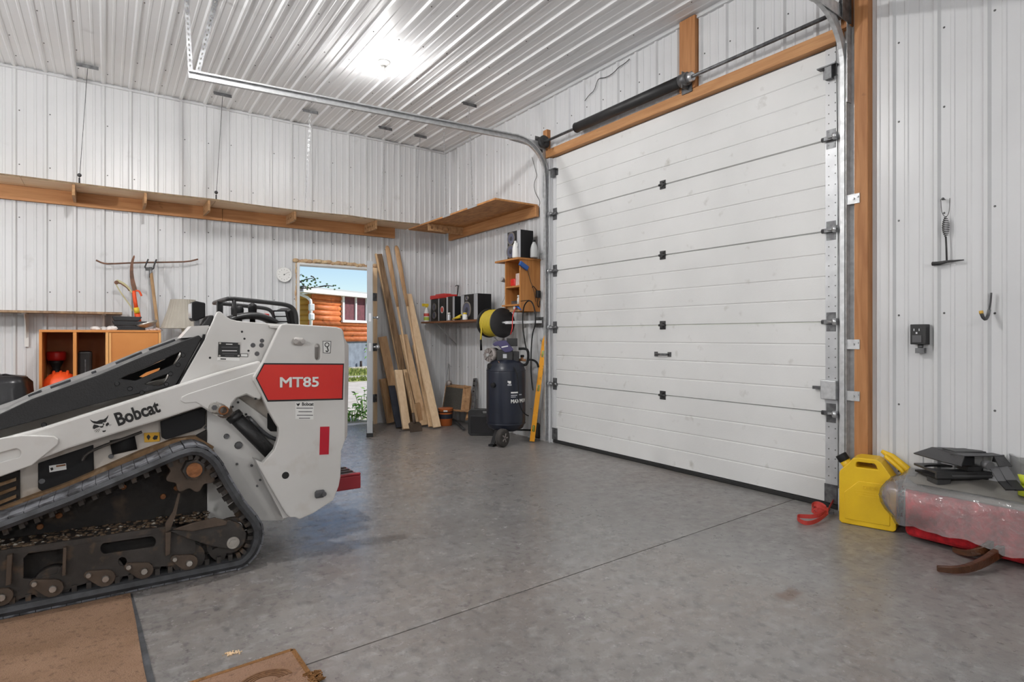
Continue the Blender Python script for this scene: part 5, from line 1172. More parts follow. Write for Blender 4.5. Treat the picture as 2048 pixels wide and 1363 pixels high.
obj('chalk_line', MB().tube(smooth([(3.67, KY0 - .018, 1.83), (3.71, KY0 - .008, 1.72), (3.76, KY0 - .006, 1.62), (3.79, KY0 - .006, 1.49)], 1), .003, 5), 'dark_steel', bc)
ad = thing('power_adapter', (3.81, KY0 - .02, 1.6), 'black power adapter with a cord hung on the side of the pine cabinet', 'adapter')
obj('adapter_body', MB().bx(3.785, 3.83, KY0 - .045, KY0 - .001, 1.53, 1.61), 'black_plastic', ad, bevel=.008)
obj('adapter_cord', MB().tube(smooth([(3.79, KY0 - .02, 1.61), (3.75, KY0 - .012, 1.66), (3.74, KY0 - .008, 1.64)], 1), .004, 6).tube(smooth([(3.81, KY0 - .02, 1.53), (3.80, KY0 - .012, 1.46), (3.83, KY0 - .012, 1.42), (3.84, KY0 - .012, 1.5)], 2), .004, 6), 'black_matte', ad)
gg = thing('blow_gun', (3.55, 5.15, 1.40), 'blue air blow gun with a gauge hung under the pine cabinet', 'blow gun')
yg = yk(1026, 3.565); obj('gauge', circle_disc(MB(), (3.60, yg, 1.425), .02, .02), 'silver_plastic', gg); obj('gauge_face', circle_disc(MB(), (3.58, yg, 1.425), .0155, .001), 'bottle_white', gg)
obj('gun_body', MB().tube([(3.59, yk(1031, 3.58), 1.44), (3.585, yk(1036, 3.58), 1.425), (3.58, yk(1042, 3.58), 1.395)], [.014, .013, .006], 8), 'blue_plastic', gg)
obj('air_hose', MB().tube(smooth([(3.59, yk(1031, 3.58), 1.43), (3.57, yk(1025, 3.56), 1.37), (3.55, yk(1023, 3.54), 1.28), (3.52, yk(1025, 3.52), 1.20), (3.52, yk(1021, 3.52), 1.14)], 2), .0055, 6), 'red_plastic', gg)
wt = thing('work_lamp', (3.7, 5.33, 1.6), 'small grey clip lamp on the left side of the pine cabinet', 'clip lamp')
obj('lamp_cone', MB().lathe([(.012, 0), (.03, .05), (.032, .055)], (3.62, KY1 + .04, 1.72), Matrix.Rotation(R(-60), 3, 'Y'), 16), 'galvanised', wt); obj('clip', MB().bx(3.60, 3.66, KY1 + .001, KY1 + .02, 1.58, 1.63), 'galv_dark', wt, bevel=.004)
obj('lamp_wire', MB().tube(smooth([(3.62, KY1 + .03, 1.70), (3.64, KY1 + .05, 1.58), (3.66, KY1 + .20, 1.45), (3.66, KY1 + .40, 1.34)], 2), .0025, 5).tube(smooth([(3.62, KY1 + .02, 1.60), (3.66, KY1 + .10, 1.45), (3.66, KY1 + .22, 1.34)], 2), .0025, 5), 'galvanised', wt)

# ------------------------------------------------------------------ hose reel on the wall
hc0 = onX(1005, 645, 3.52); ry = hc0.y; rz_ = hc0.z
hr = thing('hose_reel', (3.52, ry + .13, rz_ - .16), 'black hose reel wound with yellow air hose', 'hose reel')
rotY = Matrix.Rotation(R(-90), 3, 'X')
for y in (ry, ry + .27): obj('flange', MB().lathe([(.02, -.006), (.155, -.006), (.162, -.002), (.162, .004), (.155, .008), (.02, .008)], (3.52, y, rz_), rotY, 40), 'black_plastic', hr)
obj('drum', MB().cyl((3.52, ry + .01, rz_), (3.52, ry + .26, rz_), .09, seg=24), 'black_matte', hr)
hel = []
for layer, r_ in ((0, .104), (1, .122), (2, .140)):
    nt = 9
    for i in range(nt * 18):
        f = i / (nt * 18); y = ry + .025 + .22 * (f if layer % 2 == 0 else 1 - f); a = 2 * pi * i / 18
        hel.append((3.52 + r_ * cos(a), y, rz_ + r_ * sin(a)))
obj('yellow_hose', MB().tube(hel, .0105, 6), 'yellow_hose', hr)
obj('hose_tail', MB().tube(smooth([(3.385, ry + .20, rz_ + .0), (3.375, ry + .20, rz_ - .10), (3.37, ry + .20, rz_ - .19)], 1), .0095, 6), 'yellow_hose', hr)
obj('tail_boot', MB().tube([(3.37, ry + .2, rz_ - .185), (3.37, ry + .195, rz_ - .30)], .013, 8), 'black_matte', hr)
obj('axle', MB().cyl((3.52, ry - .06, rz_), (3.52, ry, rz_), .012, seg=10).tube([(3.52, ry - .03, rz_), (3.60, ry - .10, rz_ + .005), (3.66, ry - .16, rz_ + .005)], .013, 8), 'galvanised', hr)
obj('support_arm', MB().beam((3.52, ry - .05, rz_), (XD - .02, 4.98, rz_ + .01), .025, .03), 'galvanised', hr)
obj('mount_plate', MB().bx(XD - .03, XD - .018, 4.95, 5.10, rz_ - .05, rz_ + .06), 'galv_dark', hr)
obj('rear_mount', MB().beam((3.52, ry + .28, rz_), (XD - .02, ry + .28, rz_), .03, .03), 'galv_dark', hr)

# ------------------------------------------------------------------ upright air compressor
M('tank_navy', (.010, .014, .026), .33, col2=(.014, .018, .032), scale=4, dirt=(.05, .048, .046), dscale=5, dlo=.62, dhi=.9)
M('pump_purple', (.055, .045, .13), .45)
M('cast_alu', (.42, .38, .36), .5, metal=.5, col2=(.28, .25, .24), scale=30)
M('tyre', (.05, .045, .042), .9, bump=.4, bscale=60)
M('copper', (.45, .23, .12), .4, metal=.7)
ax, ay = 3.46, 5.10
ac = thing('air_compressor', (ax, ay, 0), 'upright navy air compressor on wheels below the hose reel', 'air compressor')
tk = obj('tank', MB().lathe([(.02, .125), (.12, .135), (.18, .165), (.203, .22), (.205, .25), (.2055, .74), (.203, .77), (.18, .835), (.12, .875), (.02, .89)], (ax, ay, 0), None, 40), 'tank_navy', ac)
for z in (.215, .765): obj('weld_band', MB().lathe([(.206, z - .006), (.2085, z), (.206, z + .006)], (ax, ay, 0), None, 40, caps=False), 'tank_navy', tk)
vd = Vector((-ax, -ay, 0)).normalized(); rd = Vector((CA, -SA, 0))
pt = Vector((ax, ay, .62)) + (vd * .8 - rd * .6) * .2; pt2 = Vector((ax, ay, .62)) + (vd * .8 - rd * .6) * .235
obj('port_plug', MB().cyl(pt, pt2, .028, .024, 14), 'black_matte', tk)
def on_tank(name, txt, ang0, z, h, w, mat, bold):
    me = text_mesh(txt, bold); vs = [p.co.copy() for p in me.vertices]; xa = min(q.x for q in vs); xb = max(q.x for q in vs); ya_ = min(q.y for q in vs); yb_ = max(q.y for q in vs)
    base = atan2(vd.y, vd.x)
    for p in me.vertices:
        q = p.co; a = base + ang0 + (q.x - xa) / (xb - xa) * w / .207; rr_ = .2068 + q.z * .02; p.co = Vector((ax + rr_ * cos(a), ay + rr_ * sin(a), z + (q.y - ya_) / (yb_ - ya_) * h))
    me.update(); return obj(name, me, mat, tk)
def tank_print(name, ang0, w, z0, z1, mat):
    base = atan2(vd.y, vd.x); n0 = 6; vs = []
    for i in range(n0 + 1):
        a = base + ang0 + w / .207 * i / n0; vs += [(ax + .2066 * cos(a), ay + .2066 * sin(a), z0), (ax + .2066 * cos(a), ay + .2066 * sin(a), z1)]
    return obj(name, MB().add(vs, [(i * 2, i * 2 + 2, i * 2 + 3, i * 2 + 1) for i in range(n0)]), mat, tk, fix=False)
on_tank('tank_lettering', 'MAXIMUM', .25, .437, .040, .21, 'decal_white', .05)
tank_print('tank_print', .25, .085, .538, .553, 'decal_white'); tank_print('tank_print', .25, .07, .512, .522, 'silver_plastic'); tank_print('tank_print', .25, .055, .496, .504, 'silver_plastic')
tank_print('tank_print', .66, .05, .516, .526, 'silver_plastic'); tank_print('tank_emblem', .08, .042, .618, .632, 'silver_plastic'); tank_print('tank_emblem', .13, .026, .638, .664, 'decal_white'); tank_print('tank_emblem', .085, .008, .648, .668, 'decal_white')
for a_ in (R(200), R(320), R(80)):
    f0 = Vector((ax + .15 * cos(a_), ay + .15 * sin(a_), .17)); f1 = Vector((ax + .235 * cos(a_), ay + .235 * sin(a_), .012))
    if a_ == R(320): continue
    obj('foot', MB().beam(f0, f1, .05, .012, (0, 0, 1)).box(f1, (.06, .06, .02), Matrix.Rotation(a_, 3, 'Z')), 'black_matte', ac)
wx = Vector((CA, -SA, 0))
for px, py, sgn in ((1005, 893, -1), (1079, 877, 1)):
    g_ = onZ(px, py, 0); c = Vector((g_.x, g_.y, .092)); w_dir = Vector((.35, -.94, 0)).normalized()
    mrot = w_dir.to_track_quat('Z', 'Y').to_matrix()
    wh = obj('wheel', MB().lathe([(.05, -.03), (.075, -.034), (.09, -.026), (.0915, 0), (.09, .026), (.075, .034), (.05, .03)], c, mrot, 28), 'tyre', ac)
    hub = MB().lathe([(.012, .02), (.05, .02), (.05, .027), (.012, .031)], c, mrot, 20)
    obj('rim', hub, 'black_gloss', wh)
    for k in range(5):
        a = 2 * pi * k / 5; v_ = mrot @ Vector((cos(a), sin(a), 0)); obj('spoke', MB().beam(c + w_dir * .032 + v_ * .008, c + w_dir * .032 + v_ * .046, .012, .006, w_dir), 'cast_alu', wh)
    obj('axle', MB().cyl(c, c + (Vector((ax, ay, .14)) - c) * .7, .01, seg=8), 'black_matte', wh)
# pump deck, motor, shroud
def cp(px, py, off=0.0):
    """point at the compressor's own distance"""
    a, b, c = ray(px, py); t_ = (ax * SA + ay * CA) - off; return Vector((a * t_, b * t_, H0 + c * t_))
mr = Matrix((rd, vd, Vector((0, 0, 1)))).transposed()
def cbox(mb, px0, px1, py0, py1, d0, d1):
    a_ = cp(px0, py1); b_ = cp(px1, py0); w = (b_ - a_).dot(rd); h = b_.z - a_.z; c = (a_ + b_) / 2 + vd * ((d0 + d1) / 2)
    return mb.box(c, (w, d1 - d0, h), mr)
pu = obj('pump_deck', cbox(MB(), 975, 1030, 727, 735, -.12, .12), 'black_matte', ac, bevel=.008)
obj('motor', cbox(MB(), 994, 1026, 699, 726, -.09, .10), 'black_plastic', ac, bevel=.01)
c = cp(985, 709); e1 = c + mr @ Vector((-.04, .05, 0)); e2 = c + mr @ Vector((.03, -.02, 0))
hd_ = obj('cylinder_head', MB().cyl(e1, e2, .072, .075, 20), 'cast_alu', ac)
dn = (e1 - e2).normalized(); s1 = dn.cross(Vector((0, 0, 1))).normalized(); s2 = Vector((0, 0, 1))
for k in range(8):
    a = 2 * pi * k / 8; v_ = s1 * cos(a) + s2 * sin(a); obj('fin', MB().beam(e1 + v_ * .02, e1 + v_ * .068 + dn * .004, .012, .02, dn), 'cast_alu', hd_)
obj('head_hub', MB().cyl(e1, e1 + dn * .02, .018, seg=12), 'galvanised', hd_)
shp = [(985, 688), (990, 683), (998, 681), (1012, 680), (1020, 690), (1027, 698), (1020, 703), (1010, 704), (1004, 699), (997, 690), (990, 692)]
mb = MB(); pts = [cp(x, y) for x, y in shp]; n_ = len(pts)
mb.add([p + vd * .11 for p in pts] + [p - vd * .07 for p in pts], [tuple(range(n_)), tuple(range(2 * n_ - 1, n_ - 1, -1))] + [(i, (i + 1) % n_, (i + 1) % n_ + n_, i + n_) for i in range(n_)])
sh = obj('shroud', mb, 'pump_purple', ac, bevel=.006)
obj('shroud_print', MB().beam(cp(1003, 694, .1125), cp(1016, 691.5, .1125), .012, .003, vd), 'decal_white', sh)
obj('fan_guard', cbox(MB(), 1013, 1035, 676, 692, -.1, .03), 'black_plastic', ac, bevel=.006)
obj('rating_plate', cbox(MB(), 1006, 1013.5, 707, 715, .1, .103), 'silver_plastic', ac)
obj('air_filter', MB().cyl(cp(991, 685), cp(991, 685) - vd * .06, .03, seg=16), 'galv_dark', ac)
obj('handle', MB().tube(smooth([cp(1037, 697), cp(1050, 696.5), cp(1056, 700), cp(1057, 715), cp(1054, 728), cp(1047, 730), cp(1038, 729)], 1), .0135, 8), 'black_matte', ac)
obj('handle', MB().tube(smooth([cp(1055, 719), cp(1066, 719), cp(1074, 724), cp(1077, 734)], 2), .011, 8), 'black_matte', ac)
rg = obj('regulator', MB().cyl(cp(1036, 719), cp(1052, 720), .014, seg=10).cyl(cp(1044, 719), cp(1044, 714), .016, seg=10), 'copper', ac)
obj('regulator_knob', MB().lathe([(.018, 0), (.021, .01), (.018, .025)], cp(1044.5, 714), None, 12), 'black_matte', rg)
obj('pressure_gauge', MB().cyl(cp(1033, 712), cp(1033, 712) + vd * .05, .024, seg=16), 'cast_alu', rg)
obj('pressure_switch', cbox(MB(), 1026, 1038, 702, 722, -.02, .09), 'black_plastic', ac, bevel=.006)
obj('valve', MB().cyl(cp(1030, 722, .05), cp(1031, 735, .05), .016, seg=10).sphere(cp(1033, 727, .06), .022, 10, 6), 'copper', ac)
obj('power_cord', MB().tube(smooth([cp(1026, 732, .16), cp(1034, 745, .215), cp(1037, 770, .215), cp(1037, 800, .215), cp(1042, 818, .20), cp(1050, 828, .16), cp(1057, 831, .1)], 2), .006, 6), 'black_matte', ac)
obj('pilot_tube', MB().tube(smooth([cp(997, 722, .14), cp(1003, 733, .15), cp(1014, 738, .15), cp(1024, 734, .15)], 2), .004, 6), 'copper', ac)
# hanging black air hose
hs = tag(obj('air_hose', MB().tube(smooth([onX(1053, 700, 3.56), onX(1049, 680, 3.56), onX(1045, 650, 3.56), onX(1046, 615, 3.56), onX(1055, 600, 3.56), onX(1065, 603, 3.56), onX(1071, 625, 3.56), onX(1071, 650, 3.56), onX(1065, 665, 3.6), onX(1062, 700, 3.6), onX(1062, 745, 3.6), onX(1064, 768, 3.62), onX(1066, 780, 3.62)], 2), .007, 6)
   .tube([onX(1058, 600, 3.56), (KX, KY0 - .012, onX(1058, 600, 3.56).z)], .004, 6), 'black_matte'), 'black rubber air hose looped over a nail on the pine cabinet', 'hose')

# ------------------------------------------------------------------ floor-standing bits in the corner
M('level_orange', (.85, .37, .015), .45, dirt=(.30, .14, .03), dscale=20, dlo=.6, dhi=.7)
t0 = onX(1090, 669, 3.80); b0 = onZ(1064, 884, 0); b0.z = .012; dl = (t0 - b0).normalized()
lv = thing('spirit_level', b0, 'long orange spirit level leaning beside the overhead door track', 'level')
sd_ = Vector((.82, -.57, 0)); sd_ = (sd_ - dl * sd_.dot(dl)).normalized(); nr2 = dl.cross(sd_)
L_ = (t0 - b0).length; w0, w1 = .052, .024
fnl = lambda u, q, w: b0 + dl * u + sd_ * q + nr2 * w
vial = lambda u: [(u - .035, -.012), (u + .035, -.012), (u + .035, .012), (u - .035, .012)]
obj('level_body', MB().plate([(0, -w0 / 2), (L_ * .93, -w0 / 2 * .9), (L_, -.006), (L_, .006), (L_ * .93, w0 / 2 * .9), (0, w0 / 2)], [vial(L_ * .12), vial(L_ * .5), vial(L_ * .82)], fnl, -.012, .012), 'level_orange', lv, bevel=.002)
for u in (.12, .5, .82): obj('vial', MB().tube([fnl(L_ * u - .03, 0, 0), fnl(L_ * u + .03, 0, 0)], .008, 8), 'label_green', lv)
kc = onZ(936, 871, 0); kc2 = onZ(975, 866, 0)
tc_ = thing('tool_case', kc, 'black moulded tool case standing beside the compressor', 'tool case')
dx_ = (Vector((3.62, 5.50, 0)) - Vector((kc.x, kc.y, 0))).normalized(); kb0 = Vector((kc.x, kc.y, 0)); kn = Vector((-dx_.y, dx_.x, 0)); kn = -kn if kn.y < 0 else kn
hz_ = .30; Wc = .32
fc_ = lambda u, q, w: kb0 + dx_ * u + Vector((0, 0, q)) + kn * w
rr = lambda w, h, r_: [(r_, 0), (w - r_, 0), (w, r_), (w, h - r_), (w - r_, h), (r_, h), (0, h - r_), (0, r_)]
hole_ = [(Wc * .5, hz_ - .05), (Wc * .85, hz_ - .05), (Wc * .85, hz_ - .022), (Wc * .5, hz_ - .022)]
obj('case_shell', MB().plate(rr(Wc, hz_, .03), [hole_], fc_, 0, .09), 'black_plastic', tc_, bevel=.006)
obj('case_panel', MB().prism([(.03, .03), (Wc - .03, .03), (Wc - .03, hz_ - .075), (.03, hz_ - .075)], fc_, -.006, 0), 'black_gloss', tc_, bevel=.003)
obj('handle_label', MB().prism([(Wc * .53, hz_ - .048), (Wc * .72, hz_ - .048), (Wc * .72, hz_ - .03), (Wc * .53, hz_ - .03)], fc_, .04, .045), 'bottle_white', tc_)
bo = onZ(891, 850, 0); bk_ = thing('putty_pail', (bo.x, bo.y, 0), 'small orange and black pail on the floor by the lumber', 'pail')
bh = .215
obj('pail_body', MB().lathe([(.076, 0), (.083, .005), (.088, bh - .02), (.091, bh - .015), (.091, bh)], (bo.x, bo.y, 0), None, 28), 'orange_plastic' if False else 'label_pail' if 'label_pail' in MATS else M('label_pail', (.50, .13, .03), .5), bk_)
obj('pail_label', MB().lathe([(.0865, bh * .42), (.0885, bh * .68)], (bo.x, bo.y, 0), None, 28, caps=False), 'tank_navy', bk_)
obj('pail_label', MB().lathe([(.0895, bh * .78), (.0905, bh * .84)], (bo.x, bo.y, 0), None, 28, caps=False), 'black_matte', bk_)
obj('pail_rim', MB().lathe([(.088, bh - .012), (.095, bh - .01), (.095, bh + .004), (.088, bh + .004)], (bo.x, bo.y, 0), None, 28), MATS['label_pail'], bk_)
wd = vd; pl0 = Vector((bo.x, bo.y, bh * .86)) - Vector((bo.x, bo.y, 0)).normalized() * .092
obj('pail_mark', MB().box(pl0 + Vector((0, 0, .006)) + vd * .004, (.05, .006, .016), mr), 'decal_white', bk_, bevel=.002)
# wooden crate frame with a mesh front leaning at the back wall
fx = lambda x, y, X: onX(x, y, X)
cr = thing('mesh_crate', (3.74, 6.55, 0), 'battered wooden crate with a dark mesh front leaning in the corner', 'crate')
A_ = [Vector((3.60, 6.78, .08)), Vector((3.58, 6.30, .02)), Vector((3.72, 6.22, .50)), Vector((3.74, 6.76, .52))]
A_ = [onX(884, 818, 3.62), onX(922, 822, 3.60), onX(927, 776, 3.70), onX(891, 772, 3.72)]
thk = Vector((.09, -.03, .02))
M('mesh_dark', (.05, .047, .04), .9, col2=(.08, .075, .065), scale=90, bump=.4, bscale=150)
wood('crate_wood', (.50, .30, .15), (.32, .16, .07), 'z')
obj('mesh_front', MB().add(A_ + [p + thk * .12 for p in A_], [(0, 1, 2, 3), (7, 6, 5, 4), (0, 1, 5, 4), (1, 2, 6, 5), (2, 3, 7, 6), (3, 0, 4, 7)]), 'mesh_dark', cr)
for i in range(4):
    p0, p1 = A_[i], A_[(i + 1) % 4]; e = (p1 - p0).normalized() * .02
    obj('frame_board', MB().beam(p0 - e + thk * .5, p1 + e + thk * .5, .022, .10, Vector((1, -.2, .1))), 'crate_wood', cr, bevel=.002)
tag(obj('kraft_wrap', MB().tube(smooth([onX(929, 778, 3.76), onX(937, 776, 3.78), onX(940, 790, 3.78), onX(938, 820, 3.74), onX(934, 838, 3.66)], 2), .03, 8, flat=(.5, 1)), 'crate_wood'), 'torn brown kraft roll standing against the mesh crate', 'paper roll')
ck = onX(898, 770, 3.74); kt_ = thing('tin_pot', ck, 'small grey tin pot sitting on top of the mesh crate', 'pot')
obj('pot_body', MB().lathe([(.03, -.02), (.04, -.01), (.04, .03), (.028, .05), (.01, .055)], ck + Vector((0, 0, .01)), None, 16), 'cast_alu', kt_); obj('pot_spout', MB().tube([ck + Vector((0, -.035, .02)), ck + Vector((0, -.06, .045))], [.012, .006], 6), 'cast_alu', kt_)
r0 = onZ(879, 846, 0); r0.z = .006; r1 = onX(897.5, 727, 3.83)
tag(obj('steel_rod', MB().tube([r0, r1], .007, 8), 'galvanised'), 'thin pale metal rod leaning against the corner wall', 'rod')
b0_ = onX(945, 828, 3.72); t0_ = onX(950.5, 756, 3.83); d_ = (t0_ - b0_).normalized(); b0_ = b0_ - d_ * (b0_.z / d_.z) + Vector((0, 0, .02))
bl_ = thing('dark_level', b0_, 'dark metal box level leaning behind the black tool case', 'level')
obj('level_body', MB().beam(b0_, t0_, .055, .022, (-1, -.3, 0)), 'galv_dark', bl_, bevel=.003)
for f in (.72, .84, .94):
    c = b0_ + (t0_ - b0_) * f; obj('level_hole', MB().cyl(c + Vector((-.010, -.004, -.002)), c + Vector((-.0135, -.005, -.003)), .014, seg=12), 'black_matte', bl_)
cl = [onX(905, 829, 3.62), onX(915, 832, 3.6), onX(925, 846, 3.52), onX(930, 858, 3.48)]
tag(obj('scrap_strip', MB().tube([onZ(906, 838, .05), onZ(918, 848, .03), onZ(928, 858, .02)], .022, 6, flat=(1, .5)), 'dark_steel'), 'dark scrap strip lying by the tool case', 'scrap')
# ------------------------------------------------------------------ yellow can, strap and the wrapped stool by the post
M('can_yellow', (.80, .52, .012), .42, col2=(.74, .46, .01), scale=6, bump=.05, bscale=80)
jc = thing('jerry_can', (3.67, 1.64, 0), 'yellow plastic jerry can at the foot of the wooden post', 'jerry can')
jo = Vector((3.625, 1.775, .002)); je = Vector((.26, -.966, 0)).normalized(); jn = Vector((-.966, -.26, 0)).normalized()
fj = lambda u, q, w: jo + je * u + Vector((0, 0, q)) - jn * w
body = [(.014, 0), (.276, 0), (.29, .014), (.29, .27), (.275, .30), (.218, .386), (.192, .402), (.095, .402), (.07, .392), (.05, .362), (.004, .312), (0, .295), (0, .014)]
grip = [(.09, .345), (.20, .345), (.19, .368), (.182, .376), (.098, .376), (.09, .368)]
cbd = obj('can_body', MB().plate(body, [grip], fj, 0, .15), 'can_yellow', jc, bevel=.018, seg=4)
cbd.modifiers['bevel'].angle_limit = R(25)
obj('front_panel', MB().prism([(.03, .03), (.26, .03), (.26, .21), (.225, .265), (.105, .265), (.055, .215), (.03, .19)], fj, -.004, .004), 'can_yellow', jc, bevel=.003)
lettering('embossed_lettering', 'DIESEL', fj(.125, .222, -.0045), je, (0, 0, 1), .085, .022, 'can_yellow', jc, bold=.02, lift=.0015)
for k, (u, w_) in enumerate(((.085, .16), (.09, .15), (.10, .12))): obj('embossed_line', MB().prism([(u, .205 - k * .014), (u + w_, .205 - k * .014), (u + w_, .211 - k * .014), (u, .211 - k * .014)], fj, -.0055, -.003), 'can_yellow', jc)
cp0 = fj(.028, .345, .075); cpd = (je * -.55 + Vector((0, 0, .83))).normalized()
obj('neck', MB().cyl(cp0 - cpd * .03, cp0 + cpd * .02, .03, seg=16), 'can_yellow', jc); obj('cap', MB().cyl(cp0 + cpd * .02, cp0 + cpd * .062, .033, seg=12), 'black_matte', jc, bevel=.003)
sp = thing('pour_spout', (3.74, 1.55, .3), 'flat yellow plastic spout lying over the jerry can', 'spout')
obj('spout_tube', MB().tube([fj(.20, .435, .13), fj(.25, .405, .135), fj(.32, .345, .135), fj(.35, .31, .13)], [.010, .022, .026, .026], 10, flat=(1, .55), up=jn), 'can_yellow', sp)
obj('spout_ridge', MB().tube([fj(.22, .412, .11), fj(.30, .34, .11), fj(.335, .29, .11)], .012, 8), 'can_yellow', sp)
M('strap_red', (.50, .045, .035), .7, bump=.3, bscale=90)
q7 = lambda x, y, z: onZ(1560 + x * .0807, 960 + y * .0807, z)
rs = thing('tie_strap', onZ(1640, 1030, 0), 'bundled red tie-down strap on the floor before the yellow can', 'strap')
obj('strap_loop', MB().tube(smooth([q7(1190, 800, .03), q7(1000, 960, .02), q7(800, 1050, .018), q7(600, 1060, .018), q7(430, 960, .02), q7(430, 880, .024), q7(600, 890, .024), q7(800, 900, .03), q7(1000, 860, .04), q7(1180, 760, .04)], 2), .017, 4, flat=(.12, 1), up=(0, 0, 1)), 'strap_red', rs)
obj('strap_coil', MB().tube(smooth([q7(1180, 780, .04), q7(900, 830, .03), q7(800, 740, .05), q7(790, 620, .07), q7(880, 560, .08), q7(1010, 580, .08), q7(1170, 700, .06), q7(1000, 740, .05), q7(850, 690, .06), q7(880, 620, .075), q7(1000, 640, .075), q7(1190, 740, .05)], 2), .016, 4, flat=(.12, 1), up=(.3, .2, 1)), 'strap_red', rs)
obj('strap_buckle', MB().box(q7(1270, 780, .025), (.05, .03, .02), Matrix.Rotation(R(30), 3, 'Z')), 'galv_dark', rs, bevel=.003)
obj('strap_tail', MB().tube(smooth([q7(1190, 740, .04), q7(1260, 600, .05), q7(1340, 470, .06), q7(1420, 450, .06)], 2), .014, 4, flat=(.15, 1), up=(0, 0, 1)), 'strap_red', rs)

# low red stool under a board, wrapped in clear sheet
M('fabric_red', (.55, .012, .02), .9, col2=(.34, .008, .014), scale=40, bump=.3, bscale=120)
M('board_grey', (.30, .29, .27), .7, col2=(.24, .225, .205), scale=5)
m = bpy.data.materials.new('clear_sheet'); m.use_nodes = True; MATS['clear_sheet'] = m
n = m.node_tree.nodes; l = m.node_tree.links; b = n['Principled BSDF']; o_ = n['Material Output']
b.inputs['Base Color'].default_value = (.92, .93, .94, 1); b.inputs['Roughness'].default_value = .16; b.inputs['Specular IOR Level'].default_value = .9
tb = n.new('ShaderNodeBsdfTransparent'); mx = n.new('ShaderNodeMixShader'); mx.inputs[0].default_value = .20
gl = n.new('ShaderNodeBsdfGlossy'); gl.inputs['Roughness'].default_value = .12; fr = n.new('ShaderNodeFresnel'); fr.inputs[0].default_value = 1.6; mg = n.new('ShaderNodeMixShader')
tcx = n.new('ShaderNodeTexCoord'); nw = n.new('ShaderNodeTexNoise'); nw.inputs['Scale'].default_value = 14; nw.inputs['Detail'].default_value = 3; nw.inputs['Distortion'].default_value = 1.2
bw = n.new('ShaderNodeBump'); bw.inputs['Strength'].default_value = .5; bw.inputs['Distance'].default_value = .02
l.new(tcx.outputs['Object'], nw.inputs['Vector']); l.new(nw.outputs['Fac'], bw.inputs['Height']); l.new(bw.outputs[0], gl.inputs['Normal']); l.new(bw.outputs[0], b.inputs['Normal']); l.new(bw.outputs[0], fr.inputs['Normal'])
l.new(tb.outputs[0], mx.inputs[1]); l.new(b.outputs[0], mx.inputs[2]); l.new(fr.outputs[0], mg.inputs[0]); l.new(mx.outputs[0], mg.inputs[1]); l.new(gl.outputs[0], mg.inputs[2]); l.new(mg.outputs[0], o_.inputs[0])
SX, SY0, SY1 = 3.60, 1.425, .30
st = thing('padded_bench', (3.7, .9, 0), 'low red padded bench with curved brown legs, topped by a grey board', 'bench')
obj('red_seat', MB().bx(SX + .012, XD - .04, SY1, SY0, .022, .30), 'fabric_red', st, bevel=.035, seg=4)
tb_ = lambda x: .316 + (x - SX) * .2
obj('top_board', MB().add([(SX, SY0, tb_(SX)), (XD - .03, SY0 + .06, tb_(XD - .03)), (XD - .03, SY1, tb_(XD - .03)), (SX, SY1, tb_(SX)), (SX, SY0, tb_(SX) - .035), (XD - .03, SY0 + .06, tb_(XD - .03) - .035), (XD - .03, SY1, tb_(XD - .03) - .035), (SX, SY1, tb_(SX) - .035)], [(3, 2, 1, 0), (4, 5, 6, 7), (0, 1, 5, 4), (1, 2, 6, 5), (2, 3, 7, 6), (3, 0, 4, 7)]), 'board_grey', st, bevel=.012)
wood('leg_brown', (.10, .036, .014), (.055, .02, .008), 'y', rough=.3)
def runner(pts, w0_, w1_):
    pts = smooth(pts, 2); n0 = len(pts); obj('leg', MB().tube(pts, [w0_ + (w1_ - w0_) * i / (n0 - 1) for i in range(n0)], 4, flat=(.75, 1.25), up=(0, 0, 1)), 'leg_brown', st, bevel=.004)
runner([onZ(1874, 1136, .022), onZ(1920, 1140, .025), onZ(1960, 1128, .035), onX(1995, 1105, SX), Vector((SX + .12, .95, .12))], .015, .032)
runner([onZ(1906, 1098, .022), onZ(1930, 1106, .025), onX(1955, 1103, SX - .05), onX(1980, 1092, SX), Vector((SX + .12, 1.02, .12))], .013, .028)
obj('leg', MB().bx(SX + .1, SX + .15, .34, .40, 0, .042), 'leg_brown', st); obj('leg', MB().bx(SX + .16, SX + .2, 1.30, 1.36, 0, .042), 'leg_brown', st)
# the sheet: draped over the front edge with folds, flaring out at the left end
per = [Vector((XD - .05 - .022 * i, SY0 + .055 - .004 * i, 0)) for i in range(9)] + [Vector((SX - .008, SY0 - .03 - .035 * i, 0)) for i in range(31)]
nc = len(per); kf = [.316, .322, .308, .275, .235, .195, .155, .115, .07]; vs = []
for ri in range(len(kf)):
    for i, p in enumerate(per):
        fold = abs(sin(i * .95)) * .9 + sin(i * .43 + 1) * .4 - .4; drop = ri / (len(kf) - 1)
        corner = math.exp(-((i - 8.5) / 4.5) ** 2)
        d = Vector((-1, 0, 0)) if i > 10 else (Vector((-.35, 1, 0)).normalized() if i < 7 else Vector((-.75, .66, 0)))
        off = (-.06, -.02, .004)[ri] if ri < 3 else .006 + .022 * drop + fold * .032 * min(1, drop * 1.6)
        fl = corner * .10 * sin(pi * min(1, drop * 1.05)) if ri > 1 else 0
        z = kf[ri]
        if ri >= 6: z = kf[ri] + (.03 * math.exp(-((i - 14) / 4.0) ** 2) + .012 * sin(i * .8)) * (ri - 5) / 3
        if ri < 3 and i < 9: z = tb_(p.x) + (.004, .006, -.012)[ri]
        vs.append(p + d * (off + fl) + Vector((0, 0, max(.02, z))))
sh_ = obj('plastic_sheet', MB().add(vs, [(r_ * nc + i, r_ * nc + i + 1, (r_ + 1) * nc + i + 1, (r_ + 1) * nc + i) for r_ in range(len(kf) - 1) for i in range(nc - 1)], True), 'clear_sheet')
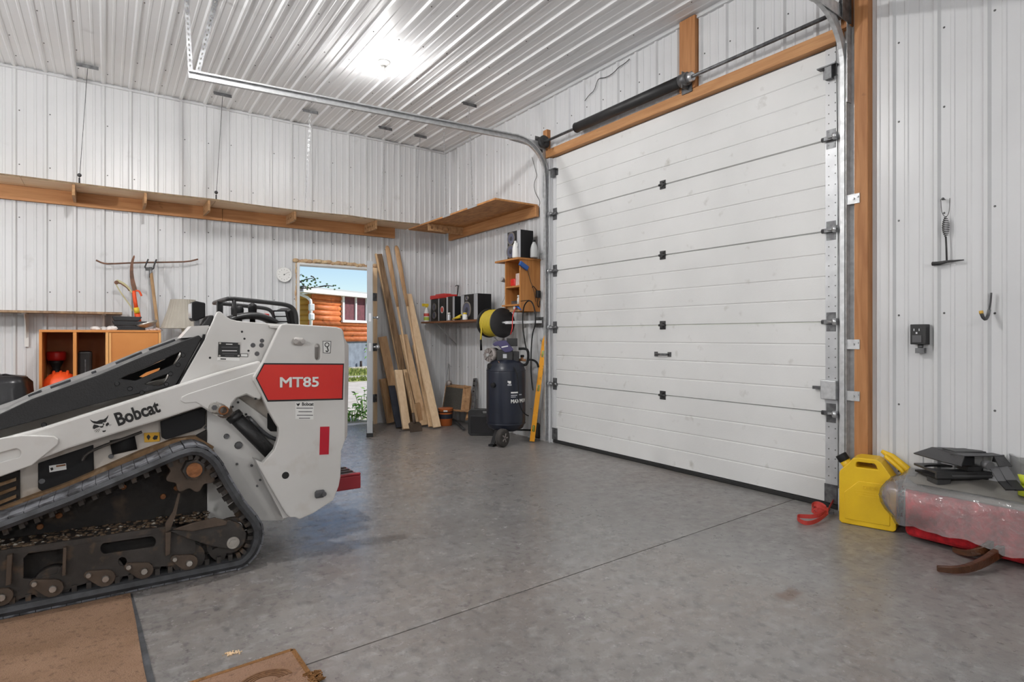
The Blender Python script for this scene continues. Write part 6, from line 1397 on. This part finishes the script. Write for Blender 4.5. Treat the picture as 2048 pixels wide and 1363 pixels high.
tag(sh_, 'crumpled clear plastic sheet wrapped around the low red bench', 'plastic sheet')
# black plastic parts on the board
zt = .345
def cm(px, py, f): a, b_, c = ray(px, py); return Vector((a * f, b_ * f, H0 + c * f))
mrc = Matrix((Vector((CA, -SA, 0)), Vector((-SA, -CA, 0)), Vector((0, 0, 1)))).transposed()
M('part_black', (.04, .04, .042), .45, bump=.15, bscale=150)
M('part_grey', (.10, .10, .105), .4)
rdv = Vector((CA, -SA, 0)); fwv = Vector((SA, CA, 0))
bt = thing('plastic_tray', cm(1930, 955, 3.0), 'black moulded plastic tray with an oval recess on the grey board', 'tray')
tz = cm(1930, 943, 3.10).z; bz = cm(1930, 960, 3.10).z; bz = max(bz, zt + .012); o0 = cm(1873, 955, 3.10); w_ = (cm(1985, 955, 3.10) - o0).length
ft = lambda u, q, z: Vector((o0.x, o0.y, 0)) + rdv * u + fwv * q + Vector((0, 0, z))
el = [(w_ * .42 + .10 * cos(a), .12 + .055 * sin(a)) for a in [2 * pi * i / 24 for i in range(24)]]
obj('tray_top', MB().plate([(0, 0), (w_, 0), (w_ * .98, .22), (.03, .22)], [el], ft, tz - .012, tz), 'part_black', bt, bevel=.002)
obj('tray_rim', MB().prism([(0, 0), (w_, 0), (w_, .012), (0, .012)], ft, bz + .01, tz - .012), 'part_black', bt); obj('tray_floor', MB().prism([(.01, .012), (w_ - .01, .012), (w_ * .96, .21), (.03, .21)], ft, bz, bz + .01), 'black_matte', bt)
obj('tray_lip', MB().prism([(w_ * .28, -.006), (w_, -.006), (w_, 0), (w_ * .28, 0)], ft, bz + .02, bz + .028), 'part_grey', bt)
obj('tray_foot', MB().prism([(.02, .02), (.09, .02), (.09, .1), (.02, .1)], ft, zt - .015, bz), 'part_black', bt); obj('tray_foot', MB().prism([(w_ - .08, .02), (w_ - .02, .02), (w_ - .02, .1), (w_ - .08, .1)], ft, zt - .02, bz), 'part_black', bt)
blk = cm(1953, 942, 3.10); obj('tray_block', MB().box(Vector((blk.x, blk.y, tz + .012)) + fwv * .05, (.075, .08, .026), mrc), 'part_black', bt, bevel=.003)
cv = thing('plastic_cover', cm(1955, 925, 3.1), 'black faceted plastic cover resting on top of the tray', 'cover')
def cq(x, y, f): return cm(1850 + x * .1101, 870 + y * .1101, f)
fr_ = [cq(470, 335, 3.12), cq(720, 365, 3.02), cq(1250, 370, 3.02), cq(1430, 365, 3.05)]; lo_ = [cq(355, 485, 3.08), cq(650, 555, 2.97), cq(1345, 560, 2.97), cq(1590, 560, 2.99)]
bk2 = [p + fwv * .17 + Vector((0, 0, .004)) for p in (fr_[0] + rdv * .02, fr_[3] - rdv * .02)]; lb2 = [p + fwv * .24 for p in (lo_[0], lo_[3])]
vs = [fr_[0], fr_[1], fr_[3], bk2[1], bk2[0], lo_[0], lo_[1], fr_[2], lo_[2], lo_[3], lb2[1], lb2[0]]
cvm = obj('cover_shell', MB().add(vs, [(0, 1, 7, 2, 3, 4), (0, 5, 6, 1), (7, 8, 9, 2), (2, 9, 10, 3), (3, 10, 11, 4), (4, 11, 5, 0)]), 'part_black', cv, fix=False)
so = cvm.modifiers.new('thickness', 'SOLIDIFY'); so.thickness = .006
obj('cover_edge', MB().tube([fr_[0], fr_[1], fr_[2], fr_[3]], .004, 6), 'part_grey', cv)
pd = (fr_[0] + fr_[3] + bk2[0] + bk2[1]) / 4 + Vector((0, 0, .003)); obj('top_pad', MB().box(pd, (.17, .10, .008), mrc), 'part_black', cv, bevel=.003)
obj('inner_web', MB().add([cq(720, 370, 3.04), cq(900, 380, 3.06), cq(900, 545, 3.04), cq(660, 552, 3.0), cq(720, 370, 3.1), cq(900, 380, 3.1), cq(900, 545, 3.1), cq(660, 552, 3.06)], [(0, 1, 2, 3), (7, 6, 5, 4), (0, 4, 5, 1), (1, 5, 6, 2), (2, 6, 7, 3), (3, 7, 4, 0)]), 'black_matte', cv)
obj('inner_web', MB().cyl(cq(1080, 520, 3.0), cq(1190, 560, 2.96), .022, seg=12), 'part_grey', cv)
for k, (xa, ya, xb, yb, xc, yc) in enumerate(((1250, 560, 1420, 830, 1560, 980), (1420, 560, 1570, 810, 1720, 985))):
    t_ = thing('plastic_strap', cq(xb, yb, 2.85), ('left' if k == 0 else 'right') + ' one of two flat black straps hanging off the black cover', 'strap')
    a_, b_, c_ = cq(xa, ya, 2.98), cq(xb, yb, 2.86), cq(xc, yc, 2.76); c_.z = max(c_.z, zt + .01); sd3 = rdv * .025
    obj('strap_band', MB().add([a_ - sd3, a_ + sd3, b_ + sd3, b_ - sd3] + [p - Vector((0, 0, .006)) for p in (a_ - sd3, a_ + sd3, b_ + sd3, b_ - sd3)], [(0, 1, 2, 3), (7, 6, 5, 4), (0, 4, 5, 1), (1, 5, 6, 2), (2, 6, 7, 3), (3, 7, 4, 0)]), 'part_grey', t_)
    obj('strap_end', MB().add([b_ - sd3, b_ + sd3, c_ + sd3, c_ - sd3] + [p - Vector((0, 0, .006)) for p in (b_ - sd3, b_ + sd3, c_ + sd3, c_ - sd3)], [(0, 1, 2, 3), (7, 6, 5, 4), (0, 4, 5, 1), (1, 5, 6, 2), (2, 6, 7, 3), (3, 7, 4, 0)]), 'black_matte', t_)
cu_ = cm(2052, 952, 3.0); cu_.z = zt
cpp = thing('clear_cup', cu_, 'clear plastic tub at the right edge on the grey board', 'tub')
obj('tub_wall', MB().lathe([(.055, 0), (.065, .16), (.067, .16), (.067, .165), (.05, .165)], cu_, None, 24, caps=False), 'clear_sheet', cpp, fix=False)
ls_ = cm(2050, 962, 2.85); ls_.z = zt
M('lime', (.55, .62, .03), .5)
tag(obj('tape_roll', MB().lathe([(.03, 0), (.042, 0), (.042, .05), (.03, .05)], ls_ + rdv * .02, None, 20).tube([ls_ + Vector((0, 0, .05)), ls_ + Vector((0, 0, .1)) - rdv * .02], .02, 6, flat=(1, .4)), 'lime'), 'lime green tape roll at the right edge beside the clear tub', 'tape')

# ------------------------------------------------------------------ rugs and scraps on the floor
def rug_mat(name, a, b_): return M(name, a, .95, col2=b_, scale=5, bump=.9, bscale=170, dirt=tuple(x * .55 for x in a), dscale=60, dlo=.55, dhi=.75, spec=.1)
rug_mat('rug_brown', (.285, .18, .12), (.235, .145, .092))
rg1 = thing('floor_rug', (-.6, 2.4, 0), 'plain brown rug lying along the loader track', 'rug')
obj('pile', MB().prism([(-1.5, 1.5), (.135, 1.5), (.118, 2.0), (.105, 2.35), (.098, 2.7), (.088, 3.034), (-1.5, 3.034)], lambda u, q, z: (u, q, z), .0006, .007), 'rug_brown', rg1)
obj('dark_edge', MB().prism([(.135, 1.5), (.160, 1.5), (.140, 2.0), (.127, 2.35), (.113, 2.7), (.096, 3.034), (.088, 3.034), (.098, 2.7), (.105, 2.35), (.118, 2.0)], lambda u, q, z: (u, q, z), .0006, .004), 'rubber', rg1)  # narrow dark strip along the right side of the rug
rug_mat('rug_tan', (.31, .19, .13), (.265, .158, .102)); rug_mat('rug_border', (.27, .135, .055), (.20, .10, .04)); M('weave_dark', (.13, .06, .025), .95, col2=(.2, .1, .045), scale=60, bump=.6, bscale=90)
rg2 = thing('door_mat', (.2, 1.8, 0), 'small tan mat with a dark woven arch at the bottom edge', 'mat')
A0, A1, A2, A3 = onZ(585, 1303, 0), onZ(400, 1364, 0), onZ(400, 1364, 0) + Vector((.02, -.65, 0)), onZ(585, 1303, 0) + Vector((.02, -.66, 0))
A1 = A0 + (A1 - A0) * 1.9; A2 = A1 + Vector((.02, -.65, 0))
obj('pile', MB().prism([(p.x, p.y) for p in (A0, A1, A2, A3)], lambda u, q, z: (u, q, z), .0006, .009), 'rug_tan', rg2)
for p, q in ((A0, A1), (A0, A3)): obj('binding', MB().beam(p + Vector((0, 0, .005)), q + Vector((0, 0, .005)), .016, .010), 'rug_border', rg2)
ac_ = onZ(530, 1364, .009); ux = (A1 - A0).normalized(); uy = Vector((-ux.y, ux.x, 0)); uy = uy if uy.y < 0 else -uy
for k in range(4):
    r0, r1 = .042 + .012 * k, .050 + .012 * k
    obj('woven_arch', MB().prism([((ac_ + ux * (r0 * cos(a)) - uy * (r0 * .8 * sin(a))).to_2d()) for a in [pi * i / 14 for i in range(15)]] + [((ac_ + ux * (r1 * cos(a)) - uy * (r1 * .8 * sin(a))).to_2d()) for a in [pi - pi * i / 14 for i in range(15)]], lambda u, q, z: (u, q, z), .009, .011), 'weave_dark', rg2)
mb = MB(); rnd = random.Random(4); c_ = onZ(625, 1352, 0)
for i in range(60): 
    p = c_ + Vector((rnd.uniform(-.02, .02), rnd.uniform(-.05, .012), rnd.uniform(.003, .012))); d = Vector((rnd.uniform(-1, 1), rnd.uniform(-1, 1), rnd.uniform(-.2, .3))).normalized() * .012; mb.tube([p - d, p + d], .0022, 4)
tag(obj('burlap_scrap', mb, 'rug_border', fix=False), 'frayed brown burlap scrap beside the small tan mat', 'scrap', kind=None)
mb = MB(); c_ = onZ(462, 1307, 0)
for i in range(50):
    p = c_ + Vector((rnd.gauss(0, .016), rnd.gauss(0, .006), 0)); mb.sphere((p.x, p.y, .002), rnd.uniform(.0015, .004), 5, 3)
o = obj('wood_crumbs', mb, 'lumber_pale', fix=False); tag(o, 'small heap of wood crumbs on the floor left of the mat', 'crumbs', kind='stuff')
# ------------------------------------------------------------------ outside the entry door
M('gravel', (.62, .58, .53), .95, col2=(.52, .48, .43), scale=3, bump=.5, bscale=40, dirt=(.40, .36, .30), dscale=6)
M('lawn', (.20, .27, .05), .95, col2=(.36, .36, .12), scale=4, bump=.6, bscale=60)
g = obj('ground', MB().bx(-40, 60, YL + .26, 90, -.3, -.03), 'gravel'); tag(g, 'pale gravel yard outside the entry door', 'ground', kind='structure')
obj('threshold', MB().bx(EX0 - .03, EX1 + .03, YL + .25, YL + 1.1, -.3, -.012), 'concrete', g)
def blades(name, x0, x1, y0, y1, n_, h, label):
    mb = MB(); rnd = random.Random(9)
    for i in range(n_):
        x = rnd.uniform(x0, x1); y = rnd.uniform(y0, y1); a = rnd.uniform(0, pi); hh = h * rnd.uniform(.5, 1.2); w = .02
        mb.add([(x - w * cos(a), y - w * sin(a), -.03), (x + w * cos(a), y + w * sin(a), -.03), (x + rnd.uniform(-.06, .06), y + rnd.uniform(-.06, .06), hh)], [(0, 1, 2)])
    o = obj(name, mb, 'lawn', fix=False); return tag(o, label, 'grass', kind='stuff')
obj('lawn_strip', MB().bx(-6, 25, 14.5, 15.6, -.03, -.02), 'lawn', g); obj('lawn_strip', MB().bx(-6, 25, 16.6, 19.8, -.03, -.02), 'lawn', g)
blades('grass', 3.0, 9.0, 14.5, 15.6, 1500, .07, 'patchy grass strip in the yard'); blades('lawn_grass', 4.0, 10.0, 16.6, 19.6, 2200, .1, 'grass in front of the log house')
# log house: two walls of stacked logs meeting at a corner
M('log_orange', (.62, .185, .05), .6, col2=(.46, .115, .028), scale=5, stretch=(1, 1, 3), dirt=(.26, .07, .02), dscale=4, dlo=.6, dhi=.75)
M('log_yellow', (.62, .36, .07), .6, col2=(.52, .28, .05), scale=4)
M('house_white', (.82, .83, .84), .5); M('curtain', (.15, .035, .05), .6, col2=(.10, .025, .035), scale=8); M('found_grey', (.20, .24, .29), .8, col2=(.14, .17, .21), scale=5)
M('roof_pale', (.62, .66, .70), .6)
M('pane_glass', (.55, .45, .48), .06, alpha=.25, spec=.8)
hc = ray(630, 672); hk0 = Vector((hc[0] * 20, hc[1] * 20, 0)); dr1 = Vector((.857, .516, 0)); dl1 = Vector((-.70, .714, 0))
hs_ = thing('log_house', (hk0.x, hk0.y, 0), 'orange log house with a white window seen through the entry door', 'house')
LB, LT = .93, 2.56; nl_ = 9; lh = (LT - LB) / nl_
wz0, wz1 = 1.12 + (672 - 640) / 1172 * 20.6, 1.12 + (672 - 587) / 1172 * 20.6
def along(px):
    """distance along the right wall at image column px"""
    a, b_, c = ray(px, 600); A = dr1; det = a * (-A.y) - b_ * (-A.x); t_ = (hk0.x * (-A.y) - hk0.y * (-A.x)) / det; p = Vector((a * t_, b_ * t_, 0)); return (p - hk0).dot(dr1)
w0, w1 = along(683), along(733)
for k in range(nl_):
    z = LB + (k + .5) * lh; r_ = lh * .54
    spans = [(-.25 if k % 2 else -.1, 9.0)]
    if wz0 - .05 < z < wz1 + .05: spans = [(spans[0][0], w0 - .04), (w1 + .04, 9.0)]
    for a_, b_ in spans: obj('log', MB().tube([hk0 + dr1 * a_ + Vector((0, 0, z)), hk0 + dr1 * b_ + Vector((0, 0, z))], r_, 10, up=(0, 0, 1), flat=(.7, 1)), 'log_orange', hs_)
    obj('log', MB().tube([hk0 + dl1 * (.12) + Vector((0, 0, z)), hk0 + dl1 * 7 + Vector((0, 0, z))], r_, 10, up=(0, 0, 1), flat=(.7, 1)), 'log_yellow', hs_)
nh = Vector((dr1.y, -dr1.x, 0))
fw = lambda u, q, w: hk0 + dr1 * u + Vector((0, 0, q)) + nh * w
wf = obj('window', MB().plate([(w0 - .06, wz0 - .06), (w1 + .06, wz0 - .06), (w1 + .06, wz1 + .06), (w0 - .06, wz1 + .06)], [[(w0 + .03, wz0 + .03), ((w0 + w1) / 2 - .07, wz0 + .03), ((w0 + w1) / 2 - .07, wz1 - .03), (w0 + .03, wz1 - .03)], [((w0 + w1) / 2 - .0, wz0 + .03), (w1 - .17, wz0 + .03), (w1 - .17, wz1 - .03), ((w0 + w1) / 2 - .0, wz1 - .03)]], fw, .02, .12), 'house_white', hs_)
obj('pane', MB().prism([(w0 + .03, wz0 + .03), ((w0 + w1) / 2 - .07, wz0 + .03), ((w0 + w1) / 2 - .07, wz1 - .03), (w0 + .03, wz1 - .03)], fw, .06, .07), 'curtain', wf)
obj('pane', MB().prism([((w0 + w1) / 2, wz0 + .03), (w1 - .17, wz0 + .03), (w1 - .17, wz1 - .03), ((w0 + w1) / 2, wz1 - .03)], fw, .06, .07), 'curtain', wf)
obj('side_panel', MB().prism([(w1 - .16, wz0), (w1 + .03, wz0), (w1 + .03, wz1), (w1 - .16, wz1)], fw, .121, .13), 'roof_pale', wf)
fd = lambda u, q, w: hk0 + dl1 * u + Vector((0, 0, q)) + Vector((-dl1.y, dl1.x, 0)) * w
obj('foundation', MB().prism([(-.05, -.03), (9, -.03), (9, LB), (-.05, LB)], fw, -.3, -.05), 'found_grey', hs_); obj('foundation', MB().prism([(0, -.03), (7, -.03), (7, LB), (0, LB)], fd, .05, .3), 'found_grey', hs_)
obj('fascia', MB().prism([(-.9, LT + .02), (9.4, LT + .02), (9.4, LT + .2), (-.9, LT + .2)], fw, .32, .36), 'house_white', hs_)
obj('soffit', MB().prism([(-.9, LT + .0), (9.4, LT + .0), (9.4, LT + .02), (-.9, LT + .02)], fw, -.2, .36), 'house_white', hs_)
obj('roof', MB().add([fw(-.9, LT + .2, .38), fw(9.4, LT + .2, .38), fw(9.4, LT + .55, -4.0), fw(-.9, LT + .55, -4.0), fw(-.9, LT + .14, .36), fw(9.4, LT + .14, .36), fw(9.4, LT + .45, -4.0), fw(-.9, LT + .45, -4.0)], [(0, 1, 2, 3), (7, 6, 5, 4), (0, 4, 5, 1), (1, 5, 6, 2), (2, 6, 7, 3), (3, 7, 4, 0)]), 'roof_pale', hs_)
dsx = lambda px, py, f=19.6: Vector((ray(px, py)[0] * f, ray(px, py)[1] * f, H0 + ray(px, py)[2] * f))
obj('downspout', MB().tube([dsx(600, 588), dsx(614, 594), dsx(621, 600), dsx(622, 608), dsx(622, 690)], .05, 6), 'house_white', hs_)
tag(obj('meter_box', MB().box(dsx(623, 614, 19.4), (.16, .16, .22)), 'house_white', bevel=.02), 'small white utility box on the log house corner', 'utility box', 'white boxes on the house corner')
tag(obj('meter_box', MB().box(dsx(623, 633, 19.4), (.18, .16, .24)), 'house_white', bevel=.05), 'lower white utility box on the log house corner', 'utility box', 'white boxes on the house corner')
# plants
M('leaf_a', (.10, .26, .03), .6, col2=(.18, .38, .06), scale=9); M('leaf_dark', (.035, .09, .025), .6, col2=(.06, .14, .03), scale=9); M('bark', (.05, .04, .035), .9)
def plant(name, c, n_, sp, h, lw, label, cat, mat='leaf_a', seed=1, group=None):
    t = thing(name, c, label, cat, group); rnd = random.Random(seed); lf = MB(); stm = MB()
    for i in range(n_):
        a = rnd.uniform(0, 2 * pi); r_ = sp * sqrt(rnd.random()); hh = h * rnd.uniform(.25, 1.0); b0 = c + Vector((r_ * .3 * cos(a), r_ * .3 * sin(a), 0)); tp = c + Vector((r_ * cos(a), r_ * sin(a), hh))
        if i % 3 == 0: stm.tube([b0, (b0 + tp) / 2 + Vector((0, 0, hh * .12)), tp], lw * .05, 4)
        d = Vector((rnd.uniform(-1, 1), rnd.uniform(-1, 1), rnd.uniform(-.5, .4))).normalized(); s_ = d.cross(Vector((0, 0, 1))).normalized(); L = lw * rnd.uniform(.7, 1.3)
        pts = [tp, tp + d * L * .35 + s_ * L * .32, tp + d * L * .75 + s_ * L * .25, tp + d * L * 1.1 + Vector((0, 0, -L * .2)), tp + d * L * .75 - s_ * L * .25, tp + d * L * .35 - s_ * L * .32, tp + d * L * .5 + Vector((0, 0, L * .08))]
        lf.add(pts, [(0, 1, 6), (1, 2, 6), (2, 3, 6), (3, 4, 6), (4, 5, 6), (5, 0, 6)])
    o = obj('foliage', lf, mat, t, fix=False); o['kind'] = 'stuff'; obj('stems', stm, mat, t, fix=False)['kind'] = 'stuff'
    return t
plant('leafy_weed', onZ(706, 842, -.02), 70, .22, .22, .085, 'leafy green weed growing just outside the entry door', 'plant', seed=2)
plant('leafy_weed', onZ(728, 838, -.02), 34, .2, .46, .085, 'taller leafy weed half hidden by the entry door', 'plant', seed=3)
c_ = onZ(716, 722, -.03); plant('shrub', Vector((c_.x * .85, c_.y * .85, -.03)), 420, .55, 1.05, .14, 'green shrub against the log house foundation', 'shrub', seed=5)
plant('shrub', Vector((c_.x * .86 - 1.2, c_.y * .86 + .7, -.03)), 300, .5, .8, .14, 'darker shrub left of the green one by the log house', 'shrub', 'leaf_dark', seed=6)
tag(obj('yard_stake', MB().cyl(onZ(722, 733, -.03), onZ(722, 733, -.03) + Vector((0, 0, .22)), .05, .045, 8), 'bark'), 'short dark stake in the yard', 'stake')
tr_ = thing('tree', (2, 19, 0), 'thin bare-branched tree reaching in above the house roof', 'tree'); rnd = random.Random(8)
b0 = dsx(560, 600, 17.5); mb = MB(); tw = MB(); lf = MB()
trunk = Vector((b0.x, b0.y, -.03)); mb.tube([trunk, trunk + Vector((.05, 0, 2.0)), b0 + Vector((0, 0, 1.6))], [.12, .09, .05], 7)
obj('trunk', mb, 'bark', tr_)
for (xa, ya, xb, yb) in ((575, 540, 612, 575), (590, 575, 640, 573), (598, 565, 626, 556), (622, 552, 632, 562), (600, 574, 612, 572), (570, 560, 604, 548), (640, 573, 668, 572.5)):
    A_, B_ = dsx(xa, ya, 17.5), dsx(xb, yb, 17.5 + rnd.uniform(-.3, .3)); M_ = (A_ + B_) / 2 + Vector((0, 0, rnd.uniform(-.04, .06))); obj('branch', MB().tube([A_, M_, B_], [.022, .017, .010], 5), 'bark', tr_)
    for k in range(7):
        p = A_ + (B_ - A_) * rnd.uniform(.3, 1.05) + Vector((rnd.uniform(-.12, .12), 0, rnd.uniform(-.08, .08))); s_ = .05
        lf.add([p, p + Vector((s_, 0, s_ * .5)), p + Vector((s_ * 1.6, 0, 0)), p + Vector((s_, .02, -s_ * .5))], [(0, 1, 2, 3)])
o = obj('foliage', lf, 'leaf_dark', tr_, fix=False); o['kind'] = 'stuff'
A_ = dsx(575, 568, 17.5); obj('limb', MB().tube([b0 + Vector((0, 0, .3)), b0 + Vector((.1, 0, .7)), A_], [.05, .04, .022], 6), 'bark', tr_)
